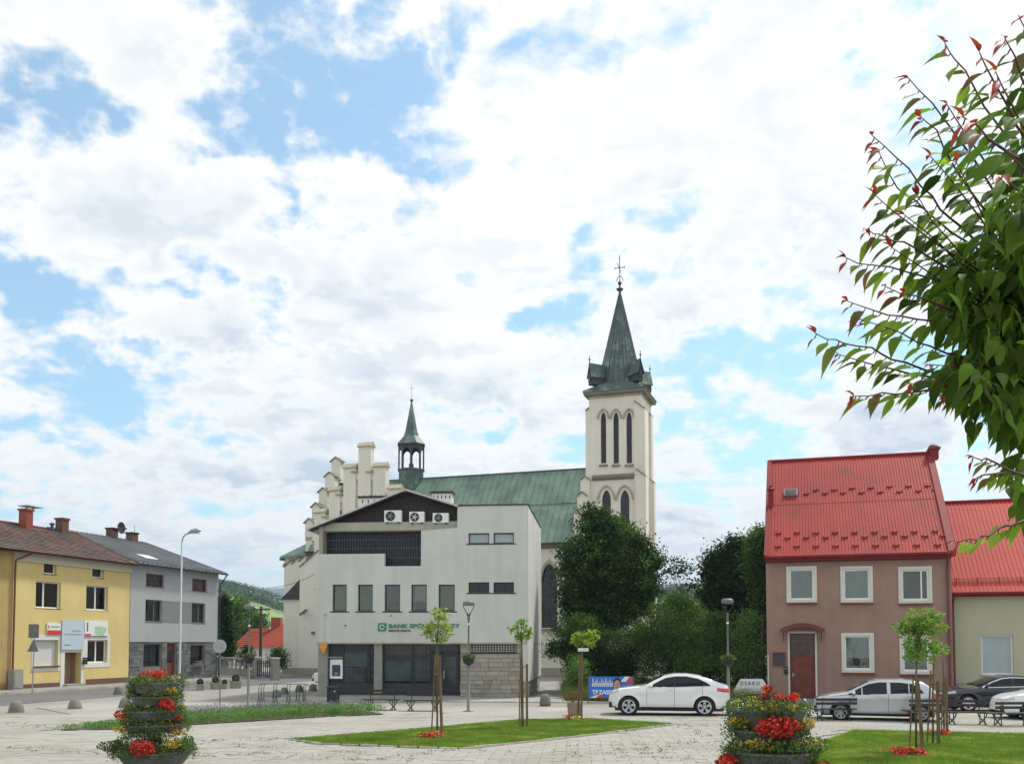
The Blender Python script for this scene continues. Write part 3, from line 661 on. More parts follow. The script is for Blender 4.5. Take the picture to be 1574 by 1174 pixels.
# air conditioners hang on the gable
for i, (u0, v0, u1, v1, lb) in enumerate([(590.5,784,617,803,'leftmost of the three white air conditioner units on the dark gable'),(629,786,652,803.5,'middle air conditioner unit with round fan on the dark bank gable'),(665,788,689.5,804,'rightmost of the three air conditioner units under the gable roof')]):
    x0, x1, z0, z1 = rect(FB, u0, v0, u1, v1, .15)
    a = thing('air_conditioner', lb, 'air conditioner', FB.w((x0+x1)/2, .15, z0), -5.6, 'air conditioners on the bank gable'); W_, H_ = x1-x0, z1-z0
    MB().box(-W_/2, W_/2, 0, .3, .03, H_).build('casing', M['pvc'], a, bevel=.015)
    fx = -W_*.14; f_ = MB(); f_.lathe([(0,-.012),(H_*.33,-.012),(H_*.38,-.02),(H_*.40,-.004)], 20, (fx, -.0, H_*.52), 'y'); f_.build('fan_grille', M['darkmetal' if i != 1 else 'blackmetal'], a)
    f_ = MB()
    for q in range(5): an = q*math.pi*2/5; f_.tube([(fx, -.03, H_*.52), (fx+math.cos(an)*H_*.3, -.03, H_*.52+math.sin(an)*H_*.3)], .02, 4)
    f_.lathe([(0,-.04),(.05,-.035),(.05,-.02)], 8, (fx,0,H_*.52), 'y'); f_.build('fan', M['pvc'] if i == 1 else M['galv'], a)
    MB().box(-W_*.35, -W_*.30, .0, .36, -.04, .03).box(W_*.30, W_*.35, .0, .36, -.04, .03).build('bracket', M['blackmetal'], a)
# chimneys on the roof
for (u0, v0, u1, v1, bb) in [(553,762,597,800,4.5),(664,755,694,790,4.0)]:
    x0, x1, z0, z1 = rect(FB, u0, v0, u1, v1, bb); c = MB(); c.box(x0, x1, bb, bb+.7, z0-1, z1-.12); ch = c.build('chimney', M['whitewash'], bank)
    MB().box(x0-.1, x1+.1, bb-.1, bb+.8, z1-.12, z1).build('chimney_cap', M['blackmetal'], ch)
    v_ = MB()
    for q in range(5): xx = x0+(x1-x0)*(q+.5)/5; v_.box(xx-.03, xx+.03, bb-.012, bb, z1-.40, z1-.22); v_.tube([(xx, bb+.3, z1), (xx, bb+.3, z1+.14)], .012, 4)
    v_.build('vent_slot', M['blackmetal'], ch)
# roofline aerials
v_ = MB()
for u in (728,735,739): x_, z_ = bx(u,776,1); v_.tube([(x_, 1, ztop), (x_+.03, 1, ztop+.22)], .012, 4)
v_.build('roof_spike', M['blackmetal'], bank)
# sign: logo and letters in green
lgx0, lgx1, lgz0, lgz1 = rect(FB, 581, 957, 593.5, 969.5, -.05)
s = MB(); r_ = (lgx1-lgx0)/2; cxx, czz = (lgx0+lgx1)/2, (lgz0+lgz1)/2
s.prism([(lgx0, lgz0), (lgx1-.08, lgz0), (lgx1, lgz0+.1), (lgx1, lgz1), (lgx0+.05, lgz1), (lgx0, lgz1-.09)], -.05, -.01); lo = s.build('logo', M['green'], bank)
MB().lathe([(0,-.012),(r_*.62,-.012),(r_*.62,0)], 20, (cxx, -.05, czz), 'y').build('logo_disc', M['white'], lo)
o = MB(); o.lathe([(r_*.30,-.02),(r_*.42,-.02),(r_*.42,-.012)], 16, (cxx,-.05,czz), 'y'); o.box(cxx-.01, cxx+.12, -.072, -.062, czz-.02, czz+.02); o.build('logo_spiral', M['green'], lo)
x0, z0 = FB.px(597, 964.5, -.03); x1 = FB.px(706, 960, -.03)[0]
t = wtext('BANK SPÓŁDZIELCZY', x0, z0, .29, M['green'], bank, -.03, bold=.004, extr=.015, width=x1-x0)
x1 = FB.px(631, 960, -.03)[0]; z0 = FB.px(600, 970, -.03)[1]
wtext('MSZANA DOLNA', x0, z0, .13, M['blackmetal'], bank, -.03, bold=.002, extr=.01, width=x1-x0)
# thin ledge over the ground floor
MB().box(-.02, xr-.02, -.03, .30, zb-.07, zb-.003).build('ledge', M['trim'], bank)
zc = zb-.07
for (u0, u1) in ((489,503),(575,587)):
    x0, x1 = bx(u0,1030,.12)[0], bx(u1,1030,.12)[0]; MB().box(x0, x1, .10, .5, 0, zc).build('pillar', M['pillar'], bank)
# ground floor glazing
gy = .42
def gpane(u0, v0, u1, v1, m, name='pane', par=None, y=gy):
    x0, x1, z0, z1 = rect(FB, u0, v0, u1, v1, y); z0 = max(z0, .03); z1 = min(z1, zc)
    return MB().box(x0, x1, y, y+.03, z0, z1).build(name, m, par or bank)
gl = gpane(503,985,716,1051,M['glass'],'shop_glazing')
base = gpane(503,1050,680,1074,M['darkmetal'],'base_panel', y=gy-.06)
fr_ = MB()
def gbar(u0, v0, u1, v1, y=gy-.05, d=.05):
    x0, x1, z0, z1 = rect(FB, u0, v0, u1, v1, y); fr_.box(x0, x1, y, y+d, max(z0, .03), min(z1, zc))
for q in [(525,985,528.5,1052),(566,985,569,1052),(572,985,575.5,1074),(587,985,591,1052),(633,985,637,1052),(662,1000,667,1072),(677,1000,681,1072),(703,985,707,1074),(503,985,707,989),(503,1049,664,1052),(664,1000,707,1005)]: gbar(*q)
fr_.build('glazing_frame', M['blackmetal'], gl)
gr = MB(); 
for u in np.arange(529,572,2.1): x_ = bx(u,1020,gy)[0]; gr.box(x_-.006, x_+.006, gy-.10, gy-.09, zb-2.0, zc)
for u in np.arange(592,662,2.1): x_ = bx(u,1020,gy)[0]; gr.box(x_-.006, x_+.006, gy-.10, gy-.09, zb-2.0, zc)
for v in (1001,1013.5,1026,1038): 
    z_ = bx(600,v,gy)[1]; gr.box(bx(528,v,gy)[0], bx(662,v,gy)[0], gy-.09, gy-.075, z_-.012, z_+.012)
gr.build('security_grille', M['grill'], gl)
for (u0, v0, u1, v1, m) in [(529,1003,565,1024,'glassgreen'),(529,1026,560,1048,'glassgrey'),(592,1016,632,1046,'glassgreen'),(638,1016,661,1046,'glassgrey'),(592,992,660,1006,'glassbrown')]: gpane(u0, v0, u1, v1, M[m], 'blind', gl, gy-.02)
x0, x1, z0, z1 = rect(FB, 681, 1006, 703, 1072, gy-.05); door = MB().box(x0, x1, gy-.05, gy-.01, .05, z1).build('door', M['blackmetal'], bank)
MB().box(x0+.07, x1-.07, gy-.06, gy-.05, .62, z1-.1).build('door_pane', M['glassgrey'], door)
MB().tube([(x0+.06, gy-.12, .95), (x0+.06, gy-.12, 1.35)], .018, 6).build('handle', M['chrome'], door)
x0, x1, z0, z1 = rect(FB, 664, 1005, 678, 1072, gy-.05); MB().box(x0, x1, gy-.03, gy, .05, z1).build('brown_side_panel', M['glassbrown'], bank)
MB().box(bx(500,1070)[0], bx(712,1070)[0], -.25, .5, .03, .09).build('doorstep', M['concrete'], bank)
# cash machine
x0, x1, z0, z1 = rect(FB, 507, 1013, 526.5, 1042.5, .30)
MB().box(bx(503.5,1000,.36)[0], bx(527,1000,.36)[0], .36, .41, .9, zc).build('machine_surround', M['blackmetal'], bank)
at = thing('cash_machine', 'white framed cash machine with small screen in the dark bank front', 'cash machine', FB.w((x0+x1)/2, .30, z0), -5.6); W_, H_ = x1-x0, z1-z0
fm = MB(); fm.wall(hole(-W_/2, W_/2, 0, H_), [hole(-W_*.33, W_*.33, H_*.13, H_*.72)], 0, .06); fm.build('casing', M['pvc'], at)
MB().box(-W_*.34, W_*.34, .03, .058, H_*.12, H_*.73).build('fascia', M['glassgrey'], at)
MB().box(-W_*.28, W_*.26, .018, .03, H_*.50, H_*.70).build('screen', M['navy'], at)
kp = MB()
for i in range(4):
    for j in range(3): kp.box(-.09+i*.05, -.055+i*.05, .012, .03, H_*.2+j*.05, H_*.2+.035+j*.05)
kp.build('keypad', M['galv'], at); MB().box(.10, .2, .012, .03, H_*.30, H_*.36).build('card_slot', M['darkmetal'], at)
MB().box(-W_/2-.08, W_/2+.02, -.1, 0, H_+.08, H_+.13).build('lamp_hood', M['galv'], at)
# orange pennant sign
x0, x1, z0, z1 = rect(FB, 490, 986, 503.5, 1006, -.02)
pn = MB(); pn.prism([(x0, z1), (x0+.02, z1-.25), ((x0+x1)/2+.02, z0), (x1-.03, z1-.22), (x1, z1)], -.02, .03); o = pn.build('pennant_sign', M['orange'])
o.location = FB.o; o.rotation_euler = (0, 0, FB.t); tag(o, 'faded orange inverted triangle sign at the bank corner pillar', 'sign')
# wall of stone blocks right of the door
sx0, sx1, sz1 = bx(707.5,1040,.14)[0], xr-.06, bx(760,1003,.14)[1]
wm = MB(); gx0, gx1, gz0, gz1 = rect(FB, 724, 987.8, 791, 1002, .14)
wm.wall([(sx0, 0), (sx1, 0), (sx1, zc), (sx0, zc)], [hole(gx0, gx1, gz0, min(gz1, zc-.02))], .14, .5); wm.box(sx1-.5, sx1, .65, DEP-.1, 0, zside+.02)
sw = wm.build('stone_wall', M['mortar'], bank)
MB().box(gx0, gx1, .5, .55, gz0, gz1).build('grille_back', M['glass'], sw)
gg = MB()
for k in range(17): xx = gx0+(gx1-gx0)*k/16; gg.box(xx-.012, xx+.012, .2, .22, gz0, min(gz1, zc-.02))
for k in range(4): zz_ = gz0+(gz1-gz0)*(k+.5)/4; gg.box(gx0, gx1, .18, .2, zz_-.012, zz_+.012)
gg.build('grille', M['flash'], sw); MB().box(gx0-.1, gx1+.1, .08, .16, gz0-.06, gz0-.003).build('sill', M['blackmetal'], sw)
rows = 10; hh = (gz0-.08)/rows; rb = random.Random(5)
for r in range(rows):
    x = sx0+.01
    while x < sx1-.05:
        w_ = min(rb.uniform(.38, .72), sx1-x)
        if w_ > .08: MB().box(x+.012, x+w_-.012, .115+rb.uniform(0, .012), .15, r*hh+.012, (r+1)*hh-.012).build('stone_block', M['stonebrick'], sw)
        x += w_
for r in range(3):     # beside the grille
    for xa, xb in ((sx0+.01, gx0-.03), (gx1+.12, sx1)):
        if xb-xa > .1: MB().box(xa, xb-.012, .118, .15, gz0-.05+r*.27+.02, gz0-.05+(r+1)*.27-.01).build('stone_block', M['stonebrick'], sw)
for r in range(5):     # on the side
    y = .16
    while y < DEP-.6:
        w_ = rb.uniform(.5, .9); h2 = zside/5; MB().box(sx1-.01, sx1+.02+rb.uniform(0, .01), y+.012, y+w_-.012, r*h2+.012, (r+1)*h2-.015).build('stone_block', M['stonebrick'], sw); y += w_
# rain pipe stains are in the paint; small fixtures
sm = MB(); x_, z_ = bx(531,961); sm.lathe([(0,-.05),(.045,-.05),(.045,0)], 8, (x_, 0, z_), 'y'); x_, z_ = bx(601,946); sm.lathe([(0,-.05),(.03,-.05),(.03,0)], 8, (x_, 0, z_), 'y'); sm.build('wall_plug', M['blackmetal'], bank)
x_, z_ = bx(499,944,-.05); x2, z2 = bx(499,986,-.05); MB().tube([(x_, -.03, z_), (x_, -.03, z2)], .012, 5).box(x_-.06, x_+.08, -.1, -.01, z_, z_+.06).build('cable', M['flash'], bank)
for (u, v) in ((475,938),(487,971)):
    pass
# ------------------------------------------------------------------ church
_Y = 77.0; _p = P(906.5, 900, _Y); FC = Fr(_p.x, _p.y, -18.8)
church = thing('church', 'cream church with green copper roofs, stepped gables and tall spired tower', 'church', fr=FC)
def cx(u, v, b=0): return FC.px(u, v, b)
def arch(x0, x1, z0, zs, zt, n=7):            # pointed arch outline
    xm = (x0+x1)/2; p = [(x0, z0), (x1, z0)]
    for i in range(n+1):
        t = i/n; a = math.sin(t*math.pi/2); p.append((x1-(x1-xm)*(1-math.cos(t*math.pi/2))**.9, zs+(zt-zs)*a*(.88+.12*t)))
    for i in range(n-1, -1, -1):
        t = i/n; a = math.sin(t*math.pi/2); p.append((x0+(xm-x0)*(1-math.cos(t*math.pi/2))**.9, zs+(zt-zs)*a*(.88+.12*t)))
    return p
def archw(fr, u0, u1, vb, vs, vt, b): 
    um = (u0+u1)/2; return arch(fr.px(u0, vs, b)[0], fr.px(u1, vs, b)[0], fr.px(um, vb, b)[1], fr.px(um, vs, b)[1], fr.px(um, vt, b)[1])
TW = cx(985.5, 620)[0]; ZT = cx(945, 606)[1]          # tower width and body top

upper = [archw(FC, c-4.2, c+4.2, 712, 645, 633.5, 0) for c in (927.4, 946.8, 966.9)]
lower = [archw(FC, c-6.9, c+6.9, 806, 768, 753, 0) for c in (932, 960.4)]
mb = MB(); mb.wall([(0, 0), (TW, 0), (TW, ZT), (0, ZT)], upper+lower, 0, .35)
mb.box(0, .3, .35, TW, 0, ZT-.005); mb.box(TW-.3, TW, .35, TW, 0, ZT-.006); mb.box(.3, TW-.3, TW-.3, TW, 0, ZT-.007)
tower = mb.build('tower_wall', M['church'], church)
def winpane(poly, y, parent, m=M['leadglass'], name='lancet_window', bars=3, frs='blackmetal'):
    a = MB(); a.prism(poly, y, y+.06); p_ = a.build(name, m, parent)
    xs_ = [q[0] for q in poly]; zs_ = [q[1] for q in poly]; f = MB()
    x0, x1, z0, z1 = min(xs_), max(xs_), min(zs_), max(zs_)
    for k in range(1, bars+1): z_ = z0+(z1-z0)*k/(bars+1); f.box(x0+.02, x1-.02, y-.03, y-.003, z_-.03, z_+.03)
    xm = (x0+x1)/2; f.box(xm-.025, xm+.025, y-.034, y-.005, z0, z1-.1)
    f.build('window_bars', M[frs], p_); return p_
for w_ in upper: winpane(w_, .22, tower, bars=9)
for w_ in lower: winpane(w_, .22, tower, bars=5)
def hood(u0, u1, vs, vt, b, parent, m='trim', th=.13, pr=.12, legs=0):
    o_ = archw(FC, u0, u1, vs, vs, vt, b)[2:]; xs_ = [q[0] for q in o_]; xm = (min(xs_)+max(xs_))/2; zs_ = min(q[1] for q in o_)
    inn = [(xm+(x-xm)*(1-2*th/(max(xs_)-min(xs_))), z-(th if z > zs_+.01 else 0)*1.1) for x, z in o_]
    h_ = MB(); n = len(o_)
    for i in range(n-1):
        q = [o_[i], o_[i+1], inn[i+1], inn[i]]
        h_.add([(x, b-pr, z) for x, z in q]+[(x, b+.01, z) for x, z in q], [(0,1,2,3),(0,4,5,1),(2,6,7,3),(1,5,6,2),(3,7,4,0)])
    return h_.build('hood_mould', M[m], parent)
for c in (927.4, 946.8, 966.9): hood(c-9.4, c+9.4, 643, 627.5, 0, tower)
for c in (932, 960.4): hood(c-14, c+14, 768, 745, 0, tower)
for c, wd, v in [(927.4,6.5,712.5),(946.8,6.5,712.5),(966.9,6.5,712.5)]:
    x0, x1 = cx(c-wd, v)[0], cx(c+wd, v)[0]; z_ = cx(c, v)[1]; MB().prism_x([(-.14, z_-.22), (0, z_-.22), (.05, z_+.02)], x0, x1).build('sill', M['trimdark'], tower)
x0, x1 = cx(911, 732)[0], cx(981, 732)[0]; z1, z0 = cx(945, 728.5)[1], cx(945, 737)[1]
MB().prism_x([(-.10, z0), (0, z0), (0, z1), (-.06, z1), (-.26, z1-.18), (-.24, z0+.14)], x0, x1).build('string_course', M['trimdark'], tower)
def buttress(x0, x1, y0, y1, z, cap, parent=None, slopey=True, m='church'):
    """pier with a sloped copper-edged top: cap 'L' falls to the left, 'R' to the right, 'G' a little gable facing front"""
    b_ = MB(); h = (x1-x0)
    if cap == 'L': poly_ = [(x0, 0), (x1, 0), (x1, z+h*.75), (x0, z)]
    elif cap == 'R': poly_ = [(x0, 0), (x1, 0), (x1, z), (x0, z+h*.75)]
    else: poly_ = [(x0, 0), (x1, 0), (x1, z-h*.45), ((x0+x1)/2, z), (x0, z-h*.45)]
    b_.prism(poly_, y0, y1); p_ = b_.build('buttress', M[m], parent or church)
    top = poly_[2:]; c_ = MB()
    for (ax, az), (bx_, bz) in zip(top, top[1:]):
        d = .12; c_.prism([(ax, az), (bx_, bz), (bx_, bz+.09), (ax, az+.09)], y0-.12, y1+.05)
    c_.build('coping', M['trimdark'], p_); return p_
# tower corner buttresses
xl = cx(900, 640)[0]; buttress(xl, -.002, -.02, .9, cx(903, 632)[1], 'L')
xr1 = cx(994.5, 640)[0]; zl = cx(990, 623)[1]
buttress(TW-.55, TW+.35, -.25, .5, cx(990,629)[1], 'R'); buttress(TW-.40, TW+.42, -.42, .4, cx(990,733)[1], 'R')
buttress(TW+.002, TW+.20, TW-.9, TW+.05, cx(1000, 640, TW-.5)[1], 'R'); buttress(TW+.004, TW+.38, TW-.8, TW+.1, cx(1003,743,TW-.4)[1], 'R')
for (u0, u1, v, y0) in [(892,906,736,-.5),(887,902,760,-.8),(882,897.5,786,-1.1)]:
    x0, x1 = cx(u0, v, y0)[0], cx(u1, v, y0)[0]; buttress(x0, x1, y0, 2.0, cx((u0+u1)/2, v-4, y0)[1], 'G')
# cornice: flared courses
ov = cx(897, 600)[0]
ov = abs(ov); zc0, zc1 = ZT-.02, cx(945, 597.5, -ov)[1]
def frustum(mb, c, h0, h1, z0, z1):
    q = lambda h, z: [(c[0]-h, c[1]-h, z), (c[0]+h, c[1]-h, z), (c[0]+h, c[1]+h, z), (c[0]-h, c[1]+h, z)]
    mb.add(q(h0, z0)+q(h1, z1), [(0,1,5,4),(1,2,6,5),(2,3,7,6),(3,0,4,7),(0,3,2,1),(4,5,6,7)])
TC = (TW/2, TW/2); hw = TW/2
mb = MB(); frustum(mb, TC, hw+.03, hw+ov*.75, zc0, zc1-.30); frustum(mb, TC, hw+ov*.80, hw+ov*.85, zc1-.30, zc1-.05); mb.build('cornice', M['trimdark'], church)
MB().box(-.03, TW+.03, -.03, TW+.03, zc0-.22, zc0).build('cornice_band', M['trim'], church)
# spire: square skirt breaking into an octagonal needle
za = cx(952, 444, TW/2)[1]; zsk = cx(945, 583, 0)[1]
mb = MB(); hs = hw+ov
frustum(mb, TC, hs, hs*.985, zc1-.06, zc1+.03)
def octa(r, z, n=8): return [(TC[0]+r*math.cos(math.pi/8+i*math.pi/4)/math.cos(math.pi/8), TC[1]+r*math.sin(math.pi/8+i*math.pi/4)/math.cos(math.pi/8), z) for i in range(8)]
r1 = hw*.80; r2 = hw*.62
sq = []
for i in range(8):
    a = math.pi/8+i*math.pi/4; x, y = math.cos(a), math.sin(a); m_ = max(abs(x), abs(y)); sq.append((TC[0]+x/m_*hs*.985, TC[1]+y/m_*hs*.985, zc1+.03))
# square corners on the skirt ring
ring0 = []
for i in range(8):
    a = math.pi/8+i*math.pi/4; ring0.append(sq[i])
cor = [(TC[0]+sx*hs*.985, TC[1]+sy*hs*.985, zc1+.03) for sx, sy in ((1,1),(-1,1),(-1,-1),(1,-1))]
o1 = octa(r1, zsk); o2 = octa(r2, zsk+(za-zsk)*.24)
vs = cor+o1+o2+[(TC[0], TC[1], za)]
fs = []
for q in range(4):   # corner q lies between octagon vertices 2q and 2q+1
    fs.append((q, 4+2*q, 4+2*q+1)); nq = (q+1) % 4; fs.append((q, 4+2*q+1, 4+(2*q+2) % 8, nq))
for i in range(8): fs.append((4+i, 4+(i+1) % 8, 12+(i+1) % 8, 12+i)); fs.append((12+i, 12+(i+1) % 8, 20))
mb.add(vs, fs); spire = mb.build('spire', M['copperdark'], church)
sm = MB()
for i in range(8):
    sm.tube([o1[i], o2[i], (TC[0], TC[1], za)], [.05, .045, .02], 5)
    for t in (.33, .66):
        f0 = Vector(o1[i]).lerp(Vector(o1[(i+1) % 8]), t); f1 = Vector(o2[i]).lerp(Vector(o2[(i+1) % 8]), t); f2 = f1.lerp(Vector((TC[0], TC[1], za)), .78)
        sm.tube([f0, f1, f2], .022, 4)
for q in range(4):
    nq = (q+1) % 4
    for t in np.linspace(.08, .92, 9):
        a_ = Vector(cor[q]).lerp(Vector(cor[nq]), float(t)); b_ = Vector(o1[(2*q+1) % 8]).lerp(Vector(o1[(2*q+2) % 8]), float(t)); sm.tube([a_, b_], .022, 4)
    sm.tube([cor[q], Vector(o1[2*q]).lerp(Vector(o1[2*q+1]), .5)], .04, 4)
sm.build('seam', M['copperblack'], spire)
# finial, ball and cross
fz = za-.25; mb = MB(); mb.lathe([(.10,0),(.30,.18),(.30,.24),(.08,.34),(.06,.55),(.17,.70),(.17,.78),(.04,.92)], 10, (TC[0], TC[1], fz)); mb.build('finial', M['copperblack'], spire)
ctop = cx(952, 393, TW/2)[1]; mb = MB(); h_ = ctop-fz
mb.tube([(TC[0], TC[1], fz+.8), (TC[0], TC[1], ctop)], .035, 5); arm = .40; ac = fz+h_*.66
mb.tube([(TC[0]-arm, TC[1], ac), (TC[0]+arm, TC[1], ac)], .035, 5); mb.tube([(TC[0]-.2, TC[1], ac+.45), (TC[0]+.1, TC[1], ac-.4)], .03, 5)
for s_ in (-1, 1): mb.tube([(TC[0]+s_*.28, TC[1], fz+.95), (TC[0]+s_*.16, TC[1], fz+1.25), (TC[0], TC[1], fz+1.35)], .03, 5); mb.tube([(TC[0]+s_*arm, TC[1], ac-.1), (TC[0]+s_*arm, TC[1], ac+.1)], .03, 5)
mb.build('cross', M['copperblack'], spire)
# four corner dormers on the diagonals
dm = MB(); dw, dh = .27, .72
dm.prism([(-dw, 0), (dw, 0), (dw, dh), (0, dh+.92), (-dw, dh)], -.50, .9); dme = dm.mesh('dormer', M['copperblack'])
dr = MB()
for s_ in (-1, 1): dr.prism([(0, dh+1.12), (s_*(dw+.11), dh-.10), (s_*(dw+.07), dh-.15), (0, dh+1.0)], -.60, 1.0)
drm = dr.mesh('dormer_roof', M['copperdark'])
df = MB(); df.lathe([(.05,0),(.03,.25),(.09,.33),(.09,.38),(.02,.45),(.02,.55),(.06,.60),(.0,.68)], 8, (0, -.55, dh+1.05)); dfm = df.mesh('dormer_finial', M['copperblack'])
dwm = MB().prism(arch(-.18, .18, .25, .6, .95), -.58, -.56).mesh('dormer_opening', M['glass'])
for k, a in enumerate((-45, 45, 135, 225)):
    r_ = math.radians(a); rad = hw*1.13
    # dormer faces outwards along the corner diagonal
    dx, dy = math.sin(r_), -math.cos(r_); pos = (TC[0]+dx*rad, TC[1]+dy*rad, zsk-.25)
    q = link('dormer', dme, church, pos, (0, 0, r_)); link('dormer_roof', drm, q); link('dormer_finial', dfm, q); link('dormer_opening', dwm, q)
# ---- nave
zE = cx(855, 836)[1]; BN = 5.2; zR = cx(800, 727.5, BN)[1]; xL = cx(470, 900)[0]; xN = cx(897, 700, BN)[0]
xT0 = -.05
nave_w = archw(FC, 832, 856.5, 964.5, 890, 866, .3)
nx_ = [nave_w]; stepx = cx(880,900,.3)[0]
cxw = (min(q[0] for q in nave_w)+max(q[0] for q in nave_w))/2
others = [[(x-d, z) for x, z in nave_w] for d in (4.2, 8.4)]
mb = MB(); mb.wall([(xL, 0), (xT0, 0), (xT0, zE), (xL, zE)], [nave_w]+others, .3, .4); mb.box(xT0-.4, xT0, .7, 2*BN, 0, zE); mb.box(xL, xT0-.4, 2*BN-.4, 2*BN, 0, zE)
nw = mb.build('nave_wall', M['church'], church)
for q in [nave_w]+others: winpane(q, .52, nw, bars=9)
hood(829, 859.5, 893, 860, .3, nw, th=.18)
x0, x1 = cx(831, 965, .3)[0], cx(858, 965, .3)[0]; z_ = cx(845, 965, .3)[1]; MB().prism_x([(.12, z_-.2), (.3, z_-.2), (.36, z_+.02)], x0, x1).build('sill', M['trimdark'], nw)
zp = cx(855, 1026, .2)[1]; MB().box(xL, xT0-.01, .16, .298, 0, zp).build('plinth', M['plinth'], nw); MB().box(-.1, TW+.1, -.14, -.002, 0, zp).build('plinth', M['plinth'], tower)
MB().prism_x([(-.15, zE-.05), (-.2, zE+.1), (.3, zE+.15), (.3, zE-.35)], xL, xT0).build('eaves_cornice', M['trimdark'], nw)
# copper roof in standing-seam sheets, two tiers
def roof_sheets(parent, xa, xb, y0, z0, y1, z1, n, m, name='roof_sheet', seam=.05, rndm=.0, kx=0):
    L_ = math.hypot(y1-y0, z1-z0); wd = (xb-xa)/n; b_ = MB(); b_.box(0, wd-.012, 0, L_, 0, .02); b_.box(-seam*.35, seam*.35, 0, L_, .02, .02+seam)
    me = b_.mesh(name, m); an = math.atan2(z1-z0, y1-y0)
    for i in range(n): link(name, me, parent, (xa+i*wd, y0, z0), (an, 0, 0))
zm = zE+(zR-zE)*.52; ym = -.1+(BN+.1)*.52
rf = MB(); rf.add([(xL+.4, -.2, zE+.05), (xT0, -.2, zE+.05), (xT0, BN, zR), (xL+.4, BN, zR), (xL+.4, 2*BN+.2, zE+.05), (xT0, 2*BN+.2, zE+.05)], [(0,1,2,3),(3,2,5,4)]); roofn = rf.build('nave_roof', M['copper'], church)
roof_sheets(roofn, xL+.4, xT0, -.3, zE+.10, ym, zm+.05, 44, M['copper']); roof_sheets(roofn, xL+.4, xT0, ym-.03, zm+.10, BN, zR+.05, 44, M['copper'])
MB().box(xL+.4, xT0, BN-.1, BN+.1, zR+.03, zR+.14).build('ridge_cap', M['copperdark'], roofn)
for (u, v) in ((922-90,757),(790,742),(738,744)):
    x_, z_ = cx(u, v, ym+1.0)
# gutter
MB().tube([(xL, -.28, zE+.05), (xT0, -.28, zE+.05)], .09, 6).build('gutter', M['copperblack'], roofn)
# ---- transept with stepped gable facing the square
BT = -2.9
def step_gable(fr_plane, specs, fills, b0, th, parent, capm='trim'):
    for (u0, u1, v) in specs:
        x0, x1 = cx(u0, v, b0)[0], cx(u1, v, b0)[0]; z = cx((u0+u1)/2, v, b0)[1]; h = .34
        p_ = MB().box(x0, x1, b0, b0+th, fills, z-h).build('gable_pinnacle', M['church'], parent)
        c_ = MB(); c_.prism_x([(b0-.14, z-h-.02), (b0-.14, z-h+.05), (b0+th/2, z+.10), (b0+th+.14, z-h+.05), (b0+th+.14, z-h-.02)], x0-.10, x1+.10); c_.build('pinnacle_cap', M['trim'], p_)
x0t, x1t = cx(483, 900, BT)[0], cx(637, 900, BT)[0]
fz0 = cx(560, 800, BT)[1]
TWALL = [(483,792),(506,792),(506,760),(528,760),(528,724),(592.5,724),(592.5,760),(614,760),(614,792),(637,792)]
tp = [(cx(u, v, BT)[0], cx(560, v, BT)[1]) for u, v in TWALL]
niches = [archw(FC, a, b_, vb, vs, vt, BT) for a, b_, vb, vs, vt in ((541.5,550.5,800,745,735),(564.5,573.5,800,745,735),(518.5,527.5,830,779,770))]
mb = MB(); mb.wall([(x0t, 0)]+tp+[(x1t, 0)], niches, BT, .7); mb.box(x0t, x0t+.4, BT+.7, .3, 0, cx(483,812,BT)[1]); mb.box(x1t-.4, x1t, BT+.7, .3, 0, cx(483,812,BT)[1])
trans = mb.build('transept_wall', M['church'], church)
for q in niches: MB().prism(q, BT+.16, BT+.2).build('blind_niche', M['church'], trans)
step_gable(None, [(528,546.5,713),(551,570,680),(574,592.5,711),(506,522.5,748),(483,500,782),(597,614,745),(620,637,780)], fz0-2.5, BT-.12, .62, trans)
for (u0, u1, v) in ((541,551,724),(564,574,724),(518,528,759),(496,506,793)):
    x0, x1 = cx(u0, v, BT)[0], cx(u1, v, BT)[0]; z = cx((u0+u1)/2, v, BT)[1]; MB().prism_x([(BT-.3, z-.12), (BT-.3, z-.04), (BT+.35, z+.22), (BT+.9, z-.04), (BT+.9, z-.12)], x0, x1).build('step_coping', M['trim'], trans)
MB().box(x0t-.1, x1t, BT-.14, BT-.002, 0, zp-.1).build('plinth', M['plinth'], trans)
xm_ = (x0t+x1t)/2; zT = cx(560, 727, BT)[1]-.6; ze_ = cx(483,805,BT)[1]
mb = MB(); mb.prism([(x0t+.1, ze_-.1), (x1t-.1, ze_-.1), (xm_, zT)], BT+.72, BN); mb.build('transept_roof', M['copperdark'], church)
for u, v in ((546,788),(523,790)):
    x_, z_ = cx(u, v, BT-.1); MB().box(x_-.05, x_+.05, BT-.05, BT-.002, z_-.35, z_+.35).build('slit', M['blackmetal'], trans)
# ---- far west gable of the nave, seen edge on
def pin(fr, u0, u1, v, y0, y1, zbase, parent):
    x0, x1 = cx(u0, v, y0)[0], cx(u1, v, y0)[0]; z = cx((u0+u1)/2, v, y0)[1]; p_ = MB().prism([(x0, zbase), (x1, zbase), (x1, z-.25), ((x0+x1)/2, z), (x0, z-.25)], y0, y1).build('gable_pinnacle', M['church'], parent)
    c_ = MB()
    for s_ in (-1, 1):
        xe = (x0+x1)/2+s_*((x1-x0)/2+.15); c_.prism([((x0+x1)/2, z+.10), (xe, z-.35), (xe, z-.43), ((x0+x1)/2, z)], y0-.12, y1+.12)
    c_.build('pinnacle_cap', M['trimdark'], p_)
ws = [(469,481.5,797,.2),(479.5,491.5,773,1.2),(490,503,750,2.3),(500,513.5,726,3.4),(509.5,523,703,4.6)]
wg = MB(); x0w, x1w = cx(471, 820, .3)[0], cx(481, 820, .3)[0]
prof = [(.2, 0)]
for (u0, u1, v, y) in ws: z = cx((u0+u1)/2, v+28, y)[1]; prof += [(y, z), (y+1.0, z)]
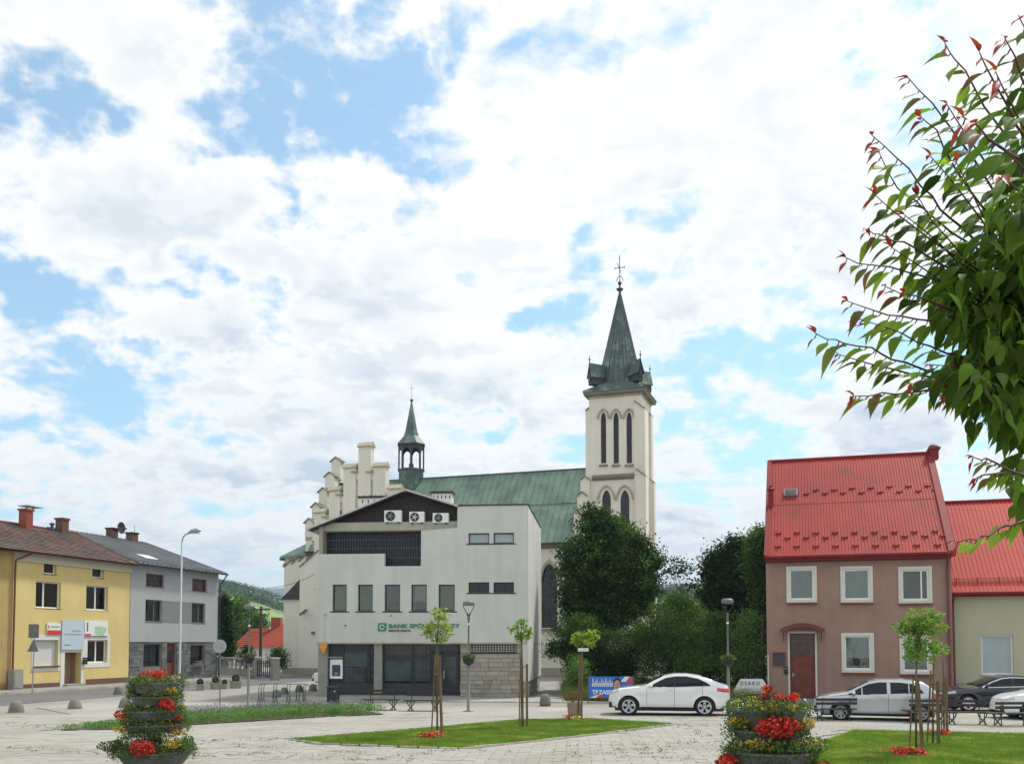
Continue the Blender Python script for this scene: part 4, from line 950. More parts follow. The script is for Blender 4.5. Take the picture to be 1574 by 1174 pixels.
prof += [(2*BN, prof[1][1]), (2*BN, 0)]
wg.prism_x(prof, x0w, x1w); west = wg.build('west_gable_wall', M['church'], church)
for (u0, u1, v, y) in ws: pin(FC, u0, u1, v, y, y+.75, cx(u0, v+34, y)[1], west)
# ---- low choir at the left with a polygonal copper roof
AP = [(437,856,4.0),(470,856,.5)]
xa0 = cx(441, 850, 3.0)[0]; xa1 = x0w
za0 = cx(455, 855, 1.5)[1]; za1 = cx(484, 815, 4.5)[1]
mb = MB(); foot = [(xa1, .8), (xa0+1.2, 1.0), (xa0, 2.6), (xa0, 7.6), (xa0+1.2, 9.2), (xa1, 9.4)]
mb.prism_z(foot, 0, za0); choir = mb.build('choir_wall', M['church'], church)
mb = MB(); n = len(foot); cpt = (xa1, 5.1, za1); fo = [(x-.35 if i not in (0, n-1) else x, y-(.35 if i < 3 else -.35), za0) for i, (x, y) in enumerate(foot)]
mb.add(fo+[cpt]+[(x, y, z-.22) for x, y, z in fo], [(i, i+1, n) for i in range(n-1)]+[(i, i+1, n+2+i, n+1+i) for i in range(n-1)]); cr = mb.build('choir_roof', M['copper'], church)
zt_ = cx(455,866,1.0)[1]; MB().prism_z([(x-.12, y-.12) for x, y in foot], zt_-.15, zt_+.1).build('cornice', M['trimdark'], choir)
# sacristy with slate lean-to roof and sloped buttress tops
x0s, x1s = cx(436.5, 980, -1.2)[0], cx(472, 980, -1.2)[0]; zs0 = cx(450, 920, -1.2)[1]; zs1 = cx(472, 881, -.2)[1]
sac = MB(); sac.box(x0s, x1s+.3, -1.2, 1.2, 0, zs0); sc_ = sac.build('sacristy_wall', M['church'], church)
sr = MB(); sr.prism([(x0s-.25, zs0-.05), (x1s+.3, zs0-.05), (x1s+.3, zs1), (x1s, zs1)], -1.45, 1.2); sr.build('sacristy_roof', M['copperblack'], church)
MB().box(x0s-.1, x1s+.3, -1.32, -1.202, 0, zp-.15).build('plinth', M['plinth'], sc_)
for (u0, u1, v, y) in ((437,448,866,.4),(448,459,862,.1),(459,470,858,-.2)):
    x0, x1 = cx(u0, v, y)[0], cx(u1, v, y)[0]; buttress(x0, x1, y, y+1.2, cx(u0, v+5, y)[1], 'L')
x0, x1 = cx(463.5, 900, BT-.1)[0], cx(492, 900, BT-.1)[0]; buttress(x0, x1-.01, BT-.4, BT+1.5, cx(464, 872, BT)[1], 'L')
MB().box(x0-.08, x1, BT-.55, BT-.402, 0, zp-.1).build('plinth', M['plinth'], trans)
# security cameras
cam1 = MB(); x_, z_ = cx(466, 943, BT-.5); cam1.tube([(x_, BT-.4, z_), (x_+.3, BT-.8, z_+.35)], .05, 5); cam1.tube([(x_-.1, BT-.9, z_-.1), (x_+.55, BT-.8, z_+.35)], .11, 6)
x_, z_ = cx(481, 970, BT-.5); cam1.lathe([(.0,-.25),(.18,-.15),(.18,0)], 8, (x_, BT-.5, z_)); cam1.build('floodlight', M['signback'], trans)
# ---- ridge turret
tx = cx(632, 740, BN)[0]; tz = lambda v: cx(632, v, BN)[1]; rr_ = (cx(650.5, 735, BN)[0]-cx(614, 735, BN)[0])/2
TO = (tx, BN)
def oc(r, z): return [(TO[0]+r*math.cos(math.pi/8+i*math.pi/4), TO[1]+r*math.sin(math.pi/8+i*math.pi/4), z) for i in range(8)]
mb = MB(); mb.lathe([(rr_*1.0, tz(765)), (rr_*1.0, tz(724)), (rr_*1.1, tz(724)), (rr_*1.1, tz(722)), (0, tz(722))], 8, (TO[0], TO[1], 0)); turret = mb.build('turret_base', M['copperdark'], church)
mb = MB()
ps = oc(rr_*.94, 0)
for i in range(8):
    x, y, _ = ps[i]; mb.tube([(x, y, tz(722)), (x, y, tz(684))], .075, 6)
mb.build('turret_post', M['copperblack'], turret)
mb = MB()
for i in range(8):       # pointed arch spandrels between posts
    a_, b_ = Vector(ps[i]), Vector(ps[(i+1) % 8]); zt2, zs2 = tz(690.5), tz(701)
    for k in range(6):
        t0, t1 = k/6, (k+1)/6; f = lambda t: zs2+(zt2-zs2)*math.sin(min(t, 1-t)*math.pi)**.7
        p0, p1 = a_.lerp(b_, t0), a_.lerp(b_, t1)
        mb.add([(p0.x, p0.y, f(t0)), (p1.x, p1.y, f(t1)), (p1.x, p1.y, tz(683.5)), (p0.x, p0.y, tz(683.5))], [(0,1,2,3)])
mb.build('turret_arcade', M['copperblack'], turret)
mb = MB(); e = rr_*1.13
mb.lathe([(0, tz(685)), (e, tz(685)), (e, tz(683.5)), (rr_*.62, tz(671)), (rr_*.48, tz(662)), (.05, tz(616))], 8, (TO[0], TO[1], 0)); ts = mb.build('turret_spire', M['copperdark'], church)
MB().lathe([(.04, tz(618)), (.16, tz(616)), (.16, tz(614.5)), (.03, tz(613))], 8, (TO[0], TO[1], 0)).build('finial', M['copperblack'], ts)
MB().tube([(TO[0], TO[1], tz(614)), (TO[0], TO[1], tz(591))], .03, 5).tube([(TO[0]-.24, TO[1], tz(597)), (TO[0]+.24, TO[1], tz(597))], .03, 5).build('cross', M['flash'], ts)
MB().lathe([(.0, tz(722)), (.24, tz(722)), (.24, tz(714)), (.12, tz(711)), (.05, tz(708)), (0, tz(707))], 8, (TO[0], TO[1], 0)).build('bell', M['copperblack'], turret)
# ------------------------------------------------------------------ houses on the left
FL = FL0; ZP = .11
def lx(u, v, b=0): return FL.px(u, v, b)
yh = thing('yellow_house', 'yellow rendered house with brown tiled roof and white framed ground floor', 'house', fr=FL)
gh = thing('grey_house', 'light grey house with dark stone ground floor and standing seam roof', 'house', fr=FL)
xa = 0.0; xb = lx(198.5, 980)[0]; xc = lx(334, 980)[0]; zeY = lx(110, 857)[1]; zeG = lx(266, 874)[1]

aw = [(67.5,863,87,882),(142,869.5,159.5,888)]; mw = [(55,893.5,93.5,934.5),(132.5,900,166,937.5)]
RA = [rect(FL, *q) for q in aw]; RM = [rect(FL, *q) for q in mw]; RS = rect(FL, 52, 983, 89, 1023); RD = rect(FL, 98.5, 1002, 124, 1060); RW = rect(FL, 134, 983, 164.5, 1018)
RD = (RD[0], RD[1], ZP, RD[3])
mb = MB(); mb.wall([(xa, 0), (xb, 0), (xb, zeY), (xa, zeY)], [hole(*r) for r in RA+RM+[RS, RD, RW]], 0, .4)
wallY = mb.build('wall', M['yellow'], yh)
DH = 9.0
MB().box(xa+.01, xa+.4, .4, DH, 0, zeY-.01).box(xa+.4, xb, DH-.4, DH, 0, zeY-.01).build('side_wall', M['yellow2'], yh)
for i, r in enumerate(RA): window(yh, *r, .16, M['glass'], M['pvc'], .08, .08, sill=.08, sillm=M['oxide'])
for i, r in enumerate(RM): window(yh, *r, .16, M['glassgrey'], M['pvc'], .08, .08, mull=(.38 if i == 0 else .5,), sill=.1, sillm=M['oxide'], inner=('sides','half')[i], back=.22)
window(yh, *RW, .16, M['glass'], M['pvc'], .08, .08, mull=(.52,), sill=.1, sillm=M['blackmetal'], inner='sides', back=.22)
# roller shutter with slats
x0, x1, z0, z1 = RS; sh = MB().box(x0, x1, .20, .23, z0, z1).build('shutter', M['shutter'], yh); k = 0; z = z0+.02
slt = MB().box(0, x1-x0-.04, -.015, 0, 0, .075).mesh('slat', M['shutter'])
while z < z1-.1: link('slat', slt, sh, (x0+.02, .2, z)); z += .085
MB().box(x0-.1, x1+.1, -.12, .05, z0-.07, z0-.003).build('sill', M['blackmetal'], yh)
# white painted surrounds stand proud of the yellow render
def surround(u0, v0, u1, v1, r, nm, y=-.025):
    X0, X1, Z0, Z1 = rect(FL, u0, v0, u1, v1); Z0 = max(Z0, ZP)
    h_ = hole(*r); b_ = MB()
    if r[2] <= ZP+.01: b_.box(X0, r[0], y, -.002, Z0, Z1).box(r[1], X1, y, -.002, Z0, Z1).box(r[0], r[1], y, -.002, r[3], Z1)
    else: b_.wall([(X0, Z0), (X1, Z0), (X1, Z1), (X0, Z1)], [h_], y, .023)
    return b_.build(nm, M['whitewash'], yh)
X1s = rect(FL, 48.5, 975, 92.5, 1031)[1]
surround(48.5, 975, 92.3, 1031, RS, 'window_surround'); surround(92.8, 976, 128.5, 1060, RD, 'door_surround', -.03); surround(129, 975, 168.5, 1025, RW, 'window_surround')
# doorway: recessed brownish passage and a step
x0, x1, z0, z1 = RD; d_ = MB(); d_.box(x0+.02, x1-.02, .75, .8, z0, z1).box(x0-.03, x0, .4, .8, z0, z1).box(x1, x1+.03, .4, .8, z0, z1).box(x0, x1, .4, .8, z1, z1+.05); dr_ = d_.build('door', mat('doorbeige', (.34,.22,.15), .7, .15, 3), yh)
MB().box(x0+.06, x0+.3, .70, .75, z0+.05, z1-.1).build('door_leaf', M['doorwood'], dr_)
MB().box(x0-.1, x1+.1, -.35, .4, ZP-.02, ZP+.12).build('step', M['concrete'], yh)
# eaves band, gutter, downpipe, plinth
MB().box(xa, xb, -.12, -.002, zeY-.55, zeY-.02).build('eaves_band', M['cream'], yh)
MB().box(xa, RD[0]-.4, -.05, -.002, 0, ZP+.25).box(RD[1]+.5, xb, -.05, -.002, 0, ZP+.35).build('plinth', M['brickbrown'], yh)
g_ = MB(); g_.tube([(xa-.1, -.50, zeY-.02), (xb+.05, -.50, zeY-.02)], .075, 6); g_.tube([(xa+.9, -.5, zeY-.05), (xa+.35, -.3, zeY-.35), (xa+.05, -.10, zeY-.5), (xa+.02, -.10, zeY-1), (xa+.02, -.10, ZP)], .055, 6); g_.build('downpipe', M['oxide'], yh)
# tiled roof: individual course steps, ridge
Y1 = 4.6; zr = FL.px(60, 811, Y1)[1]; xr_ = xb
bR, zRt = FL.pa(115, 820, xb)
Y1 = max(3.2, min(7, bR)); zr = zRt
DH = Y1*2
L_ = math.hypot(Y1+.6, zr-zeY); an = math.atan2(zr-zeY, Y1+.6)
rfm = MB().add([(xa-14.5, -.6, zeY), (xb+.02, -.6, zeY), (xb+.02, Y1, zr), (xa-14.5, Y1, zr), (xa-14.5, 2*Y1+.6, zeY), (xb+.02, 2*Y1+.6, zeY)], [(0,1,2,3),(3,2,5,4)]).add([(xa-14.5, -.6, zeY-.1), (xb+.02, -.6, zeY-.1), (xb+.02, Y1, zr-.1), (xa-14.5, Y1, zr-.1)], [(0,3,2,1)])
roofY = rfm.build('roof', M['tileroof'], yh)
tl = MB(); rows_ = int(L_/.30); rr2 = random.Random(8); ct, st = math.cos(an), math.sin(an)
for r in range(rows_):
    s0 = r*.30
    x = xa-.2 if True else xa
    x = xa-5.2
    while x < xb-.02:
        w_ = .40; lift = .035+rr2.uniform(0, .02); s1 = s0+.33
        def q(s, h): return (-.62+s*ct-h*st, zeY+s*st+h*ct)
        (ya, zA), (yb, zB), (yc, zC) = q(s0, lift+.02), q(s1, .02), q(s0, .005)
        tl.add([(x, ya, zA), (x+w_-.02, ya, zA), (x+w_-.02, yb, zB), (x, yb, zB), (x, yc, zC), (x+w_-.02, yc, zC)], [(0,1,2,3),(4,5,1,0)]); x += w_
o = tl.build('roof_tiles', M['tileroof'], roofY); o['kind'] = 'stuff'
rc = MB().tube([(xa-14.5, Y1, zr+.03), (xb+.05, Y1, zr+.03)], .11, 7); rc.tube([(xb+.04, -.66, zeY+.02), (xb+.04, Y1, zr+.05)], .07, 6); rc.build('ridge_tiles', M['brickbrown'], roofY)
def chimney(par, fr, u0, u1, vt, vb, b, m, capm, capz=.12, name='chimney'):
    x0, x1 = fr.px(u0, vt, b)[0], fr.px(u1, vt, b)[0]; z0, z1 = fr.px((u0+u1)/2, vb, b)[1], fr.px((u0+u1)/2, vt, b)[1]; x1 = x0+(x1-x0)*.5; dd = .58
    c_ = MB(); c_.box(x0, x1, b-dd/2, b+dd/2, z0-1.2, z1-capz); ch_ = c_.build(name, M[m], par)
    MB().box(x0-.07, x1+.07, b-dd/2-.07, b+dd/2+.07, z1-capz, z1).build('chimney_cap', M[capm], ch_)
    b3 = MB(); nz_ = int((z1-z0+1)/.09)
    for k in range(nz_): b3.box(x0-.006, x1+.006, b-dd/2-.006, b+dd/2+.006, z1-capz-.085-k*.09, z1-capz-.015-k*.09)
    b3.build('brick_course', M[m], ch_); return ch_
c1 = chimney(roofY, FL, 35, 55.5, 783, 811, Y1-.6, 'brickred', 'brickred'); c2 = chimney(roofY, FL, 91, 110, 797, 819, Y1-.3, 'brickbrown', 'brickbrown')
x_, z_ = FL.px(45, 779, Y1-.6); MB().box(x_-.55, x_+.75, Y1-1.0, Y1-.2, z_+.0, z_+.05).box(x_-.3, x_-.25, Y1-.7, Y1-.6, z_-.2, z_+.02).box(x_+.25, x_+.3, Y1-.7, Y1-.6, z_-.2, z_+.02).build('metal_hood', M['galv'], c1)
x_, z_ = FL.px(80, 812, Y1-.3); MB().lathe([(.10,-.5),(.10,.25),(.17,.25),(.17,.33),(0,.42)], 8, (x_, Y1-.3, z_)).build('vent_pipe', M['navy'], roofY)
# signs on the yellow wall are things of their own
def wallsign(name, u0, v0, u1, v1, label, m, y=-.05, cat='sign'):
    x0, x1, z0, z1 = rect(FL, u0, v0, u1, v1, y); s_ = thing(name, label, cat, FL.w(x0, y, z0), 74.1); MB().box(0, x1-x0, -.03, .03, 0, z1-z0).build('board', M[m], s_); return s_, x1-x0, z1-z0
s_, W_, H_ = wallsign('wall_sign', 94.8, 953, 128.5, 998, 'large pale blue board above the doorway of the yellow house', 'bluesign', -.08)
for (x, z, w_, t_) in ((.45,.62,.45,.03),(.08,.5,.84,.025),(.12,.14,.3,.018)): 
    lb = MB()
    for k in range(int(w_*W_/.09)): lb.box(W_*x+k*.09, W_*x+k*.09+.06, -.036, -.031, H_*z, H_*z+random.uniform(.05, .10)); 
    lb.build('faded_lettering', M['signback' if t_ < .02 else 'galv'], s_)
s_, W_, H_ = wallsign('wall_sign', 72, 957, 93, 974.5, 'small white wall sign with a red band along its bottom', 'white')
MB().box(0, W_, -.036, -.031, 0, H_*.36).build('red_band', M['red'], s_); MB().box(W_*.06, W_*.14, -.036, -.031, H_*.5, H_*.8).build('emblem', M['red'], s_)
lb = MB()
for k in range(9): lb.box(W_*.25+k*W_*.075, W_*.25+k*W_*.075+.05, -.036, -.031, H_*.6, H_*.6+.08); lb.box(W_*.1+k*W_*.09, W_*.1+k*W_*.09+.05, -.042, -.037, H_*.12, H_*.12+.07) if False else None
lb.build('lettering', M['signback'], s_)
s_, W_, H_ = wallsign('wall_sign', 129.8, 953.5, 165.5, 977.5, 'wide white wall sign with pale green map above the open window', 'white')
x_ = MB(); x_.prism([(W_*.42,H_*.12),(W_*.80,H_*.05),(W_*.93,H_*.35),(W_*.90,H_*.58),(W_*.62,H_*.66),(W_*.42,H_*.6)], -.036, -.031); x_.build('green_patch', M['palegreen'], s_)
MB().box(W_*.0, W_*.27, -.036, -.031, -.02, H_*.16).build('pink_tag', mat('pinktag', (.6,.08,.2), .5), s_); MB().box(W_*.3, W_*.98, -.036, -.031, .0, .04).build('dark_line', M['green'], s_)
lb = MB()
for k in range(6): lb.box(W_*.08, W_*.13+.03*(k % 2), -.036, -.031, H_*(.3+.1*k), H_*(.3+.1*k)+.07)
lb.build('lettering', M['blackmetal'], s_)
s_, W_, H_ = wallsign('letter_box', 128, 1010, 134, 1020.5, 'small black letter box beside the doorway of the yellow house', 'blackmetal', -.14, 'letter box'); MB().box(.05, W_-.05, -.036, -.031, H_*.7, H_*.78).build('slot', M['galv'], s_)
# ochre neighbour at the picture's edge
nb_ = thing('ochre_house', 'ochre house front with dark door at the left picture edge', 'house', fr=FL)
mb = MB(); mb.wall([(-14, 0), (-.02, 0), (-.02, zeY-.05), (-14, zeY-.05)], [hole(-2.6, -1.05, ZP, 4.2), hole(-6.5, -5, 4.8, 6.4), hole(-10.5, -9, 4.8, 6.4)], .05, .4); mb.box(-14, -13.6, .45, 8, 0, zeY-.06)
nb_w = mb.build('wall', M['yellow2'], nb_); MB().box(-2.6, -1.05, .30, .36, ZP, 4.2).build('door', M['doorwood'], nb_)
for x in (-6.5, -10.5): window(nb_, x, x+1.5, 4.8, 6.4, .2, M['glass'], M['pvc'], .08, .08, mull=(.5,), sill=.1)
nb_ = MB().box(-.85, -.12, -.18, .04, ZP, 2.0)
p0 = FL.px(25, 1066, -.5); v_ = MB(); v_.box(-.35, .35, -.2, .2, 0, 1.15).box(-.30, .30, -.22, -.2, .1, 1.0); o = v_.build('utility_cabinet', M['concrete']); pw = FL.w(FL.px(24,1050,-.45)[0], -.45, ZP); o.location = pw; o.rotation_euler = (0, 0, FL.t); tag(o, 'grey concrete utility cabinet against the left end of the yellow house', 'cabinet')
# ---- grey house
aw = [(224,882,251.5,901.5),(295,889.5,317.5,908.5)]; mw = [(223,921.5,248.5,955.5),(294,926.5,315,957.5)]
RA = [rect(FL, *q) for q in aw]; RM = [rect(FL, *q) for q in mw]
z986 = lx(266, 986)[1]
gw = [rect(FL, 221, 990, 247.5, 1024), rect(FL, 293, 991, 313.5, 1021.5)]; RD = rect(FL, 257, 988.5, 270, 1052); RD = (RD[0], RD[1], ZP+.15, RD[3])
mb = MB(); mb.wall([(xb+.01, z986), (xc, z986), (xc, zeG), (xb+.01, zeG)], [hole(*r) for r in RA+RM], -.03, .4); mb.box(xc-.4, xc, .37, 13.8, 0, zeG-.01); mb.build('wall', M['greywall'], gh)
mb = MB(); mb.wall([(xb+.01, 0), (xc+.02, 0), (xc+.02, z986-.003), (xb+.01, z986-.003)], [hole(*r) for r in gw+[RD]], .03, .35); gb_ = mb.build('ground_wall', M['mortar'], gh)
MB().box(rect(FL,248.8,923,293.6,955.5)[0], rect(FL,248.8,923,293.6,955.5)[1], -.045, -.033, RM[0][2], RM[0][3]).build('dark_render_panel', M['greyband'], gh)
for r in RA: 
    wn = window(gh, *r, .12, M['glassbrown'], M['oxide'], .07, .08, sill=.08, sillm=M['signback'], bars=3)
for r in RM: window(gh, *r, .12, M['glassbrown'], M['signback'], .07, .08, mull=(.6,), sill=.08, sillm=M['signback'], inner='half', back=.24)
for i, r in enumerate(gw): window(gh, *r, .2, M['glass'], M['darkmetal'], .07, .08, mull=(.5,) if i == 0 else (), sill=.08, sillm=M['darkmetal'])
dd_ = MB().box(RD[0], RD[1], .2, .26, RD[2], RD[3]).build('door', M['oxide'], gh)
MB().box(RD[0]+.2, RD[1]-.2, .19, .2, RD[2]+1.1, RD[3]-.5).build('door_pane', M['glass'], dd_)
MB().box(RD[0]-.3, RD[1]+.3, -.5, .3, ZP-.02, ZP+.15).build('step', M['concrete'], gh)
# stone cladding: every stone a piece up to 300, then joined
def clad(par, x0, x1, z0, z1, y, holes, m, sw=(.28,.62), shh=.19, seed=1, cap=280):
    r_ = random.Random(seed); z = z0; n = 0; rest = MB()
    base = [MB().box(-.5, .5, -.5, .5, -.5, .5).mesh('stone', m)]
    while z < z1-.05:
        h_ = min(shh, z1-z); x = x0
        while x < x1-.03:
            w_ = min(r_.uniform(*sw), x1-x); segs = [(x, x+w_)]
            for (a, b_, c_, d) in holes:
                if z+h_ > c_+.03 and z < d-.03:
                    ns = []
                    for p, q in segs:
                        if q <= a or p >= b_: ns.append((p, q)); continue
                        if p < a: ns.append((p, a))
                        if q > b_: ns.append((b_, q))
                    segs = ns
            for p, q in segs:
                if q-p < .07: continue
                dep = .03+r_.uniform(0, .035); sc_ = (q-p-.018, dep, h_-.018); lc = ((p+q)/2, y-dep/2, z+h_/2)
                if n < cap: link('stone', base[0], par, lc, (0, 0, 0), sc_)
                else: rest.box(lc[0]-sc_[0]/2, lc[0]+sc_[0]/2, lc[1]-sc_[1]/2, lc[1]+sc_[1]/2, lc[2]-sc_[2]/2, lc[2]+sc_[2]/2)
                n += 1
            x += w_
        z += h_
    if n > cap: o = rest.build('stonework', m, par); o['kind'] = 'stuff'
clad(gb_, xb+.05, xc+.02, .05, z986-.01, .03, [(r[0]-.08, r[1]+.08, r[2]-.07, r[3]) for r in gw+[RD]], M['slatestone'], (.4,.95), .27)
# standing seam roof with skylight
bG, zG = FL.pa(216, 833, xc-.0)
rG, zGr = Y1+.3, None
bq, zq = FL.pa(337, 880, xc); 
Yg = 6.9; zgr = 10.75

rfm = MB().add([(xb-.3, -.5, zeG+.05), (xc+.25, -.5, zeG+.05), (xc+.25, Yg, zgr), (xb-.3, Yg, zgr), (xb-.3, 2*Yg+.5, zeG+.05), (xc+.25, 2*Yg+.5, zeG+.05)], [(0,1,2,3),(3,2,5,4)]).add([(xb+.1, -.5, zeG-.03), (xc+.25, -.5, zeG-.03), (xc+.25, Yg, zgr-.08), (xb+.1, Yg, zgr-.08)], [(0,3,2,1)])
roofG = rfm.build('roof', M['zinc'], gh)
roof_sheets(roofG, xb+.12, xc+.25, -.55, zeG+.08, Yg, zgr+.04, 20, M['zinc'], seam=.11)
MB().tube([(xb, Yg, zgr+.06), (xc+.3, Yg, zgr+.06)], .09, 6).tube([(xc+.27, -.55, zeG+.08), (xc+.27, Yg, zgr+.08)], .07, 6).tube([(xc+.27, Yg, zgr+.08), (xc+.27, 2*Yg+.5, zeG+.08)], .07, 6).build('verge', M['navy'], roofG)
MB().prism_x([(0, zeG), (2*Yg, zeG), (Yg, zgr-.1)], xc-.4, xc-.02).build('gable_wall', M['greywall'], gh)
MB().tube([(xb+.05, -.62, zeG+.0), (xc+.35, -.62, zeG+.0)], .075, 6).tube([(xc+.3, -.6, zeG-.05), (xc+.32, -.3, zeG-.45), (xc+.1, -.12, zeG-.8), (xc+.08, -.12, ZP)], .05, 6).build('gutter', M['blackmetal'], gh)
an = math.atan2(zgr-zeG, Yg+.55)
def onroof(u, v):      # sight line onto the front slope
    for y in np.linspace(-.4, Yg, 200):
        x_, z_ = FL.px(u, v, float(y))
        if z_ <= zeG+.08+(y+.55)*math.tan(an): return x_, float(y), z_
    return x_, float(y), z_
for (u, v) in ((226, 858),):
    x_, y_, z_ = onroof(u, v); s_ = link('skylight', MB().box(-.75, .75, -.55, .55, .02, .13).mesh('skylight', M['signback']), roofG, (x_, y_, z_), (an, 0, 0)); link('pane', MB().box(-.65, .65, -.47, .47, .10, .14).mesh('pane', M['white']), s_)
c3 = chimney(roofG, FL, 168, 185.5, 812, 834, Yg-.2, 'brickbrown', 'blackmetal'); c4 = chimney(roofG, FL, 198.5, 216.5, 819, 836, Yg-.1, 'brickbrown', 'blackmetal')
x_, z_ = FL.px(207, 806, Yg-.1); MB().tube([(x_, Yg-.1, z_-1), (x_, Yg-.1, z_)], .02, 4).build('aerial', M['blackmetal'], c4)
x_, z_ = FL.px(186, 811, Yg-.9); dsh = thing('satellite_dish', 'dark round satellite dish fixed to the left grey chimney', 'satellite dish', FL.w(x_, Yg-.9, z_), 74.1)
MB().lathe([(0,.10),(.2,.08),(.42,.0),(.46,-.04),(.44,-.04),(.2,.05),(0,.07)], 18, (0,0,0), 'y').build('reflector', M['darkmetal'], dsh, smooth=True); MB().tube([(0,.0,-.42),(0,-.42,-.1)], .015, 4).box(-.05,.05,-.5,-.42,-.13,-.03).build('receiver_arm', M['blackmetal'], dsh); MB().tube([(0,.1,0),(0,.35,-.15)], .03, 5).build('mount', M['blackmetal'], dsh)
# flower boxes at the grey house's window
r = gw[1]; fx = MB().box(r[0]+.1, r[1]-.1, -.30, -.06, r[2]-.02, r[2]+.16); 
wf = thing('window_box', 'small window box with pale pink flowers on the stone wall', 'flower box', FL.w(r[0], 0, 0), 74.1)
MB().box(.1, r[1]-r[0]-.1, -.32, -.08, r[2], r[2]+.16).build('box', M['signback'], wf)
C = np.array([(random.uniform(.1, r[1]-r[0]-.1), random.uniform(-.35, -.1), r[2]+.15+random.random()*.2) for _ in range(160)]); V, F = leaf_quads(C, .07); npmesh('foliage', V, F, M['fol'], wf, kind='stuff')
C = np.array([(random.uniform(.3, r[1]-r[0]-.3), random.uniform(-.38, -.2), r[2]+.2+random.random()*.12) for _ in range(40)]); V, F = leaf_quads(C, .08); npmesh('blossoms', V, F, mat('pinkflower', (.7,.35,.38)), wf, kind='stuff')
# ------------------------------------------------------------------ pink house and its neighbour
p0 = G(1180, 1076); PA = -17.0; FP = Fr(p0.x, p0.y, PA)
ph = thing('pink_house', 'dull pink rendered house with corrugated red metal roof and brown door', 'house', fr=FP)
def hx(u, v, b=0): return FP.px(u, v, b)
WP = hx(1464, 950)[0]; ZE = hx(1320, 853)[1]
UP = [rect(FP, *q) for q in [(1209.5,870.5,1255,925),(1292.5,870.5,1341,925),(1381.5,871,1432,926)]]
LO = [rect(FP, *q) for q in [(1294,973,1343,1032.5),(1383.5,975,1432,1035)]]
RD = rect(FP, 1214.5, 973, 1253, 1076); RD = (RD[0], RD[1], .12, RD[3])
mb = MB(); mb.wall([(0, 0), (WP, 0), (WP, ZE), (0, ZE)], [hole(*r) for r in UP+LO+[RD]], 0, .35); wP = mb.build('wall', M['pink'], ph)
BD = 6.4; zR2 = hx(1320, 703.5, BD)[1]
mb = MB(); 
for x0, x1 in ((0, .35), (WP-.35, WP)): mb.prism_x([(.35, 0), (2*BD, 0), (2*BD, ZE-.03), (BD, zR2-.06), (.35, ZE-.03)], x0+.004, x1-.004)
mb.build('gable_wall', M['pink'], ph)
def dbl(par, r, pane, open_=False):
    x0, x1, z0, z1 = r; fw = .115
    b_ = MB(); b_.wall([(x0-.02, z0-.02), (x1+.02, z0-.02), (x1+.02, z1+.02), (x0-.02, z1+.02)], [hole(x0+fw, x1-fw, z0+fw, z1-fw)], -.05, .12); w_ = b_.build('window', M['frame'], par)
    b_ = MB(); b_.wall([(x0+fw-.01, z0+fw-.01), (x1-fw+.01, z0+fw-.01), (x1-fw+.01, z1-fw+.01), (x0+fw-.01, z1-fw+.01)], [hole(x0+fw+.08, x1-fw-.08, z0+fw+.08, z1-fw-.08)], .05, .06); b_.build('sash', M['pvc'], w_)
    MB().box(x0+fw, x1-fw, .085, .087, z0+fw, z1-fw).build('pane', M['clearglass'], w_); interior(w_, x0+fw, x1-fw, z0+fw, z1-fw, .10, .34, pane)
    if open_: 
        xm = x1-fw-.32; MB().box(xm-.03, xm+.03, .06, .08, z0+fw, z1-fw).build('sash_bar', M['pvc'], w_)
    MB().box(x0-.02, x1+.02, -.14, 0, z0-.10, z0-.025).build('sill', M['oxide'], w_)
for i, r in enumerate(UP): dbl(ph, r, ('lace','lace','open')[i], i == 2)
for i, r in enumerate(LO): dbl(ph, r, 'half' if i == 0 else 'lace')
# curtains' pale folds behind two panes are part of the pane colour; door with lights
x0, x1, z0, z1 = RD; zt_ = hx(1234, 1008)[1]
d_ = MB().box(x0+.06, x1-.06, .16, .22, z0, zt_-.05).build('door', M['doorwood'], ph)
pn = MB(); w2 = (x1-x0-.3)/2
for i in range(2):
    for (a, b_) in ((z0+.15, z0+.85), (z0+.98, zt_-.2)): pn.box(x0+.15+i*(w2+.02), x0+.13+i*(w2+.02)+w2-.06, .14, .16, a, b_)
pn.build('door_panel', M['doorwood'], d_); MB().box(x0+.10, x0+.13, .10, .16, 1.15, 1.32).box(x0+.10, x0+.22, .10, .12, 1.22, 1.25).build('handle', M['chrome'], d_)
tr = MB(); tr.box(x0, x0+.06, .12, .25, z0, z1).box(x1-.06, x1, .12, .25, z0, z1).box(x0, x1, .12, .25, z1-.06, z1).box(x0, x1, .12, .25, zt_-.05, zt_+.03)
for k in (1, 2): xx = x0+(x1-x0)*k/3; tr.box(xx-.02, xx+.02, .13, .17, zt_, z1)
tr.box(x0, x1, .13, .165, (zt_+z1)/2-.02, (zt_+z1)/2+.02); t_ = tr.build('door_frame', M['oxide'], ph); MB().box(x0+.03, x1-.03, .18, .2, zt_, z1-.03).build('pane', M['glassbrown'], t_)
MB().box(x1+.01, x1+.09, -.03, .05, z0, z1+.12).box(x0-.09, x0-.01, -.03, .05, z0, z1+.12).box(x0-.09, x1+.09, -.03, .05, z1+.0, z1+.1).build('door_surround', M['frame'], ph)
MB().box(x0-.2, x1+.2, -.4, .3, 0, .12).build('doorstep', M['concrete'], ph)
cn = MB(); n = 12; xa_, xb_ = x0-.42, x1+.45; arc = [(xa_+(xb_-xa_)*i/n, z1+.12+.28*math.sin(math.pi*i/n)) for i in range(n+1)]
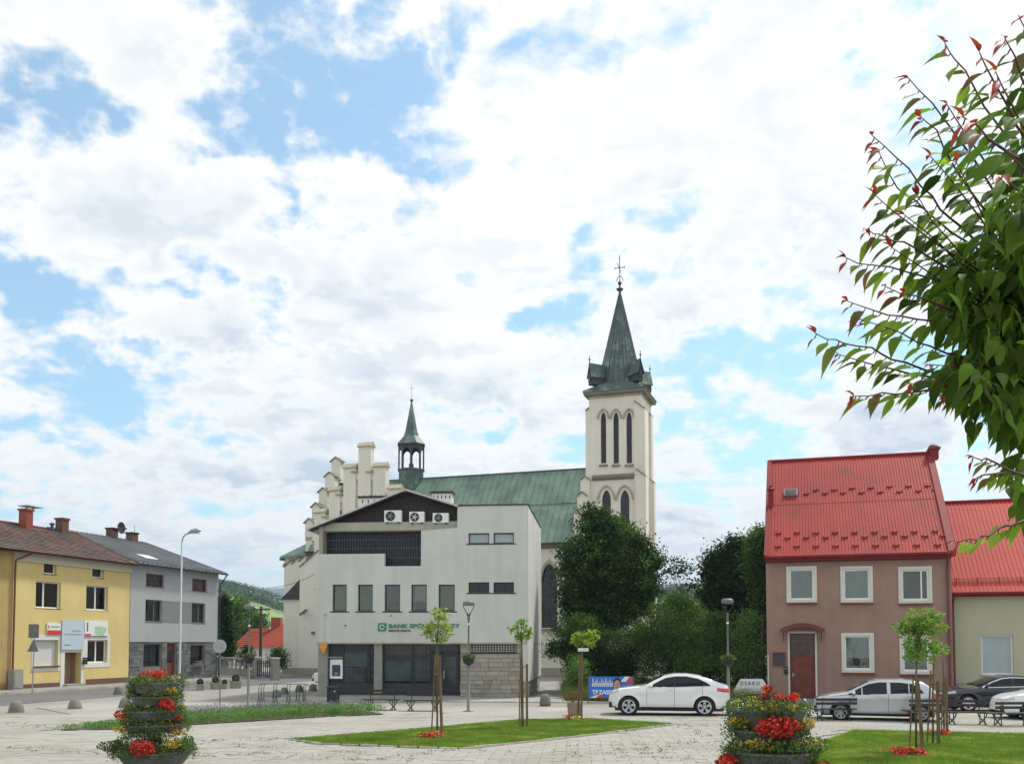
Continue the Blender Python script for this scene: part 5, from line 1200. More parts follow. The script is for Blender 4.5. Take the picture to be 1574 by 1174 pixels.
for (ax, az), (bx_, bz) in zip(arc, arc[1:]): cn.add([(ax,-.85,az-.05),(bx_,-.85,bz-.05),(bx_,0,bz+.1),(ax,0,az+.1),(ax,-.85,az-.09),(bx_,-.85,bz-.09),(bx_,0,bz+.06),(ax,0,az+.06)], [(0,1,2,3),(4,7,6,5),(0,4,5,1)])
c_ = cn.build('canopy', M['oxide'], ph); MB().tube([(xa_+.15, -.75, z1+.12), (xa_+.15, -.03, z1-.4)], .02, 5).tube([(xb_-.15, -.75, z1+.12), (xb_-.15, -.03, z1-.4)], .02, 5).build('bracket', M['oxide'], c_)
def on_pink(name, q, label, m, cat, y=-.05):
    x0, x1, z0, z1 = rect(FP, *q, y); s_ = thing(name, label, cat, FP.w(x0, y, z0), PA); MB().box(0, x1-x0, -.02, .045, 0, z1-z0).build('plate' if cat == 'sign' else 'box', M[m], s_); return s_, x1-x0, z1-z0
s_, W_, H_ = on_pink('plaque', (1188,1002,1207.5,1023), 'dark square plaque on the pink wall left of the door', 'oxide', 'sign'); MB().box(.04, W_-.04, -.026, -.021, .04, H_-.04).build('face', mat('plaqueface', (.045,.035,.05), .4), s_)
s_, W_, H_ = on_pink('letter_box', (1205,1024,1211.5,1035), 'small dark letter box on the wall beside the brown door', 'blackmetal', 'letter box'); MB().box(.03, W_-.03, -.026, -.021, H_*.7, H_*.78).build('slot', M['galv'], s_)
MB().tube([(.05, -.10, .1), (.05, -.10, 2.2)], .035, 5).build('cable_duct', M['frame'], ph)
# ---- corrugated roof
xe0, xe1 = -.0, WP+.13; ye = -.42; ze = ZE+.02; slope_an = math.atan2(zR2-ze, BD-ye); SL = math.hypot(zR2-ze, BD-ye)
def corrug(parent, x0, x1, y0, z0, an, L_, m, pitch=.155, amp=.028, name='roof_sheet', sheets=1):
    wd = (x1-x0)/sheets
    prof = [(0,0),(.35,0),(.45,1),(.78,1),(.88,0)]
    n = int(round(wd/pitch)); pt = wd/n; v_ = []; 
    for i in range(n):
        for a, h in prof: v_.append((i*pt+a*pt, h*amp))
    v_.append((wd, 0)); k = len(v_); V = [(x, 0, h) for x, h in v_]+[(x, L_, h) for x, h in v_]
    me = MB().add(V, [(i, i+1, k+i+1, k+i) for i in range(k-1)]).mesh(name, m)
    for s_ in range(sheets): link(name, me, parent, (x0+s_*wd, y0, z0+.002*(s_ % 2)), (an, 0, 0))
rb_ = MB().add([(xe0, ye, ze-.04), (xe1, ye, ze-.04), (xe1, BD, zR2-.04), (xe0, BD, zR2-.04), (xe0, 2*BD+.4, ze-.04), (xe1, 2*BD+.4, ze-.04)], [(0,1,2,3),(3,2,5,4)]); roofP = rb_.build('roof', M['redroof'], ph)
corrug(roofP, xe0+.05, xe1-.05, ye, ze, slope_an, SL*.52, M['redroof'], sheets=8)
_h = SL*.505; corrug(roofP, xe0+.05, xe1-.05, ye+_h*math.cos(slope_an)-.014*math.sin(slope_an), ze+_h*math.sin(slope_an)+.014*math.cos(slope_an), slope_an, SL-_h, M['redroof'], sheets=8)
corrug(roofP, xe0+.05, xe1-.05, BD, zR2, -slope_an, SL, M['redroof'], sheets=2)
for x0, x1 in ((xe0-.06, xe0+.16), (xe1-.30, xe1+.02)):
    vg = MB()
    ca_, sa_ = math.cos(slope_an), math.sin(slope_an); q = lambda s, h: (ye+s*ca_-h*sa_, ze+s*sa_+h*ca_)
    vg.prism_x([q(-.05,-.22), q(SL,-.22), q(SL+.05,.10), q(-.05,.10)], x0, x1); vg.prism_x([(2*BD-ye*1+0-q(0,0)[0]-.4, ze-.2), (BD, zR2-.2), (BD, zR2+.1), (2*BD-ye-q(0,0)[0]-.4, ze+.1)], x0, x1); vg.build('verge_board', M['redtrim'], roofP)
MB().tube([(xe0, BD, zR2+.05), (xe1, BD, zR2+.05)], .10, 8).build('ridge_cap', M['redtrim'], roofP)
g_ = MB(); g_.tube([(xe0, ye-.08, ze-.06), (xe1, ye-.08, ze-.06)], .085, 8); g_.box(xe0+.05, xe1-.05, ye+.02, 0, ze-.20, ze-.12); g_.box(xe0+.05, xe1-.05, ye, ye+.03, ze-.24, ze-.05); g_.build('gutter', M['redtrim'], roofP)
MB().box(0, WP, -.04, -.002, ZE-.28, ZE-.05).build('eaves_board', M['oxide'], ph)
x_ = hx(1458, 950, -.12)[0]; MB().tube([(x_, -.5, ze-.1), (x_, -.12, ze-.6), (x_, -.12, .1)], .055, 7).build('downpipe', M['oxide'], ph)
def slope_pt(u, v):
    for y in np.linspace(ye, BD, 260):
        x_, z_ = FP.px(u, v, float(y))
        if z_ <= ze+(y-ye)*math.tan(slope_an): return x_, float(y), ze+(float(y)-ye)*math.tan(slope_an)
    return x_, BD, zR2
sgm = MB(); 
for s_ in (-1, 1): sgm.add([(0,-.10,.02),(s_*.17,.03,.02),(s_*.17,.03,.13),(0,-.10,.13),(0,-.07,.02),(s_*.17,.06,.02),(s_*.17,.06,.13),(0,-.07,.13)], [(0,1,2,3),(4,7,6,5),(3,2,6,7),(1,5,6,2)])
sgm = sgm.mesh('snow_guard', M['redtrim'])
Zp = [(257,203),(333,203),(408,197),(487,195),(565,190),(645,188),(725,185),(218,220),(295,218),(371,216),(449,214),(527,212),(607,210),(687,207),(757,203),(100,385),(178,383),(257,383),(337,382),(420,381),(503,380),(587,379),(670,378),(757,376),(138,405),(217,403),(298,402),(378,401),(462,400),(546,398),(630,397),(715,397),(790,396),(97,440),(177,440),(258,439),(340,438),(423,437),(508,436),(594,435),(680,435),(768,434)]
for (a, b_) in Zp:
    x_, y_, z_ = slope_pt(1160+a/2.7295, 680+b_/2.7295)
    link('snow_guard', sgm, roofP, (x_, y_, z_), (slope_an, 0, 0), (.86, .8, .75))
x_, y_, z_ = slope_pt(1215.5, 760); s_ = link('skylight', MB().box(-.34, .34, -.30, .30, .02, .16).mesh('skylight', M['signback']), roofP, (x_, y_, z_), (slope_an, 0, 0)); link('pane', MB().box(-.28, .28, -.24, .24, .15, .175).mesh('pane', M['glassgrey']), s_)
x0, x1 = hx(1427, 690, BD)[0], hx(1443, 690, BD)[0]; z0, z1 = zR2-.3, hx(1435, 688, BD)[1]; cm = MB(); cm.box(x0+.05, x1-.05, BD-.35, BD+.35, z0, z1-.12); chp = cm.build('chimney', M['redtrim'], roofP)
cm = MB(); cm.box(x0-.05, x1+.05, BD-.42, BD+.42, z1-.12, z1-.04); cm.lathe([(.27, z1-.04), (.25, z1+.08), (.14, z1+.17), (0, z1+.2)], 10, ((x0+x1)/2, BD, 0)); cm.build('cowl', M['oxide'], chp)
x_, y_, z_ = slope_pt(1190, 779); cm = MB(); cm.lathe([(.13,-.4),(.13,.85),(.19,.85),(.19,.93),(.09,1.0),(.09,1.1),(0,1.1)], 12, (x_-.16, y_, z_)); cm.build('flue', M['redtrim'], roofP)
# ---- cream neighbour set back a little
FN = Fr(*FP.w(WP, .85, 0)[:2], PA)
ch_ = thing('cream_house', 'cream rendered low house with bright red metal roof behind the black car', 'house', fr=FN)
def nx2(u, v, b=0): return FN.px(u, v, b)
ZN = nx2(1530, 911)[1]; RWn = rect(FN, 1508,975,1558,1037); XN0 = .03; XN = 9.0
mb = MB(); mb.wall([(XN0, 0), (XN, 0), (XN, ZN), (XN0, ZN)], [hole(*RWn), hole(RWn[0]+3.4, RWn[1]+3.4, RWn[2], RWn[3])], 0, .35); mb.build('wall', M['creamwall'], ch_)
window(ch_, *RWn, .14, M['curtain'], M['pvc'], .09, .08, sill=.08, sillm=M['concrete']); window(ch_, RWn[0]+3.4, RWn[1]+3.4, RWn[2], RWn[3], .14, M['curtain'], M['pvc'], .09, .08, sill=.08, sillm=M['concrete'])
zpl = nx2(1550, 1050)[1]; MB().box(XN0, XN, -.07, -.002, 0, zpl).build('plinth', M['concrete'], ch_)
YN = 5.2; zN = nx2(1520, 771, YN)[1]; an2 = math.atan2(zN-ZN, YN+.45)
r_ = MB().add([(XN0, -.45, ZN-.02), (XN, -.45, ZN-.02), (XN, YN, zN), (XN0, YN, zN), (XN0, 2*YN, ZN-.02), (XN, 2*YN, ZN-.02)], [(0,1,2,3),(3,2,5,4)]); r2 = r_.build('roof', M['redroof2'], ch_)
corrug(r2, XN0, XN, -.45, ZN+.02, an2, math.hypot(zN-ZN, YN+.45), M['redroof2'], pitch=.19, amp=.02, sheets=8)
MB().tube([(XN0, YN, zN+.05), (XN, YN, zN+.05)], .09, 8).build('ridge_cap', M['redtrim'], r2)
MB().tube([(XN0-.1, -.55, ZN-.02), (XN, -.55, ZN-.02)], .08, 8).box(XN0, XN, -.45, 0, ZN-.16, ZN-.1).build('gutter', M['redtrim'], r2)
sg = MB()
for k in range(3): zz_ = .18+k*.09; y_ = -.45+.55; sg.tube([(XN0+.1, y_, ZN+.10+y_*0+.5*math.tan(an2)+k*.08), (XN, y_, ZN+.10+.5*math.tan(an2)+k*.08)], .014, 4)
for k in range(10): sg.box(XN0+.3+k*.9, XN0+.33+k*.9, .08, .12, ZN+.3, ZN+.10+.5*math.tan(an2)+.2)
sg.build('snow_rail', M['redtrim'], r2)
MB().tube([(.14, -.5, ZN-.05), (.14, -.1, ZN-.5), (.14, -.1, .1)], .05, 7).build('downpipe', M['oxide'], ch_)
MB().box(XN-.35, XN, .35, 2*YN, 0, ZN-.02).box(XN0, XN-.4, 2*YN-.35, 2*YN, 0, ZN-.02).build('rear_wall', M['creamwall'], ch_)
# ------------------------------------------------------------------ trees and bushes
def limb_tree(name, label, base, H, blobs, n, leaf, lm, bm='bark', trunk_r=.16, group=None, cat='tree', clump=.45, per=30, droop=.3, flat=.4, aspect=.5, seed=1, trunk_top=.75, limbs=14, shell=.6, lean=(0, 0), rag=.08):
    """blobs: (dx, dy, z, rx, ry, rz) ellipsoids of the crown in metres from the base"""
    rng = np.random.default_rng(seed); rd = random.Random(seed)
    t = thing(name, label, cat, tuple(base), 0, group)
    tb = MB(); top = Vector((lean[0], lean[1], H*trunk_top)); pts = [Vector((0, 0, -.05)), Vector((lean[0]*.3+rd.uniform(-.05, .05), lean[1]*.3, H*trunk_top*.35)), Vector((lean[0]*.7, lean[1]*.7, H*trunk_top*.7)), top]
    tb.tube(pts, [trunk_r*1.25, trunk_r, trunk_r*.6, trunk_r*.2], 8)
    vol = np.array([b[3]*b[4]*b[5] for b in blobs])**.75; vol /= vol.sum(); C = []
    ncl = max(1, n//per); idx = rng.choice(len(blobs), ncl, p=vol); cl = []
    for i in idx:
        b = blobs[i]; d = rng.normal(size=3); d /= np.linalg.norm(d); r = shell+(1-shell)*rng.random() if rng.random() < .75 else rng.random()*shell
        r *= 1+rng.normal()*rag; cl.append((b[0]+d[0]*b[3]*r, b[1]+d[1]*b[4]*r, b[2]+d[2]*b[5]*r))
    cl = np.array(cl); cl[:, 2] = np.maximum(cl[:, 2], .15)
    k = np.repeat(np.arange(ncl), per); C = cl[k]+rng.normal(size=(len(k), 3))*np.array([clump, clump, clump*.6])*(.6+.8*rng.random(ncl))[k][:, None]
    C[:, 2] = np.maximum(C[:, 2], .05)
    for j in range(limbs):
        q = cl[rd.randrange(ncl)]; s0 = rd.uniform(.25, .9); p0 = Vector((lean[0]*s0, lean[1]*s0, H*trunk_top*s0*.98)); p2 = Vector(q)
        if p2.z < p0.z*.6: continue
        p1 = p0.lerp(p2, .5)+Vector((rd.uniform(-.2, .2), rd.uniform(-.2, .2), rd.uniform(0, .3))); r0 = trunk_r*.45*(1-s0*.5); tb.tube([p0, p1, p2], [r0, r0*.6, r0*.15], 5)
    tb.build('trunk', M[bm], t, smooth=True)
    V, F = leaf_quads(C, leaf, flat, aspect, droop, rng); o = npmesh('crown', V, F, M[lm], t, kind='stuff'); return t
def at(u, Y): return Vector(((u-CX)/FPX*Y, Y, 0))
def bl(u, v, Y, ru, rv, base, ry=None, dy=0):
    """crown ellipsoid measured in the photograph at distance Y"""
    p = P(u, v, Y); rx, rz = ru*Y/FPX, rv*Y/FPX; return (p.x-base.x, dy, p.z, rx, ry or rx*.9, rz)
# big dark tree between bank and church
b0 = at(914, 55)
limb_tree('evergreen_tree', 'tall dark evergreen tree standing before the church tower', b0, 10.5,
  [bl(915,800,55,22,22,b0),bl(922,832,55,38,40,b0),bl(958,836,55,38,32,b0),bl(985,862,55,30,36,b0),bl(900,880,55,40,45,b0),bl(950,890,55,60,55,b0),bl(925,940,55,60,34,b0),bl(985,930,55,22,22,b0),bl(880,920,55,22,26,b0),bl(908,788,55,6,20,b0),bl(948,800,55,8,14,b0),bl(1008,862,55,10,10,b0),bl(1006,905,55,12,12,b0),bl(866,880,55,10,10,b0),bl(868,848,55,8,10,b0)],
  80000, .20, 'conifer', trunk_r=.28, clump=.27, per=24, droop=.9, flat=.2, aspect=.45, seed=3, limbs=40, shell=.55, rag=.13)
b0 = at(884, 50.5)
limb_tree('spruce', 'low dark spruce with drooping branches left of the tall evergreen', b0, 4.0,
  [bl(882,972,53,40,8,b0),bl(872,990,53,36,8,b0),bl(866,1002,53,30,7,b0),bl(892,1010,53,32,10,b0),bl(893,1028,53,28,14,b0),bl(886,958,53,26,10,b0)], 17000, .17, 'conifer', trunk_r=.12, clump=.22, per=26, droop=1.2, flat=.1, aspect=.3, seed=4, limbs=12)
# hedge and bushes behind the banner and the white car
spec = [('shrub','broad dark green shrub behind the blue banner',930,50,[(925,1000,34,34),(950,1020,30,24),(900,1012,20,24),(975,1000,26,34)],22000,'darkleaf',.11,5),
        ('shrub','yellowish topped shrub below the tall evergreen tree',960,52,[(945,978,30,12),(905,985,26,12),(975,980,20,14)],6000,'bushleaf',.11,6),
        ('shrub','tall mid green feathery bush directly behind the white car roof',1030,49,[(1030,960,34,40),(1015,1000,34,36),(1055,1000,32,38),(1040,925,18,16),(1060,945,24,30),(990,975,18,24)],38000,'bushleaf',.12,7),
        ('shrub','dense green bush between the white car and the pole lamp',1080,48,[(1085,985,34,36),(1075,1015,34,26),(1108,1005,26,34),(1100,960,20,22)],34000,'bushleaf',.12,8),
        ('shrub','loose pale green shrub behind the lamp with flower basket',1150,47,[(1142,985,22,30),(1160,1010,20,26),(1150,955,16,20),(1130,1020,22,20),(1168,1035,12,18)],15000,'paleleaf',.10,9),
        ('shrub','small light green shrub at the foot of the spruce beside the banner',888,47.5,[(888,1030,16,22),(884,1055,13,16)],4500,'paleleaf',.09,10)]
for nm, lb, u, Y, bs, n, lm, lf_, sd_ in spec:
    b0 = at(u, Y); H_ = max(P(u, q[1]-q[3], Y).z for q in bs)
    limb_tree(nm, lb, b0, H_, [bl(a, v, Y, ru, rv, b0) for a, v, ru, rv in bs], n, lf_, lm, trunk_r=.06, clump=.22, per=24, droop=.2, flat=.4, aspect=.42, seed=sd_, cat='shrub', limbs=10, trunk_top=.6, shell=.65)
b0 = at(1035, 50.5)
limb_tree('hedge', 'long hedge of dark green leaves right behind the white car', b0, 2.2, [bl(u, 1035, 50.5, 26, 26, b0) for u in range(905, 1185, 30)], 26000, .10, 'bushleaf', trunk_r=.03, clump=.2, per=24, seed=19, cat='hedge', limbs=8, trunk_top=.5)
# dark trees behind the bushes, left of the pink house
b0 = at(1135, 62)
limb_tree('broadleaf_tree', 'very dark broadleaf tree filling the gap left of the pink house', b0, 9, [bl(1125,905,62,46,50,b0),bl(1160,880,62,34,60,b0),bl(1105,870,62,24,30,b0),bl(1130,850,62,24,26,b0),bl(1150,960,62,50,50,b0),bl(1095,920,62,22,30,b0)], 56000, .22, 'darkleaf', trunk_r=.25, clump=.33, per=28, seed=11, limbs=26, shell=.6, rag=.14)
b0 = at(1172, 54)
limb_tree('broadleaf_tree', 'lighter tree top leaning on the left edge of the pink house roof', b0, 8.2, [bl(1168,835,54,20,26,b0),bl(1160,870,54,18,26,b0),bl(1175,905,54,16,40,b0)], 12000, .17, 'bushleaf', trunk_r=.12, clump=.25, per=22, seed=12, limbs=10)
b0 = at(1062, 60)
limb_tree('sparse_tree', 'thin sparse tree with few leaves rising from the bushes', b0, 7.4, [bl(1048,875,60,24,16,b0),bl(1030,880,60,12,12,b0),bl(1062,900,60,16,16,b0),bl(1040,862,60,16,6,b0)], 620, .22, 'darkleaf', trunk_r=.08, clump=.25, per=9, seed=13, limbs=22, trunk_top=.88, lean=(-.5, 0), shell=.5)
# trees beyond the left gap
for (nm, lb, u, Y, bs, n, lm, lf_, sd_) in [
  ('broadleaf_tree','bright green bushy tree behind the red roofed bungalow',366,126,[(366,940,20,24),(380,955,16,22),(350,960,16,26),(362,985,20,26)],14000,'paleleaf',.34,14),
  ('broadleaf_tree','dark narrow tree beside the grey house corner',345,88,[(344,950,10,34),(348,990,10,34),(342,925,7,14)],9000,'darkleaf',.26,15),
  ('broadleaf_tree','ragged tree with bare branches behind the utility pole',388,120,[(398,950,14,14),(384,958,12,12),(410,962,12,12)],1300,'treeleaf',.34,16),
  ('conifer_bush','small dark conifer in front of the white bungalow wall',379,84,[(379,1005,9,9),(379,1014,10,8),(379,996,5,6)],3000,'conifer',.18,17),
  ('shrub','round green shrub beside the gate pillar by the church',428,80,[(428,1008,11,11),(422,1018,10,8),(434,1020,9,8)],3600,'bushleaf',.16,18)]:
    b0 = at(u, Y); H_ = max(P(u, q[1]-q[3], Y).z for q in bs)
    limb_tree(nm, lb, b0, H_, [bl(a, v, Y, ru, rv, b0) for a, v, ru, rv in bs], n, lf_, lm, trunk_r=.14, clump=.4 if Y > 100 else .25, per=20, seed=sd_, limbs=14, cat='tree' if 'shrub' not in nm else 'shrub')
# ------------------------------------------------------------------ young staked trees on the lawns
def leafmesh(m, seed, n, C0, rad, size):
    rng = np.random.default_rng(seed); d = rng.normal(size=(n, 3)); d /= np.linalg.norm(d, axis=1)[:, None]; C = np.array(C0)+d*np.array(rad)*(rng.random(n)**.45)[:, None]
    # each leaf is a lobed three-blade fan
    nrm = rng.normal(size=(n, 3)); nrm[:, 2] = np.abs(nrm[:, 2])+.7; nrm /= np.linalg.norm(nrm, axis=1)[:, None]
    t = rng.normal(size=(n, 3)); t[:, 2] -= .6; t -= nrm*(t*nrm).sum(1)[:, None]; t /= np.linalg.norm(t, axis=1)[:, None]; b = np.cross(nrm, t); s = (size*(.6+.7*rng.random(n)))[:, None]
    V = []; 
    for a in (-.95, 0, .95):
        dr = t*math.cos(a)+b*math.sin(a); pr = np.cross(nrm, dr); L_ = 1.0 if a == 0 else .8
        V += [C, C+dr*s*.5*L_+pr*s*.22, C+dr*s*L_, C+dr*s*.5*L_-pr*s*.22]
    V = np.stack(V, 1).reshape(-1, 3); return V, np.arange(len(V)).reshape(-1, 4)
def young(label, base, Y, crown, stakes, trunk, lm, n, tie_v, seed, size=.085):
    """measured: base px, crown blobs (u,v,ru,rv), stakes (u_top,v_top,u_bot,v_bot,width px), all near distance Y"""
    b0 = G(*base); Y = b0.y; t = thing('young_tree', label, 'tree', tuple(b0), 0, 'young staked trees on the lawns')
    q = lambda u, v, dy=0: P(u, v, Y+dy)-b0
    tp = [q(*p) for p in trunk]; tp[0].z = 0
    tb = MB(); tb.tube(tp, [.028]+[.022]*(len(tp)-2)+[.008], 7)
    allV = []; k = 0; rd = random.Random(seed)
    for i, (u, v, ru, rv) in enumerate(crown):
        c = q(u, v, rd.uniform(-.15, .15)); tb.tube([tp[-2] if i else tp[-1], tp[-1].lerp(c, .5)+Vector((0, 0, .05)), c], [.012, .009, .004], 5)
        V, F = leafmesh(lm, seed*10+i, int(n*ru*rv/sum(a*b for _, _, a, b in crown)), c, (ru*Y/FPX, ru*Y/FPX*.9, rv*Y/FPX), size); allV.append(V)
    tb.build('trunk', M['barkgreen'], t, smooth=True)
    V = np.concatenate(allV); o = npmesh('crown', V, np.arange(len(V)).reshape(-1, 4), M[lm], t, kind='stuff')
    tops = []
    for i, (u0, v0, u1, v1, wd) in enumerate(stakes):
        a, c = q(u0, v0, (-.18, .18, .1)[i % 3]), q(u1, v1, (-.18, .18, .1)[i % 3]); c.z = 0; r = wd*Y/FPX/2*.82; tops.append((a, c)); MB().tube([c, (a+c)/2, a], r, 8).build('stake', M['stake'], t)
    if tie_v:
        for v in (tie_v if isinstance(tie_v, tuple) else (tie_v,)):
            z = q(base[0], v).z; pts_ = []
            for a, c in tops:
                if a.z > z: pts_.append(c.lerp(a, (z-c.z)/(a.z-c.z)))
            tz_ = [p for p in tp if p.z <= z]; trk = Vector((tp[1].x, tp[1].y, z))
            if len(pts_) > 1: MB().tube([pts_[0], trk+Vector((0,-.03,0)), pts_[1]], .018, 5).build('tie', M['stake'], t)
    return t
young('pale yellow green young tree with thick leaning stake in front of the bank lettering', (672,1133), 27, [(676,948,16,16),(662,966,15,12),(686,968,12,12),(676,980,16,8),(655,975,8,8)], [(675,1008,679.5,1135,5.5),(669,1010,663,1129,2.6)], [(672,1133),(672,1010),(672,990),(673,955)], 'maple', 430, (1036,1078), 21, .095)
young('small green young tree with bare low stakes beside the bank corner', (803,1119), 30, [(801,958,10,10),(790,966,11,7),(812,972,10,11),(800,978,12,8)], [(810,1020,810,1121,4.6),(800,1010,798,1118,2.2),(802,988,801,1060,2.6)], [(804,1119),(803,1020),(802,990),(801,962)], 'mapleg', 300, 1024, 22, .095)
t3 = young('young tree with pale flat crown and a white board under its leaves', (889,1107), 33, [(895,976,16,8),(885,984,12,9),(912,976,12,9),(905,988,12,8)], [(894.5,1003,894,1108,3.6),(891,1005,887,1105,1.8)], [(889,1107),(892,1020),(894,998),(897,976)], 'maple', 380, 1040, 23, .10)
q0 = P(896.5, 998, t3.location.y-.2)-t3.location; MB().box(q0.x-.19, q0.x+.19, q0.y-.02, q0.y+.02, q0.z-.06, q0.z+.06).build('board', M['white'], t3)
young('tallest young tree with big green crown in front of the pink house', (1408,1161), 23, [(1412,952,24,19),(1398,966,24,17),(1428,962,27,17),(1415,990,29,25),(1410,1008,20,12),(1446,996,16,7),(1386,958,13,8),(1432,944,18,10)], [(1410.5,1045,1419,1164,7),(1404,1040,1397,1158,3)], [(1408,1161),(1408,1040),(1410,1000),(1413,950)], 'mapleg', 1050, (1045,1095), 24, .095)
young('bare young trunk between two stakes on the right lawn, nearest the big green one', (1434,1145), 25.5, [(1432,1012,9,8),(1440,1000,6,6)], [(1441,1046,1443,1147,7),(1431,1030,1425,1142,3.4)], [(1434,1145),(1434,1060),(1435,1022),(1436,1003)], 'mapleg', 40, 1050, 25)
young('thin young trunk with a single thick stake in front of the black car', (1452,1130), 28, [(1446,1005,6,6)], [(1454,1040,1456,1133,5.5),(1449,1050,1447,1129,2.4)], [(1451,1130),(1451,1060),(1450,1020),(1449,1005)], 'mapleg', 16, 1060, 26)
# flower patches at the feet of the trees
def patch(label, blobs):
    C = {}; cx_ = sum(b[0] for b in blobs)/len(blobs); vy = sum(b[1] for b in blobs)/len(blobs); b0 = G(cx_, vy); t = thing('flower_patch', label, 'flowers', tuple(b0), 0, 'flower patches under the young trees')
    for (u, v, ru, m, n) in blobs:
        p = G(u, v)-b0; r = ru*b0.y/FPX
        cc = np.array([(p.x+random.gauss(0, r*.45), p.y+random.gauss(0, r*.6), .04+random.random()*.17) for _ in range(n)]); V, F = leaf_quads(cc, .075, .6, .7)
        npmesh({'rflower':'red_flowers','yflower':'yellow_flowers','fol':'leaves','wflower':'pale_flowers'}[m], V, F, M[m], t, kind='stuff')
patch('red begonias with yellow green edging under the leaning stake', [(662,1136,16,'rflower',300),(645,1136,8,'yflower',70),(676,1134,8,'yflower',60),(660,1137,20,'fol',120)])
patch('small red and pale flower patch behind the lawn tip near the planter', [(873,1107.5,7,'rflower',90),(886,1109,8,'yflower',70),(880,1108,10,'fol',50)])
patch('wide orange red flower patch under the tallest young tree', [(1385,1162,17,'rflower',300),(1410,1163,14,'rflower',180),(1397,1160,8,'yflower',60),(1398,1163,22,'fol',120)])
patch('far red and yellow flower patch by the thick stake at the black car', [(1450,1132,9,'rflower',130),(1432,1131,8,'yflower',90),(1442,1132,12,'fol',50)])
# ------------------------------------------------------------------ cherry branches reaching in from the right
chy = thing('cherry_tree', 'close cherry tree with drooping green leaves and reddish shoot tips at the right edge', 'tree', (5.2, 4.4, 0))
O0 = Vector((5.2, 4.4, 0)); PRI = []; tb = MB()
tb.tube([(0,0,0),(-.03,.05,1.1),(-.12,.05,2.2),(-.3,0,3.2),(-.6,-.1,4.2)], [.13,.11,.10,.07,.04], 10)
def leaf_mesh(m, w=.34, bend=.12, fold=.05):
    L_ = 1.0; st = [0, .10, .28, .48, .68, .84, 1.0]; wd = [0, .55, .97, .95, .58, .18, 0]; V = []; Fc = []
    for i, (s, k) in enumerate(zip(st, wd)):
        z = -bend*s*s; V += [(s, -w/2*k, z+fold*k), (s, 0, z), (s, w/2*k, z+fold*k)]
    for i in range(len(st)-1):
        a = i*3; Fc += [(a, a+1, a+4, a+3), (a+1, a+2, a+5, a+4)]
    mb_ = MB(); mb_.add(V, Fc); return mb_.mesh('leaf', m, True)
LM = [leaf_mesh(M['cherry'], .40, .30, .07), leaf_mesh(M['cherry'], .30, .16, .03), leaf_mesh(M['cherryhalf'], .34, .3, .08), leaf_mesh(M['cherryred'], .26, .22, .07)]
rl = random.Random(12); nleaf = 0; LV = []; 
def put_leaf(p, d, size, kind):
    """leaf from p pointing along d; hangs with its face up"""
    global nleaf
    x = d.normalized(); up = Vector((rl.uniform(-.5, .5), rl.uniform(-.9, .1), 1)); y = up.cross(x).normalized(); z = x.cross(y)
    R = Matrix((x, y, z)).transposed().to_4x4()
    if nleaf < 300: o = link('leaf', LM[kind], chy, p-O0, R.to_euler(), (size, size*rl.uniform(.75, 1.2), size*rl.uniform(.5, 1.8))); nleaf += 1
    else:
        me = LM[kind]; LV.append((p-O0, R.to_3x3(), size, kind))
def twig(pts, Y0, Y1, lsize=46, red=3, step=15, rad=.006, dense=1.0, dirbias=(-.95, 0, -.75)):
    """pts measured; distance runs from Y0 at the tip to Y1 at the base"""
    p2 = [pts[0]]
    for q in pts[1:]:
        a_ = p2[-1]; p2 += [((a_[0]+q[0])/2+rl.uniform(-5, 5), (a_[1]+q[1])/2+rl.uniform(-5, 5)), q]
    pts = p2; n = len(pts); W_ = [P(u, v, Y0+(Y1-Y0)*i/(n-1)+rl.uniform(-.02, .02)) for i, (u, v) in enumerate(pts)]
    tb.tube([w-O0 for w in W_], [rad*.35+rad*i/(n-1) for i in range(n)], 5)
    L_ = 0; segs = []
    for i in range(n-1):
        a, b = W_[i], W_[i+1]; pl = math.hypot(pts[i+1][0]-pts[i][0], pts[i+1][1]-pts[i][1]); m = max(1, int(pl/step*dense))
        for k in range(m):
            t = (k+rl.random()*.5)/m; p = a.lerp(b, t); s = (L_+pl*t); Y = Y0+(Y1-Y0)*(i+t)/(n-1)
            side = 1 if (k+i) % 2 else -1; tw = (a-b).normalized()
            d = tw*rl.uniform(.3, .8)+Vector((dirbias[0]*rl.uniform(.3, 1), rl.uniform(-.5, .5), dirbias[2]*rl.uniform(.35, 1.1)+.25*side))
            sz = lsize*Y/FPX*rl.uniform(.75, 1.2)*(.62 if s < 18 else 1); kind = 3 if s < 14*red/3 else (2 if s < 60*red/3 and rl.random() < .6 else rl.choice((0, 0, 1)))
            pe = p+Vector((0, 0, -.008))+d.normalized()*.012; tb.tube([p-O0, pe-O0], .0022, 4, False); put_leaf(pe, d, sz, kind)
        L_ += pl
    for k in range(2): put_leaf(W_[0], (W_[0]-W_[1]).normalized()+Vector((rl.uniform(-.5, .3), rl.uniform(-.4, .4), rl.uniform(-.5, .7))), lsize*.6*Y0/FPX, 3)
B = (1700, 420)
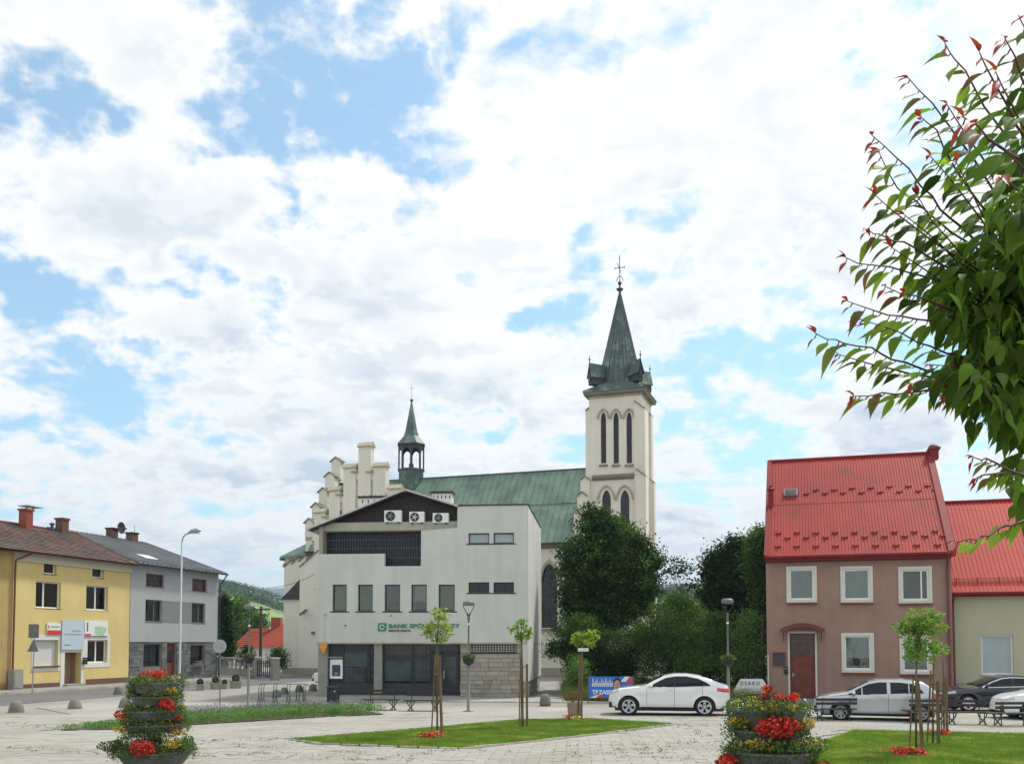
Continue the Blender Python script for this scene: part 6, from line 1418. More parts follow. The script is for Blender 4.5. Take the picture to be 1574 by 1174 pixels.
for pts_, Y0_, Y1_, ls_, rd_ in [
 ([(1452,66),(1468,92),(1496,132),(1540,200),(1600,290),(1700,400)],3.0,3.7,52,3),([(1396,120),(1420,146),(1447,178),(1470,210),(1499,248),(1554,330),(1640,420)],3.0,3.8,50,3),
 ([(1415,180),(1440,200),(1470,262),(1510,318),(1560,380)],3.1,3.8,48,3),([(1340,208),(1375,240),(1415,286),(1445,322),(1473,345),(1550,420)],3.0,3.8,50,3),
 ([(1333,352),(1352,360),(1390,372),(1421,391),(1480,420),(1560,450)],3.1,3.8,46,3),([(1352,236),(1380,290),(1430,330),(1500,380),(1570,440)],3.2,3.9,46,3),
 ([(1300,396),(1345,408),(1400,420),(1460,440),(1560,470)],3.1,3.9,46,3),([(1303,463),(1340,476),(1386,486),(1438,494),(1500,505),(1600,520)],3.0,3.9,44,3),
 ([(1325,492),(1386,512),(1430,532),(1470,545),(1560,560)],3.2,3.9,44,3),([(1253,512),(1285,522),(1317,532),(1355,544),(1392,557),(1462,578),(1560,590)],2.9,3.9,46,3),
 ([(1311,609),(1345,607),(1375,606),(1433,598),(1480,590),(1560,585)],3.0,3.8,44,3),([(1495,702),(1515,704),(1550,722),(1600,750)],2.9,3.3,36,3),([(1500,735),(1530,728),(1580,735)],3.0,3.3,36,3),
 ([(1471,834),(1490,828),(1507,823),(1530,815),(1554,808),(1620,790)],2.8,3.2,34,1),([(1530,110),(1555,160),(1590,220),(1640,300)],2.5,3.2,70,3),([(1568,30),(1590,90),(1640,200)],2.6,3.2,62,3),
 ([(1500,190),(1545,230),(1600,300),(1660,380)],2.2,2.9,90,1),([(1480,180),(1520,215),(1600,260)],2.4,2.9,74,1),([(1540,270),(1580,310),(1640,380)],2.3,2.9,90,0),
 ([(1390,330),(1440,370),(1500,420),(1580,460)],3.3,4.0,46,0),([(1370,380),(1430,420),(1490,455),(1570,490)],3.3,4.0,46,0),([(1410,300),(1460,370),(1520,430),(1600,480)],3.3,4.0,48,0),([(1390,450),(1450,470),(1520,500),(1600,520)],3.3,4.0,46,0),
 ([(1505,80),(1530,130),(1560,190),(1600,240)],2.7,3.2,60,3),([(1545,60),(1570,120),(1610,180)],2.6,3.1,60,3),([(1430,240),(1480,300),(1530,370),(1590,430)],3.1,3.8,52,1),([(1455,160),(1490,215),(1530,280),(1590,360)],3.0,3.7,54,1),([(1345,300),(1400,345),(1455,385),(1530,430)],3.2,3.9,46,2),([(1360,440),(1410,455),(1470,480),(1550,500)],3.2,3.9,44,2),([(1290,545),(1340,560),(1400,575),(1470,590)],3.2,3.9,38,1),
 ([(1470,250),(1510,330),(1560,400),(1620,460)],3.1,3.9,52,0),([(1400,590),(1450,580),(1520,560),(1600,540)],3.2,4.0,46,0),([(1430,560),(1480,565),(1560,560)],3.3,4.0,46,0),([(1450,610),(1500,600),(1580,580)],3.2,3.9,46,0)]:
    twig(pts_, Y0_, Y1_, ls_, rd_, step=ls_*.24, rad=.0042)
tb.tube([P(1560,560,3.9)-O0, P(1700,520,4.1)-O0, Vector((-.28,0,3.2))], [.012,.03,.06], 6); tb.tube([P(1600,400,3.9)-O0, P(1760,480,4.2)-O0, Vector((-.3,0,3.3))], [.012,.03,.05], 6); tb.tube([P(1620,770,3.3)-O0, Vector((-1.0,-.4,2.6)), Vector((-.2,0,2.4))], [.008,.02,.05], 6)
tb.build('branches', M['twig'], chy, smooth=True)
# the dense heart of the crown: many more leaves, one part
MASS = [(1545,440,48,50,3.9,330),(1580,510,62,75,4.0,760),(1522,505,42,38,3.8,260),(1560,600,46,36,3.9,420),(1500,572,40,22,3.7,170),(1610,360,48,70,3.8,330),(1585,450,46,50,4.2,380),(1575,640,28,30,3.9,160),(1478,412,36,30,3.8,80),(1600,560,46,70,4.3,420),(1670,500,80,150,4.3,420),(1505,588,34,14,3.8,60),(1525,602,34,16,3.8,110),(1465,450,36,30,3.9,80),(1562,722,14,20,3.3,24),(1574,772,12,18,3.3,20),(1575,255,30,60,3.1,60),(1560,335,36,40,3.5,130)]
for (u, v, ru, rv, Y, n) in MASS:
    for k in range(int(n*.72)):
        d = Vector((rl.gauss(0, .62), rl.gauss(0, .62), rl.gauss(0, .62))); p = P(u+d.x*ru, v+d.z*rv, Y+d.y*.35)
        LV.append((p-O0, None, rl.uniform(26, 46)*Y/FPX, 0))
base_v = [np.array([v.co[:] for v in m_.vertices]) for m_ in LM]; base_f = [np.array([p.vertices[:] for p in m_.polygons]) for m_ in LM]
for kinds, mname in (((0, 1), 'cherry_shade'), ((2,), 'cherryhalf'), ((3,), 'cherryred')):
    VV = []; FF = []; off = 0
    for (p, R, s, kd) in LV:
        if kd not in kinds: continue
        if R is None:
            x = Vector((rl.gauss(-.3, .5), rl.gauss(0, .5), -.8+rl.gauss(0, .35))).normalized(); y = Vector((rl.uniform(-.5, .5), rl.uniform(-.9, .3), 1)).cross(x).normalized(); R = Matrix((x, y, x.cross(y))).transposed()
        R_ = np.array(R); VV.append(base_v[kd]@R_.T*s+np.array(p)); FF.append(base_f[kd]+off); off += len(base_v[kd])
    if VV: npmesh({'cherry_shade':'inner_leaves','cherryhalf':'bronze_leaves','cherryred':'red_leaves'}[mname], np.concatenate(VV), np.concatenate(FF), M[mname], chy, True, 'stuff')

# ------------------------------------------------------------------ street furniture
rp = random.Random(31)
# concrete bollards (low domed blocks)
bm_ = MB()
prof = [(.28,0),(.285,.06),(.245,.24),(.19,.38),(.13,.44),(0,.46)]; bm_.lathe(prof, 14); M['bollard'] = mat('bollard', (.19,.18,.155), .9, .2, 4, .6, 35, speck=.15, rnd=.15); bme = bm_.mesh('bollard_body', M['bollard'], True)
BOL = [(25,1094,22,'leftmost concrete bollard by the road, left of the dome nearest the yellow house sign'),(115,1089,20,'dark grey concrete bollard on the square edge between road sign and flower tower'),
 (182,1067,15,'pale small bollard on the kerb in front of the yellow house right end'),(203,1071,17,'concrete bollard half hidden left of the flower tower top, behind the nearer one'),(192,1087,18,'brownish concrete bollard directly left of the flower tower middle'),
 (425,1071,14,'concrete bollard seen through the left part of the bicycle rack'),(437,1066,13,'domed bollard behind the rack, second from the left there'),(460,1063,13,'domed bollard behind the right hoops of the bicycle rack'),(481,1061.5,13,'bollard beside the bank corner pillar, right of the rack')]
b0_ = None
for (u, v, wpx, lb) in BOL:
    p = G(u, v); s = wpx*p.y/FPX/.56
    if b0_ is None:
        b0_ = thing('bollard', lb, 'bollard', tuple(p), 0, 'concrete bollards along the road'); link('body', bme, b0_); MB().lathe([(.31,0),(.31,.03),(.0,.03)], 14).build('foot', M['concrete'], b0_); b0_.scale = (s, s, s)
    else: copy_tree(b0_, tuple(p), rp.uniform(0, 90), lb, scale=(s, s, s*rp.uniform(.95, 1.05)))
p = G(838, 1084); t = thing('bollard', 'larger rounded concrete bollard at the right bank corner', 'bollard', tuple(p), 0, 'concrete bollards along the road'); MB().lathe([(.24,0),(.25,.1),(.21,.38),(.14,.5),(0,.53)], 14).build('body', M['bollard'], t, True)
p = G(883, 1099.5); t = thing('planter', 'square brownish concrete planter with dry reddish plant by the lawn', 'planter', tuple(p), 0)
pl_ = MB(); pl_.add([(-.23,-.23,0),(.23,-.23,0),(.23,.23,0),(-.23,.23,0),(-.27,-.27,.5),(.27,-.27,.5),(.27,.27,.5),(-.27,.27,.5)], [(0,3,2,1),(0,1,5,4),(1,2,6,5),(2,3,7,6),(3,0,4,7),(4,5,6,7)]); pl_.build('pot', M['terracotta'], t)
C = np.array([(rp.gauss(0, .13), rp.gauss(0, .12), .5+rp.random()**1.3*.42) for _ in range(260)]); V, F = leaf_quads(C, .09, .1, .3, -1); npmesh('dry_plant', V, F, M['bronzeleaf'], t, kind='stuff')
# box pots with clipped balls along the grey house
LBP = ['leftmost box pot with round shrub by the stone house wall','second box pot at the grey house corner, smaller gap to its left','third box pot of the row, close to the second','rightmost and largest box pot with shrub before the baluster fence']
src = None
for (u, v, wpx), lb in zip([(307.5,1059,11),(331,1057.5,12),(345,1057,9),(362,1056,13)], LBP):
    p = G(u, v+1); s = wpx*p.y/FPX/.46
    if src is None:
        src = thing('box_pot', lb, 'plant pot', tuple(p), 20, 'box pots beside the grey house'); a = MB(); a.box(-.23, .23, -.23, .23, 0, .36); a.box(-.25, .25, -.25, .25, .30, .38); a.build('pot', M['boxpot'], src)
        d = RNG.normal(size=(700, 3)); d /= np.linalg.norm(d, axis=1)[:, None]; C = d*.2*(.8+.25*RNG.random(700))[:, None]+np.array([0, 0, .52]); V, F = leaf_quads(C, .07); npmesh('shrub', V, F, M['darkleaf'], src, kind='stuff'); src.scale = (s, s, s)
    else: copy_tree(src, tuple(p), rp.uniform(0, 40), lb, scale=(s, s, s))
# park lamps with ring-shaped heads and hanging flower baskets
def park_lamp(u, v, vtop, label, first=None, sx=1):
    p = G(u, v)
    if first: return copy_tree(first, tuple(p), rp.uniform(-10, 10), label)
    t = thing('park_lamp', label, 'street lamp', tuple(p), 0, 'park lamps with flower baskets'); H = EYE+(988-vtop)/FPX*p.y
    a = MB(); a.lathe([(.11,0),(.11,.04),(.062,.06),(.058,2.35),(.036,2.4),(.034,H-.78),(.05,H-.77),(.05,H-.60),(.03,H-.55),(0,H-.55)], 12); a.lathe([(.22,0),(.22,.025),(.0,.025)], 12); a.build('post', M['lamppole'], t, True)
    a = MB(); a.lathe([(.048,H-.98),(.048,H-.90)], 12); a.build('white_collar', M['white'], t)
    a = MB()
    for s_ in (-1, 1):
        for yy in (0,): a.tube([(s_*.04, 0, H-.62), (s_*.08, 0, H-.50), (s_*.17, 0, H-.34), (s_*.222, 0, H-.22), (s_*.225, 0, H-.12)], .016, 6)
    for k in range(4): an_ = k*math.pi/2+.785; a.tube([(math.cos(an_)*.035, math.sin(an_)*.035, H-.72), (math.cos(an_)*.05, math.sin(an_)*.05, H-.5)], .014, 5)
    a.build('yoke', M['blackmetal'], t)
    a = MB(); a.lathe([(.20,H-.20),(.235,H-.16),(.225,H-.06),(.16,H-.01),(0,H)], 20); hd = a.build('lamp_head', M['lamppole'], t, True)
    MB().lathe([(0,H-.215),(.19,H-.205),(.2,H-.199)], 20).build('lens', M['headlight'], hd)
    a = MB(); a.lathe([(.24,2.05),(.245,2.12)], 14); a.lathe([(.245,2.08),(.20,1.95),(.08,1.86),(.065,1.86)], 14); a.tube([(-.3,0,2.3),(-.06,0,2.15)], .012, 5).tube([(.3,0,2.3),(.06,0,2.15)], .012, 5); bk = a.build('basket', M['plastic'], t)
    d = RNG.normal(size=(520, 3)); d /= np.linalg.norm(d, axis=1)[:, None]; d[:, 2] = d[:, 2]*.7; C = d*np.array([.28,.28,.2])*(.6+.45*RNG.random(520))[:, None]+np.array([0, 0, 2.18]); V, F = leaf_quads(C, .075); npmesh('basket_plants', V, F, M['fol'], bk, kind='stuff')
    C = C[:34]*np.array([1.1,1.1,1.0]); V, F = leaf_quads(C, .05); npmesh('basket_blossoms', V, F, M['rflower'], bk, kind='stuff')
    return t
lp = park_lamp(720, 1093, 923, 'park lamp with round head standing before the bank stone wall')
park_lamp(1120, 1099, 915, 'park lamp with hanging basket behind the tail of the white car', lp)
park_lamp(381.5, 1084, 927, 'park lamp before the baluster fence, left of the bicycle rack', lp)
# tall road lamp
p = G(275.5, 1068); H = EYE+(988-822)/FPX*p.y; t = thing('road_lamp', 'tall pale pole lamp with cobra head before the grey house', 'street lamp', tuple(p))
lx_ = .0; MB().lathe([(.13,0),(.13,.5),(.065,.55),(.042,H-.3),(0,H-.3)], 10).build('post', M['lampgrey'], t, True)
a = MB(); a.tube([(0,0,H-.4),(.05,0,H-.12),(.18,-.05,H+.02),(.42,-.1,H+.12)], .04, 6); a.build('arm', M['galv'], t)
a = MB(); a.add([], []); hv = []
a.tube([(.36,-.09,H+.10),(.55,-.13,H+.19),(.85,-.2,H+.24),(1.08,-.25,H+.22)], [.05,.12,.13,.05], 10); hd = a.build('lamp_head', M['galv'], t, True); MB().box(.5,1.0,-.26,-.08,H+.07,H+.11).build('lens', M['headlight'], hd)
# road signs seen from behind
p = G(49.5, 1066); t = thing('road_sign', 'triangular road sign with plate above it seen from behind before the yellow house', 'sign', tuple(p)); Yp = p.y
zt = lambda v: EYE+(988-v)/FPX*Yp
MB().tube([(0,0,0),(.05,0,zt(958))], .035, 7).build('pole', M['galv'], t)
x0, x1 = -.22*1.2, .27*1.1; MB().box(x0, x1, -.05, -.035, zt(980), zt(959)).box(x0+.05, x1-.05, -.035, -.01, zt(972), zt(970)).build('plate', M['signback'], t)
MB().prism([(-.31,zt(1001)),(.31,zt(1001)),(.03,zt(981.5))], -.05, -.035).build('triangle', M['signback'], t)
p = G(338, 1084); t = thing('road_sign', 'round road sign seen from behind on a thin pole right of the grey house', 'sign', tuple(p)); Yp = p.y; zc_ = EYE+(988-993)/FPX*Yp
MB().tube([(0,0,0),(-.03,0,zc_+.2)], .028, 7).build('pole', M['signback'], t); MB().lathe([(0,-.03),(.29,-.03),(.30,-.02),(.29,0),(0,0)], 24, (-.03,-.04,zc_), 'y').box(-.2,.15,-.10,-.07,zc_-.02,zc_+.02).build('disc', M['galv'], t)
# baluster fence with pillars
pa_, pb_ = P(331, 1030, 84), P(424, 1030, 70); pa_.z = pb_.z = 0; dv = (pb_-pa_); Ln = dv.length; an_ = math.degrees(math.atan2(dv.y, dv.x))
t = thing('baluster_fence', 'grey stone baluster fence with low wall beside the grey house', 'fence', tuple(pa_), an_); Hh = 1.55; Lw = Ln*.70
MB().box(0, Lw, -.14, .14, 0, .60).build('base_wall', M['concrete'], t); MB().box(0, Lw, -.16, .16, Hh-.12, Hh).box(0, Lw, -.17, .17, .601, .66).build('rail', M['concrete'], t)
bal = MB(); bal.lathe([(.11,.66),(.11,.72),(.07,.78),(.10,.95),(.11,1.05),(.07,1.28),(.10,1.36),(.10,Hh-.12)], 8); bal = bal.mesh('baluster', M['concrete'], True)
for k in range(10): link('baluster', bal, t, (Lw*(k+.5)/10, 0, 0), scale=(1.2, 1.2, 1))
for xx in (Lw+.28, Ln-.2): q = MB().box(xx-.28, xx+.28, -.26, .26, 0, Hh+.05).build('pillar', M['concrete'], t); MB().box(xx-.33, xx+.33, -.31, .31, Hh+.05, Hh+.14).build('pillar_cap', M['whitewash'], q)
gt = MB()
for k in range(9): xx = Lw+.62+(Ln-.5-Lw-.62)*k/8; gt.box(xx-.03, xx+.03, -.03, .03, .15, Hh-.1)
gt.box(Lw+.58, Ln-.46, -.02, .02, .25, .32).box(Lw+.58, Ln-.46, -.02, .02, Hh-.35, Hh-.28); gt.build('gate', M['blackmetal'], t)
# utility pole with wires, between grey house and church
p = at(401, 92); H = EYE+(988-932)/FPX*92; t = thing('utility_pole', 'dark wooden utility pole with crossbar before the red roofed bungalow', 'utility pole', tuple(p)); MB().tube([(0,0,0),(0,0,H)], [.17,.13], 8).box(-.9,.9,-.06,.06,H-.35,H-.22).build('pole', M['bark'], t)
for s_ in (-.8, .8): MB().lathe([(.05,H-.22),(.08,H-.1),(0,H-.05)], 8, (s_,0,0)).build('insulator', M['whitewash'], t)
def wire(a, b, sag, r=.018):
    pts = [a.lerp(b, i/12)+Vector((0, 0, -sag*4*(i/12)*(1-i/12))) for i in range(13)]; return pts
wr = MB(); q1 = FC.w(cx(437,880,2)[0], 2, cx(437,905,2)[1]); top = p+Vector((0, 0, H-.15))
wm_ = MB(); wm_.tube(wire(FL.w(xc+.2, -.3, zeG-.4), FC.w(*[cx(484,882,BT-.5)[0], BT-.5, cx(484,882,BT-.5)[1]]), .9), .02, 4, False); wm_.tube(wire(top, FC.w(cx(484,905,BT-.5)[0], BT-.5, cx(484,905,BT-.5)[1]), .5), .02, 4, False)
o = wm_.build('overhead_wires', M['blackmetal']); tag(o, 'thin overhead wires from the grey house and pole to the church', 'wires')
# bungalow with red tiled roof behind the fence
FR = Fr(at(362, 112).x, 112, -4)
t = thing('bungalow', 'white walled bungalow with bright red tiled roof beyond the fence', 'house', fr=FR); rx = lambda u, v, b=0: FR.px(u, v, b)
x1 = rx(438, 1000)[0]; ze3 = rx(400, 994)[1]; zr3 = rx(400, 966, 4)[1]
MB().wall([(.2, -.5), (x1, -.5), (x1, ze3), (.2, ze3)], [hole(1.2, 2.0, .8, 2.0), hole(4.6, 5.4, .8, 2.0)], 0, .3).box(.2,.5,.3,8,-.5,ze3-.02).build('wall', M['whitewash'], t)
for x_ in (1.2, 4.6): window(t, x_, x_+.8, .8, 2.0, .1, M['glass'], M['pvc'])
rr3 = MB(); rr3.add([(-.2,-.6,ze3),(x1+.3,-.6,ze3),(x1+.3,4,zr3+.0),(.5,4,zr3),(-.2,8.6,ze3)], [(0,1,2,3),(0,3,4)]); zr4 = rx(432, 948, 3)[1]; xm3 = rx(400, 970)[0]
rr3.add([(xm3-1.5,-.7,ze3-.02),(x1+1,-.7,ze3-.02),(x1+1,4,zr4),(x1-.2,4,zr4)], [(0,1,2,3)]); r3 = rr3.build('roof', M['bungroof'], t)
tr3 = MB(); n3 = 10
for k in range(n3): 
    s0 = k/n3; y_ = -.6+4.6*s0; z_ = ze3+(zr3-ze3)*s0; tr3.box(.1+.5*s0, x1+.2, y_-.02, y_+.06, z_+.01, z_+.06)
o = tr3.build('tile_rows', M['bungroof'], r3); o['kind'] = 'stuff'
x_0, x_1 = rx(416.5, 950, 3)[0], rx(431, 950, 3)[0]; MB().box(x_0, x_1, 3, 4, ze3, rx(423, 948.5, 3)[1]).build('chimney', M['brickred'], r3)
# bicycle rack
p = G(434, 1085); t = thing('bicycle_rack', 'curved tubular black bicycle rack on the square before the bank', 'bicycle rack', tuple(p), -3); W2 = 1.05
hp = MB().tube([(0,-.30,.0),(0,-.12,.22),(0,.02,.5),(0,-.02,.78),(0,.10,.93),(0,.26,.96)], .016, 6); hp.tube([(0,.30,.0),(0,.12,.2),(0,.02,.4)], .014, 6)
for k, x_ in enumerate((-W2, -W2+.11, -W2+.22, -.40, -.28, .20, .32, .62, .74, .92, 1.0)): link('hoop', hp.mesh('hoop', M['galv']) if k == 0 else hoop_me, t, (x_, 0, 0)) if k else None; hoop_me = hp.mesh('hoop', M['darkmetal']) if k == 0 else hoop_me; (link('hoop', hoop_me, t, (x_, 0, 0)) if k == 0 else None)
MB().tube([(-W2-.1,-.30,.015),(W2,-.30,.015)], .018, 6).tube([(-W2,.26,.96),(W2,.26,.96)], .015, 6).tube([(-W2,.02,.45),(W2,.02,.45)], .012, 6).tube([(-W2,.30,.015),(W2,.30,.015)], .018, 6).build('rail', M['darkmetal'], t)
# litter bin
p = G(512, 1085); t = thing('litter_bin', 'dark square litter bin in front of the cash machine', 'litter bin', tuple(p), -5)
MB().box(-.20,.20,-.20,.20,.04,.72).build('body', M['blackmetal'], t, bevel=.015); MB().box(-.23,.23,-.23,.23,.80,.86).box(-.22,-.19,-.22,-.19,0,.8).box(.19,.22,-.22,-.19,0,.8).box(-.22,-.19,.19,.22,0,.8).box(.19,.22,.19,.22,0,.8).build('hood', M['blackmetal'], t)
MB().lathe([(0,-.215),(.045,-.215),(.045,-.2)], 8, (.12,0,.66), 'y').build('lock', M['galv'], t)
# benches
def bench():
    t = thing('bench', 'x', 'bench', (0, 0, 0), 0, 'slatted park benches with curved iron legs')
    for y in (-.17, -.06, .05, .16): MB().box(-.78, .78, y-.045, y+.045, .42, .455).build('seat_slat', M['darkwood2'], t)
    for z in (.60, .74): MB().box(-.74, .74, .24+z*.06, .27+z*.06, z, z+.09).build('back_slat', M['darkwood2'], t)
    for x in (-.5, .5):
        a = MB(); a.tube([(x-.16,-.02,.42),(x-.13,-.02,.30),(x-.02,-.02,.17),(x+.10,-.02,.04),(x+.16,-.02,.0)], .02, 6).tube([(x+.16,.02,.42),(x+.13,.02,.30),(x+.02,.02,.17),(x-.10,.02,.04),(x-.16,.02,.0)], .02, 6); a.tube([(x-.18,0,.41),(x+.18,0,.41)], .018, 5).tube([(x,.02,.41),(x,.24,.46),(x,.30,.84)], .018, 5).tube([(x,-.2,.41),(x,.2,.41)], .02, 5).tube([(x,-.2,.0),(x,-.14,.4)], .018, 5).tube([(x,.24,.0),(x,.18,.4)], .018, 5); a.build('leg', M['blackmetal'], t)
    MB().tube([(-.66,0,.01),(.66,0,.01)], .016, 5).build('stretcher', M['blackmetal'], t); return t
M['darkwood2'] = mat('benchwood', (.035,.032,.035), .7, .2, 4, .3, 30, streak=.2)
bn = bench(); BN_ = [(586,1091,-4,'left park bench in front of the bank window, right of the bin'),(650,1092.5,-4,'right park bench before the bank door, behind the leaning stake'),(1281,1108,184,'park bench with two back slats in front of the silver car bonnet'),
  (1424,1111,184,'park bench behind the staked young trees, at the silver car tail'),(1487,1114,-4,'park bench in front of the black car'),(1556,1116,184,'park bench in front of the white car at the right edge')]
for i, (u, v, dg, lb) in enumerate(BN_):
    p = G(u, v)
    if i == 0: bn.location = p; bn.rotation_euler = (0, 0, math.radians(dg)); bn['label'] = lb
    else: copy_tree(bn, tuple(p), dg, lb)
# election banner and white sign behind the white car
pc = G(938, 1078); Yb = 43.5; p = P(905.5, 1072, Yb); W_ = 67*Yb/FPX; H_ = 32.5*Yb/FPX
t = thing('banner', 'blue banner with white lettering and a portrait behind the white car bonnet', 'banner', (p.x, p.y, 0), 0)
z0 = p.z; MB().box(0, W_, -.01, .01, z0, z0+H_).build('sheet', M['banner'], t); MB().box(-.05,-.01,-.02,.03,0,z0+H_+.05).box(W_+.01,W_+.05,-.02,.03,0,z0+H_+.05).build('post', M['stake'], t)
tt = wtext('TRZASKO', W_*.07, z0+H_*.17, H_*.28, M['white'], t, -.02, bold=.010, extr=.004, width=W_*.56)
sc = MB(); import itertools
for i, (x, h) in enumerate([(.08,.34),(.14,.2),(.17,.30),(.23,.16),(.28,.30),(.33,.2),(.37,.33),(.42,.22),(.47,.30),(.52,.18)]):
    X = W_*x; Z = z0+H_*.62; sc.tube([(X, -.02, Z), (X+W_*.012, -.02, Z+H_*h*.9), (X+W_*.03, -.02, Z+H_*h*.3), (X+W_*.045, -.02, Z)], .014, 4)
sc.box(W_*.07, W_*.60, -.024, -.012, z0+H_*.54, z0+H_*.66); sc.build('script_lettering', M['white'], t)
lt = MB()
for k in range(11): lt.box(W_*(.10+k*.044), W_*(.10+k*.044)+.04, -.03, -.026, z0+H_*.57, z0+H_*.63)
lt.build('small_lettering', M['navy'], t)
MB().prism([(W_*.01,z0),(W_*.20,z0),(W_*.26,z0+H_*.13),(W_*.15,z0+H_*.13)], -.022, -.012).prism([(W_*.72,z0+H_*.76),(W_*.84,z0+H_*.76),(W_*.93,z0+H_),(W_*.82,z0+H_)], -.022, -.012).build('white_stripe', M['white'], t)
MB().prism([(W_*.15,z0),(W_*.34,z0),(W_*.28,z0+H_*.12),(W_*.22,z0+H_*.12)], -.026, -.0221).prism([(W_*.84,z0+H_*.74),(W_*.93,z0+H_*.62),(W_*1.0,z0+H_*.9),(W_*.94,z0+H_)], -.022, -.012).build('red_stripe', M['red'], t)
pc_ = MB(); hx_, hz_ = W_*.64, z0+H_*.62
def oval(cx_, cz_, rx_, rz_, y0, y1, n=20): return [(cx_+rx_*math.cos(2*math.pi*i/n), cz_+rz_*math.sin(2*math.pi*i/n)) for i in range(n)]
MB().prism([(hx_-.28,z0+.01),(hx_+.30,z0+.01),(hx_+.22,z0+H_*.26),(hx_-.2,z0+H_*.26)], -.030, -.0265).build('portrait_jacket', M['navy'], t)
pt = MB().prism(oval(hx_, hz_+.05, .185, .27, 0, 0), -.030, -.0265).build('portrait_hair', M['hair'], t)
MB().prism(oval(hx_, hz_-.03, .15, .24, 0, 0), -.034, -.0305).box(hx_-.06, hx_+.06, -.034, -.0305, z0+H_*.2, z0+H_*.4).build('portrait_face', M['skin'], t)
ft = MB(); 
for s_ in (-1, 1): ft.prism(oval(hx_+s_*.06, hz_+.03, .028, .014, 0, 0, 8), -.037, -.0345); ft.box(hx_+s_*.06-.035, hx_+s_*.06+.035, -.037, -.0345, hz_+.07, hz_+.085)
ft.prism([(hx_-.02,hz_-.06),(hx_+.02,hz_-.06),(hx_+.008,hz_+.02)], -.037, -.0345).prism(oval(hx_, hz_-.13, .05, .014, 0, 0, 10), -.037, -.0345); ft.build('portrait_features', M['oxide'], t)
p = P(1127, 1066, 44); s_ = 44/FPX; t = thing('sign_board', 'white cut-corner sign board with dark blue letters behind the white car tail', 'sign', (p.x, p.y, 0), 0); z0 = p.z
MB().prism([(0,z0),(0,z0+.14),(11.5*s_,z0+23*s_),(45*s_,z0+23*s_),(50*s_,z0+16*s_),(50*s_,z0)], -.01, .02).build('board', M['white'], t); MB().box(.3,.36,.02,.07,0,z0+.4).box(1.1,1.16,.02,.07,0,z0+.4).build('post', M['stake'], t)
wtext('OSAKU', 10*s_, z0+13.5*s_, 8.2*s_, M['navy'], t, -.02, bold=.004, extr=.004, sp=1.5, width=30*s_); lt = MB()
for k in range(9): lt.box((10+k*2.1)*s_, (10+k*2.1)*s_+.045, -.016, -.012, z0+7*s_, z0+8.4*s_)
lt.build('small_lettering', M['galv'], t)
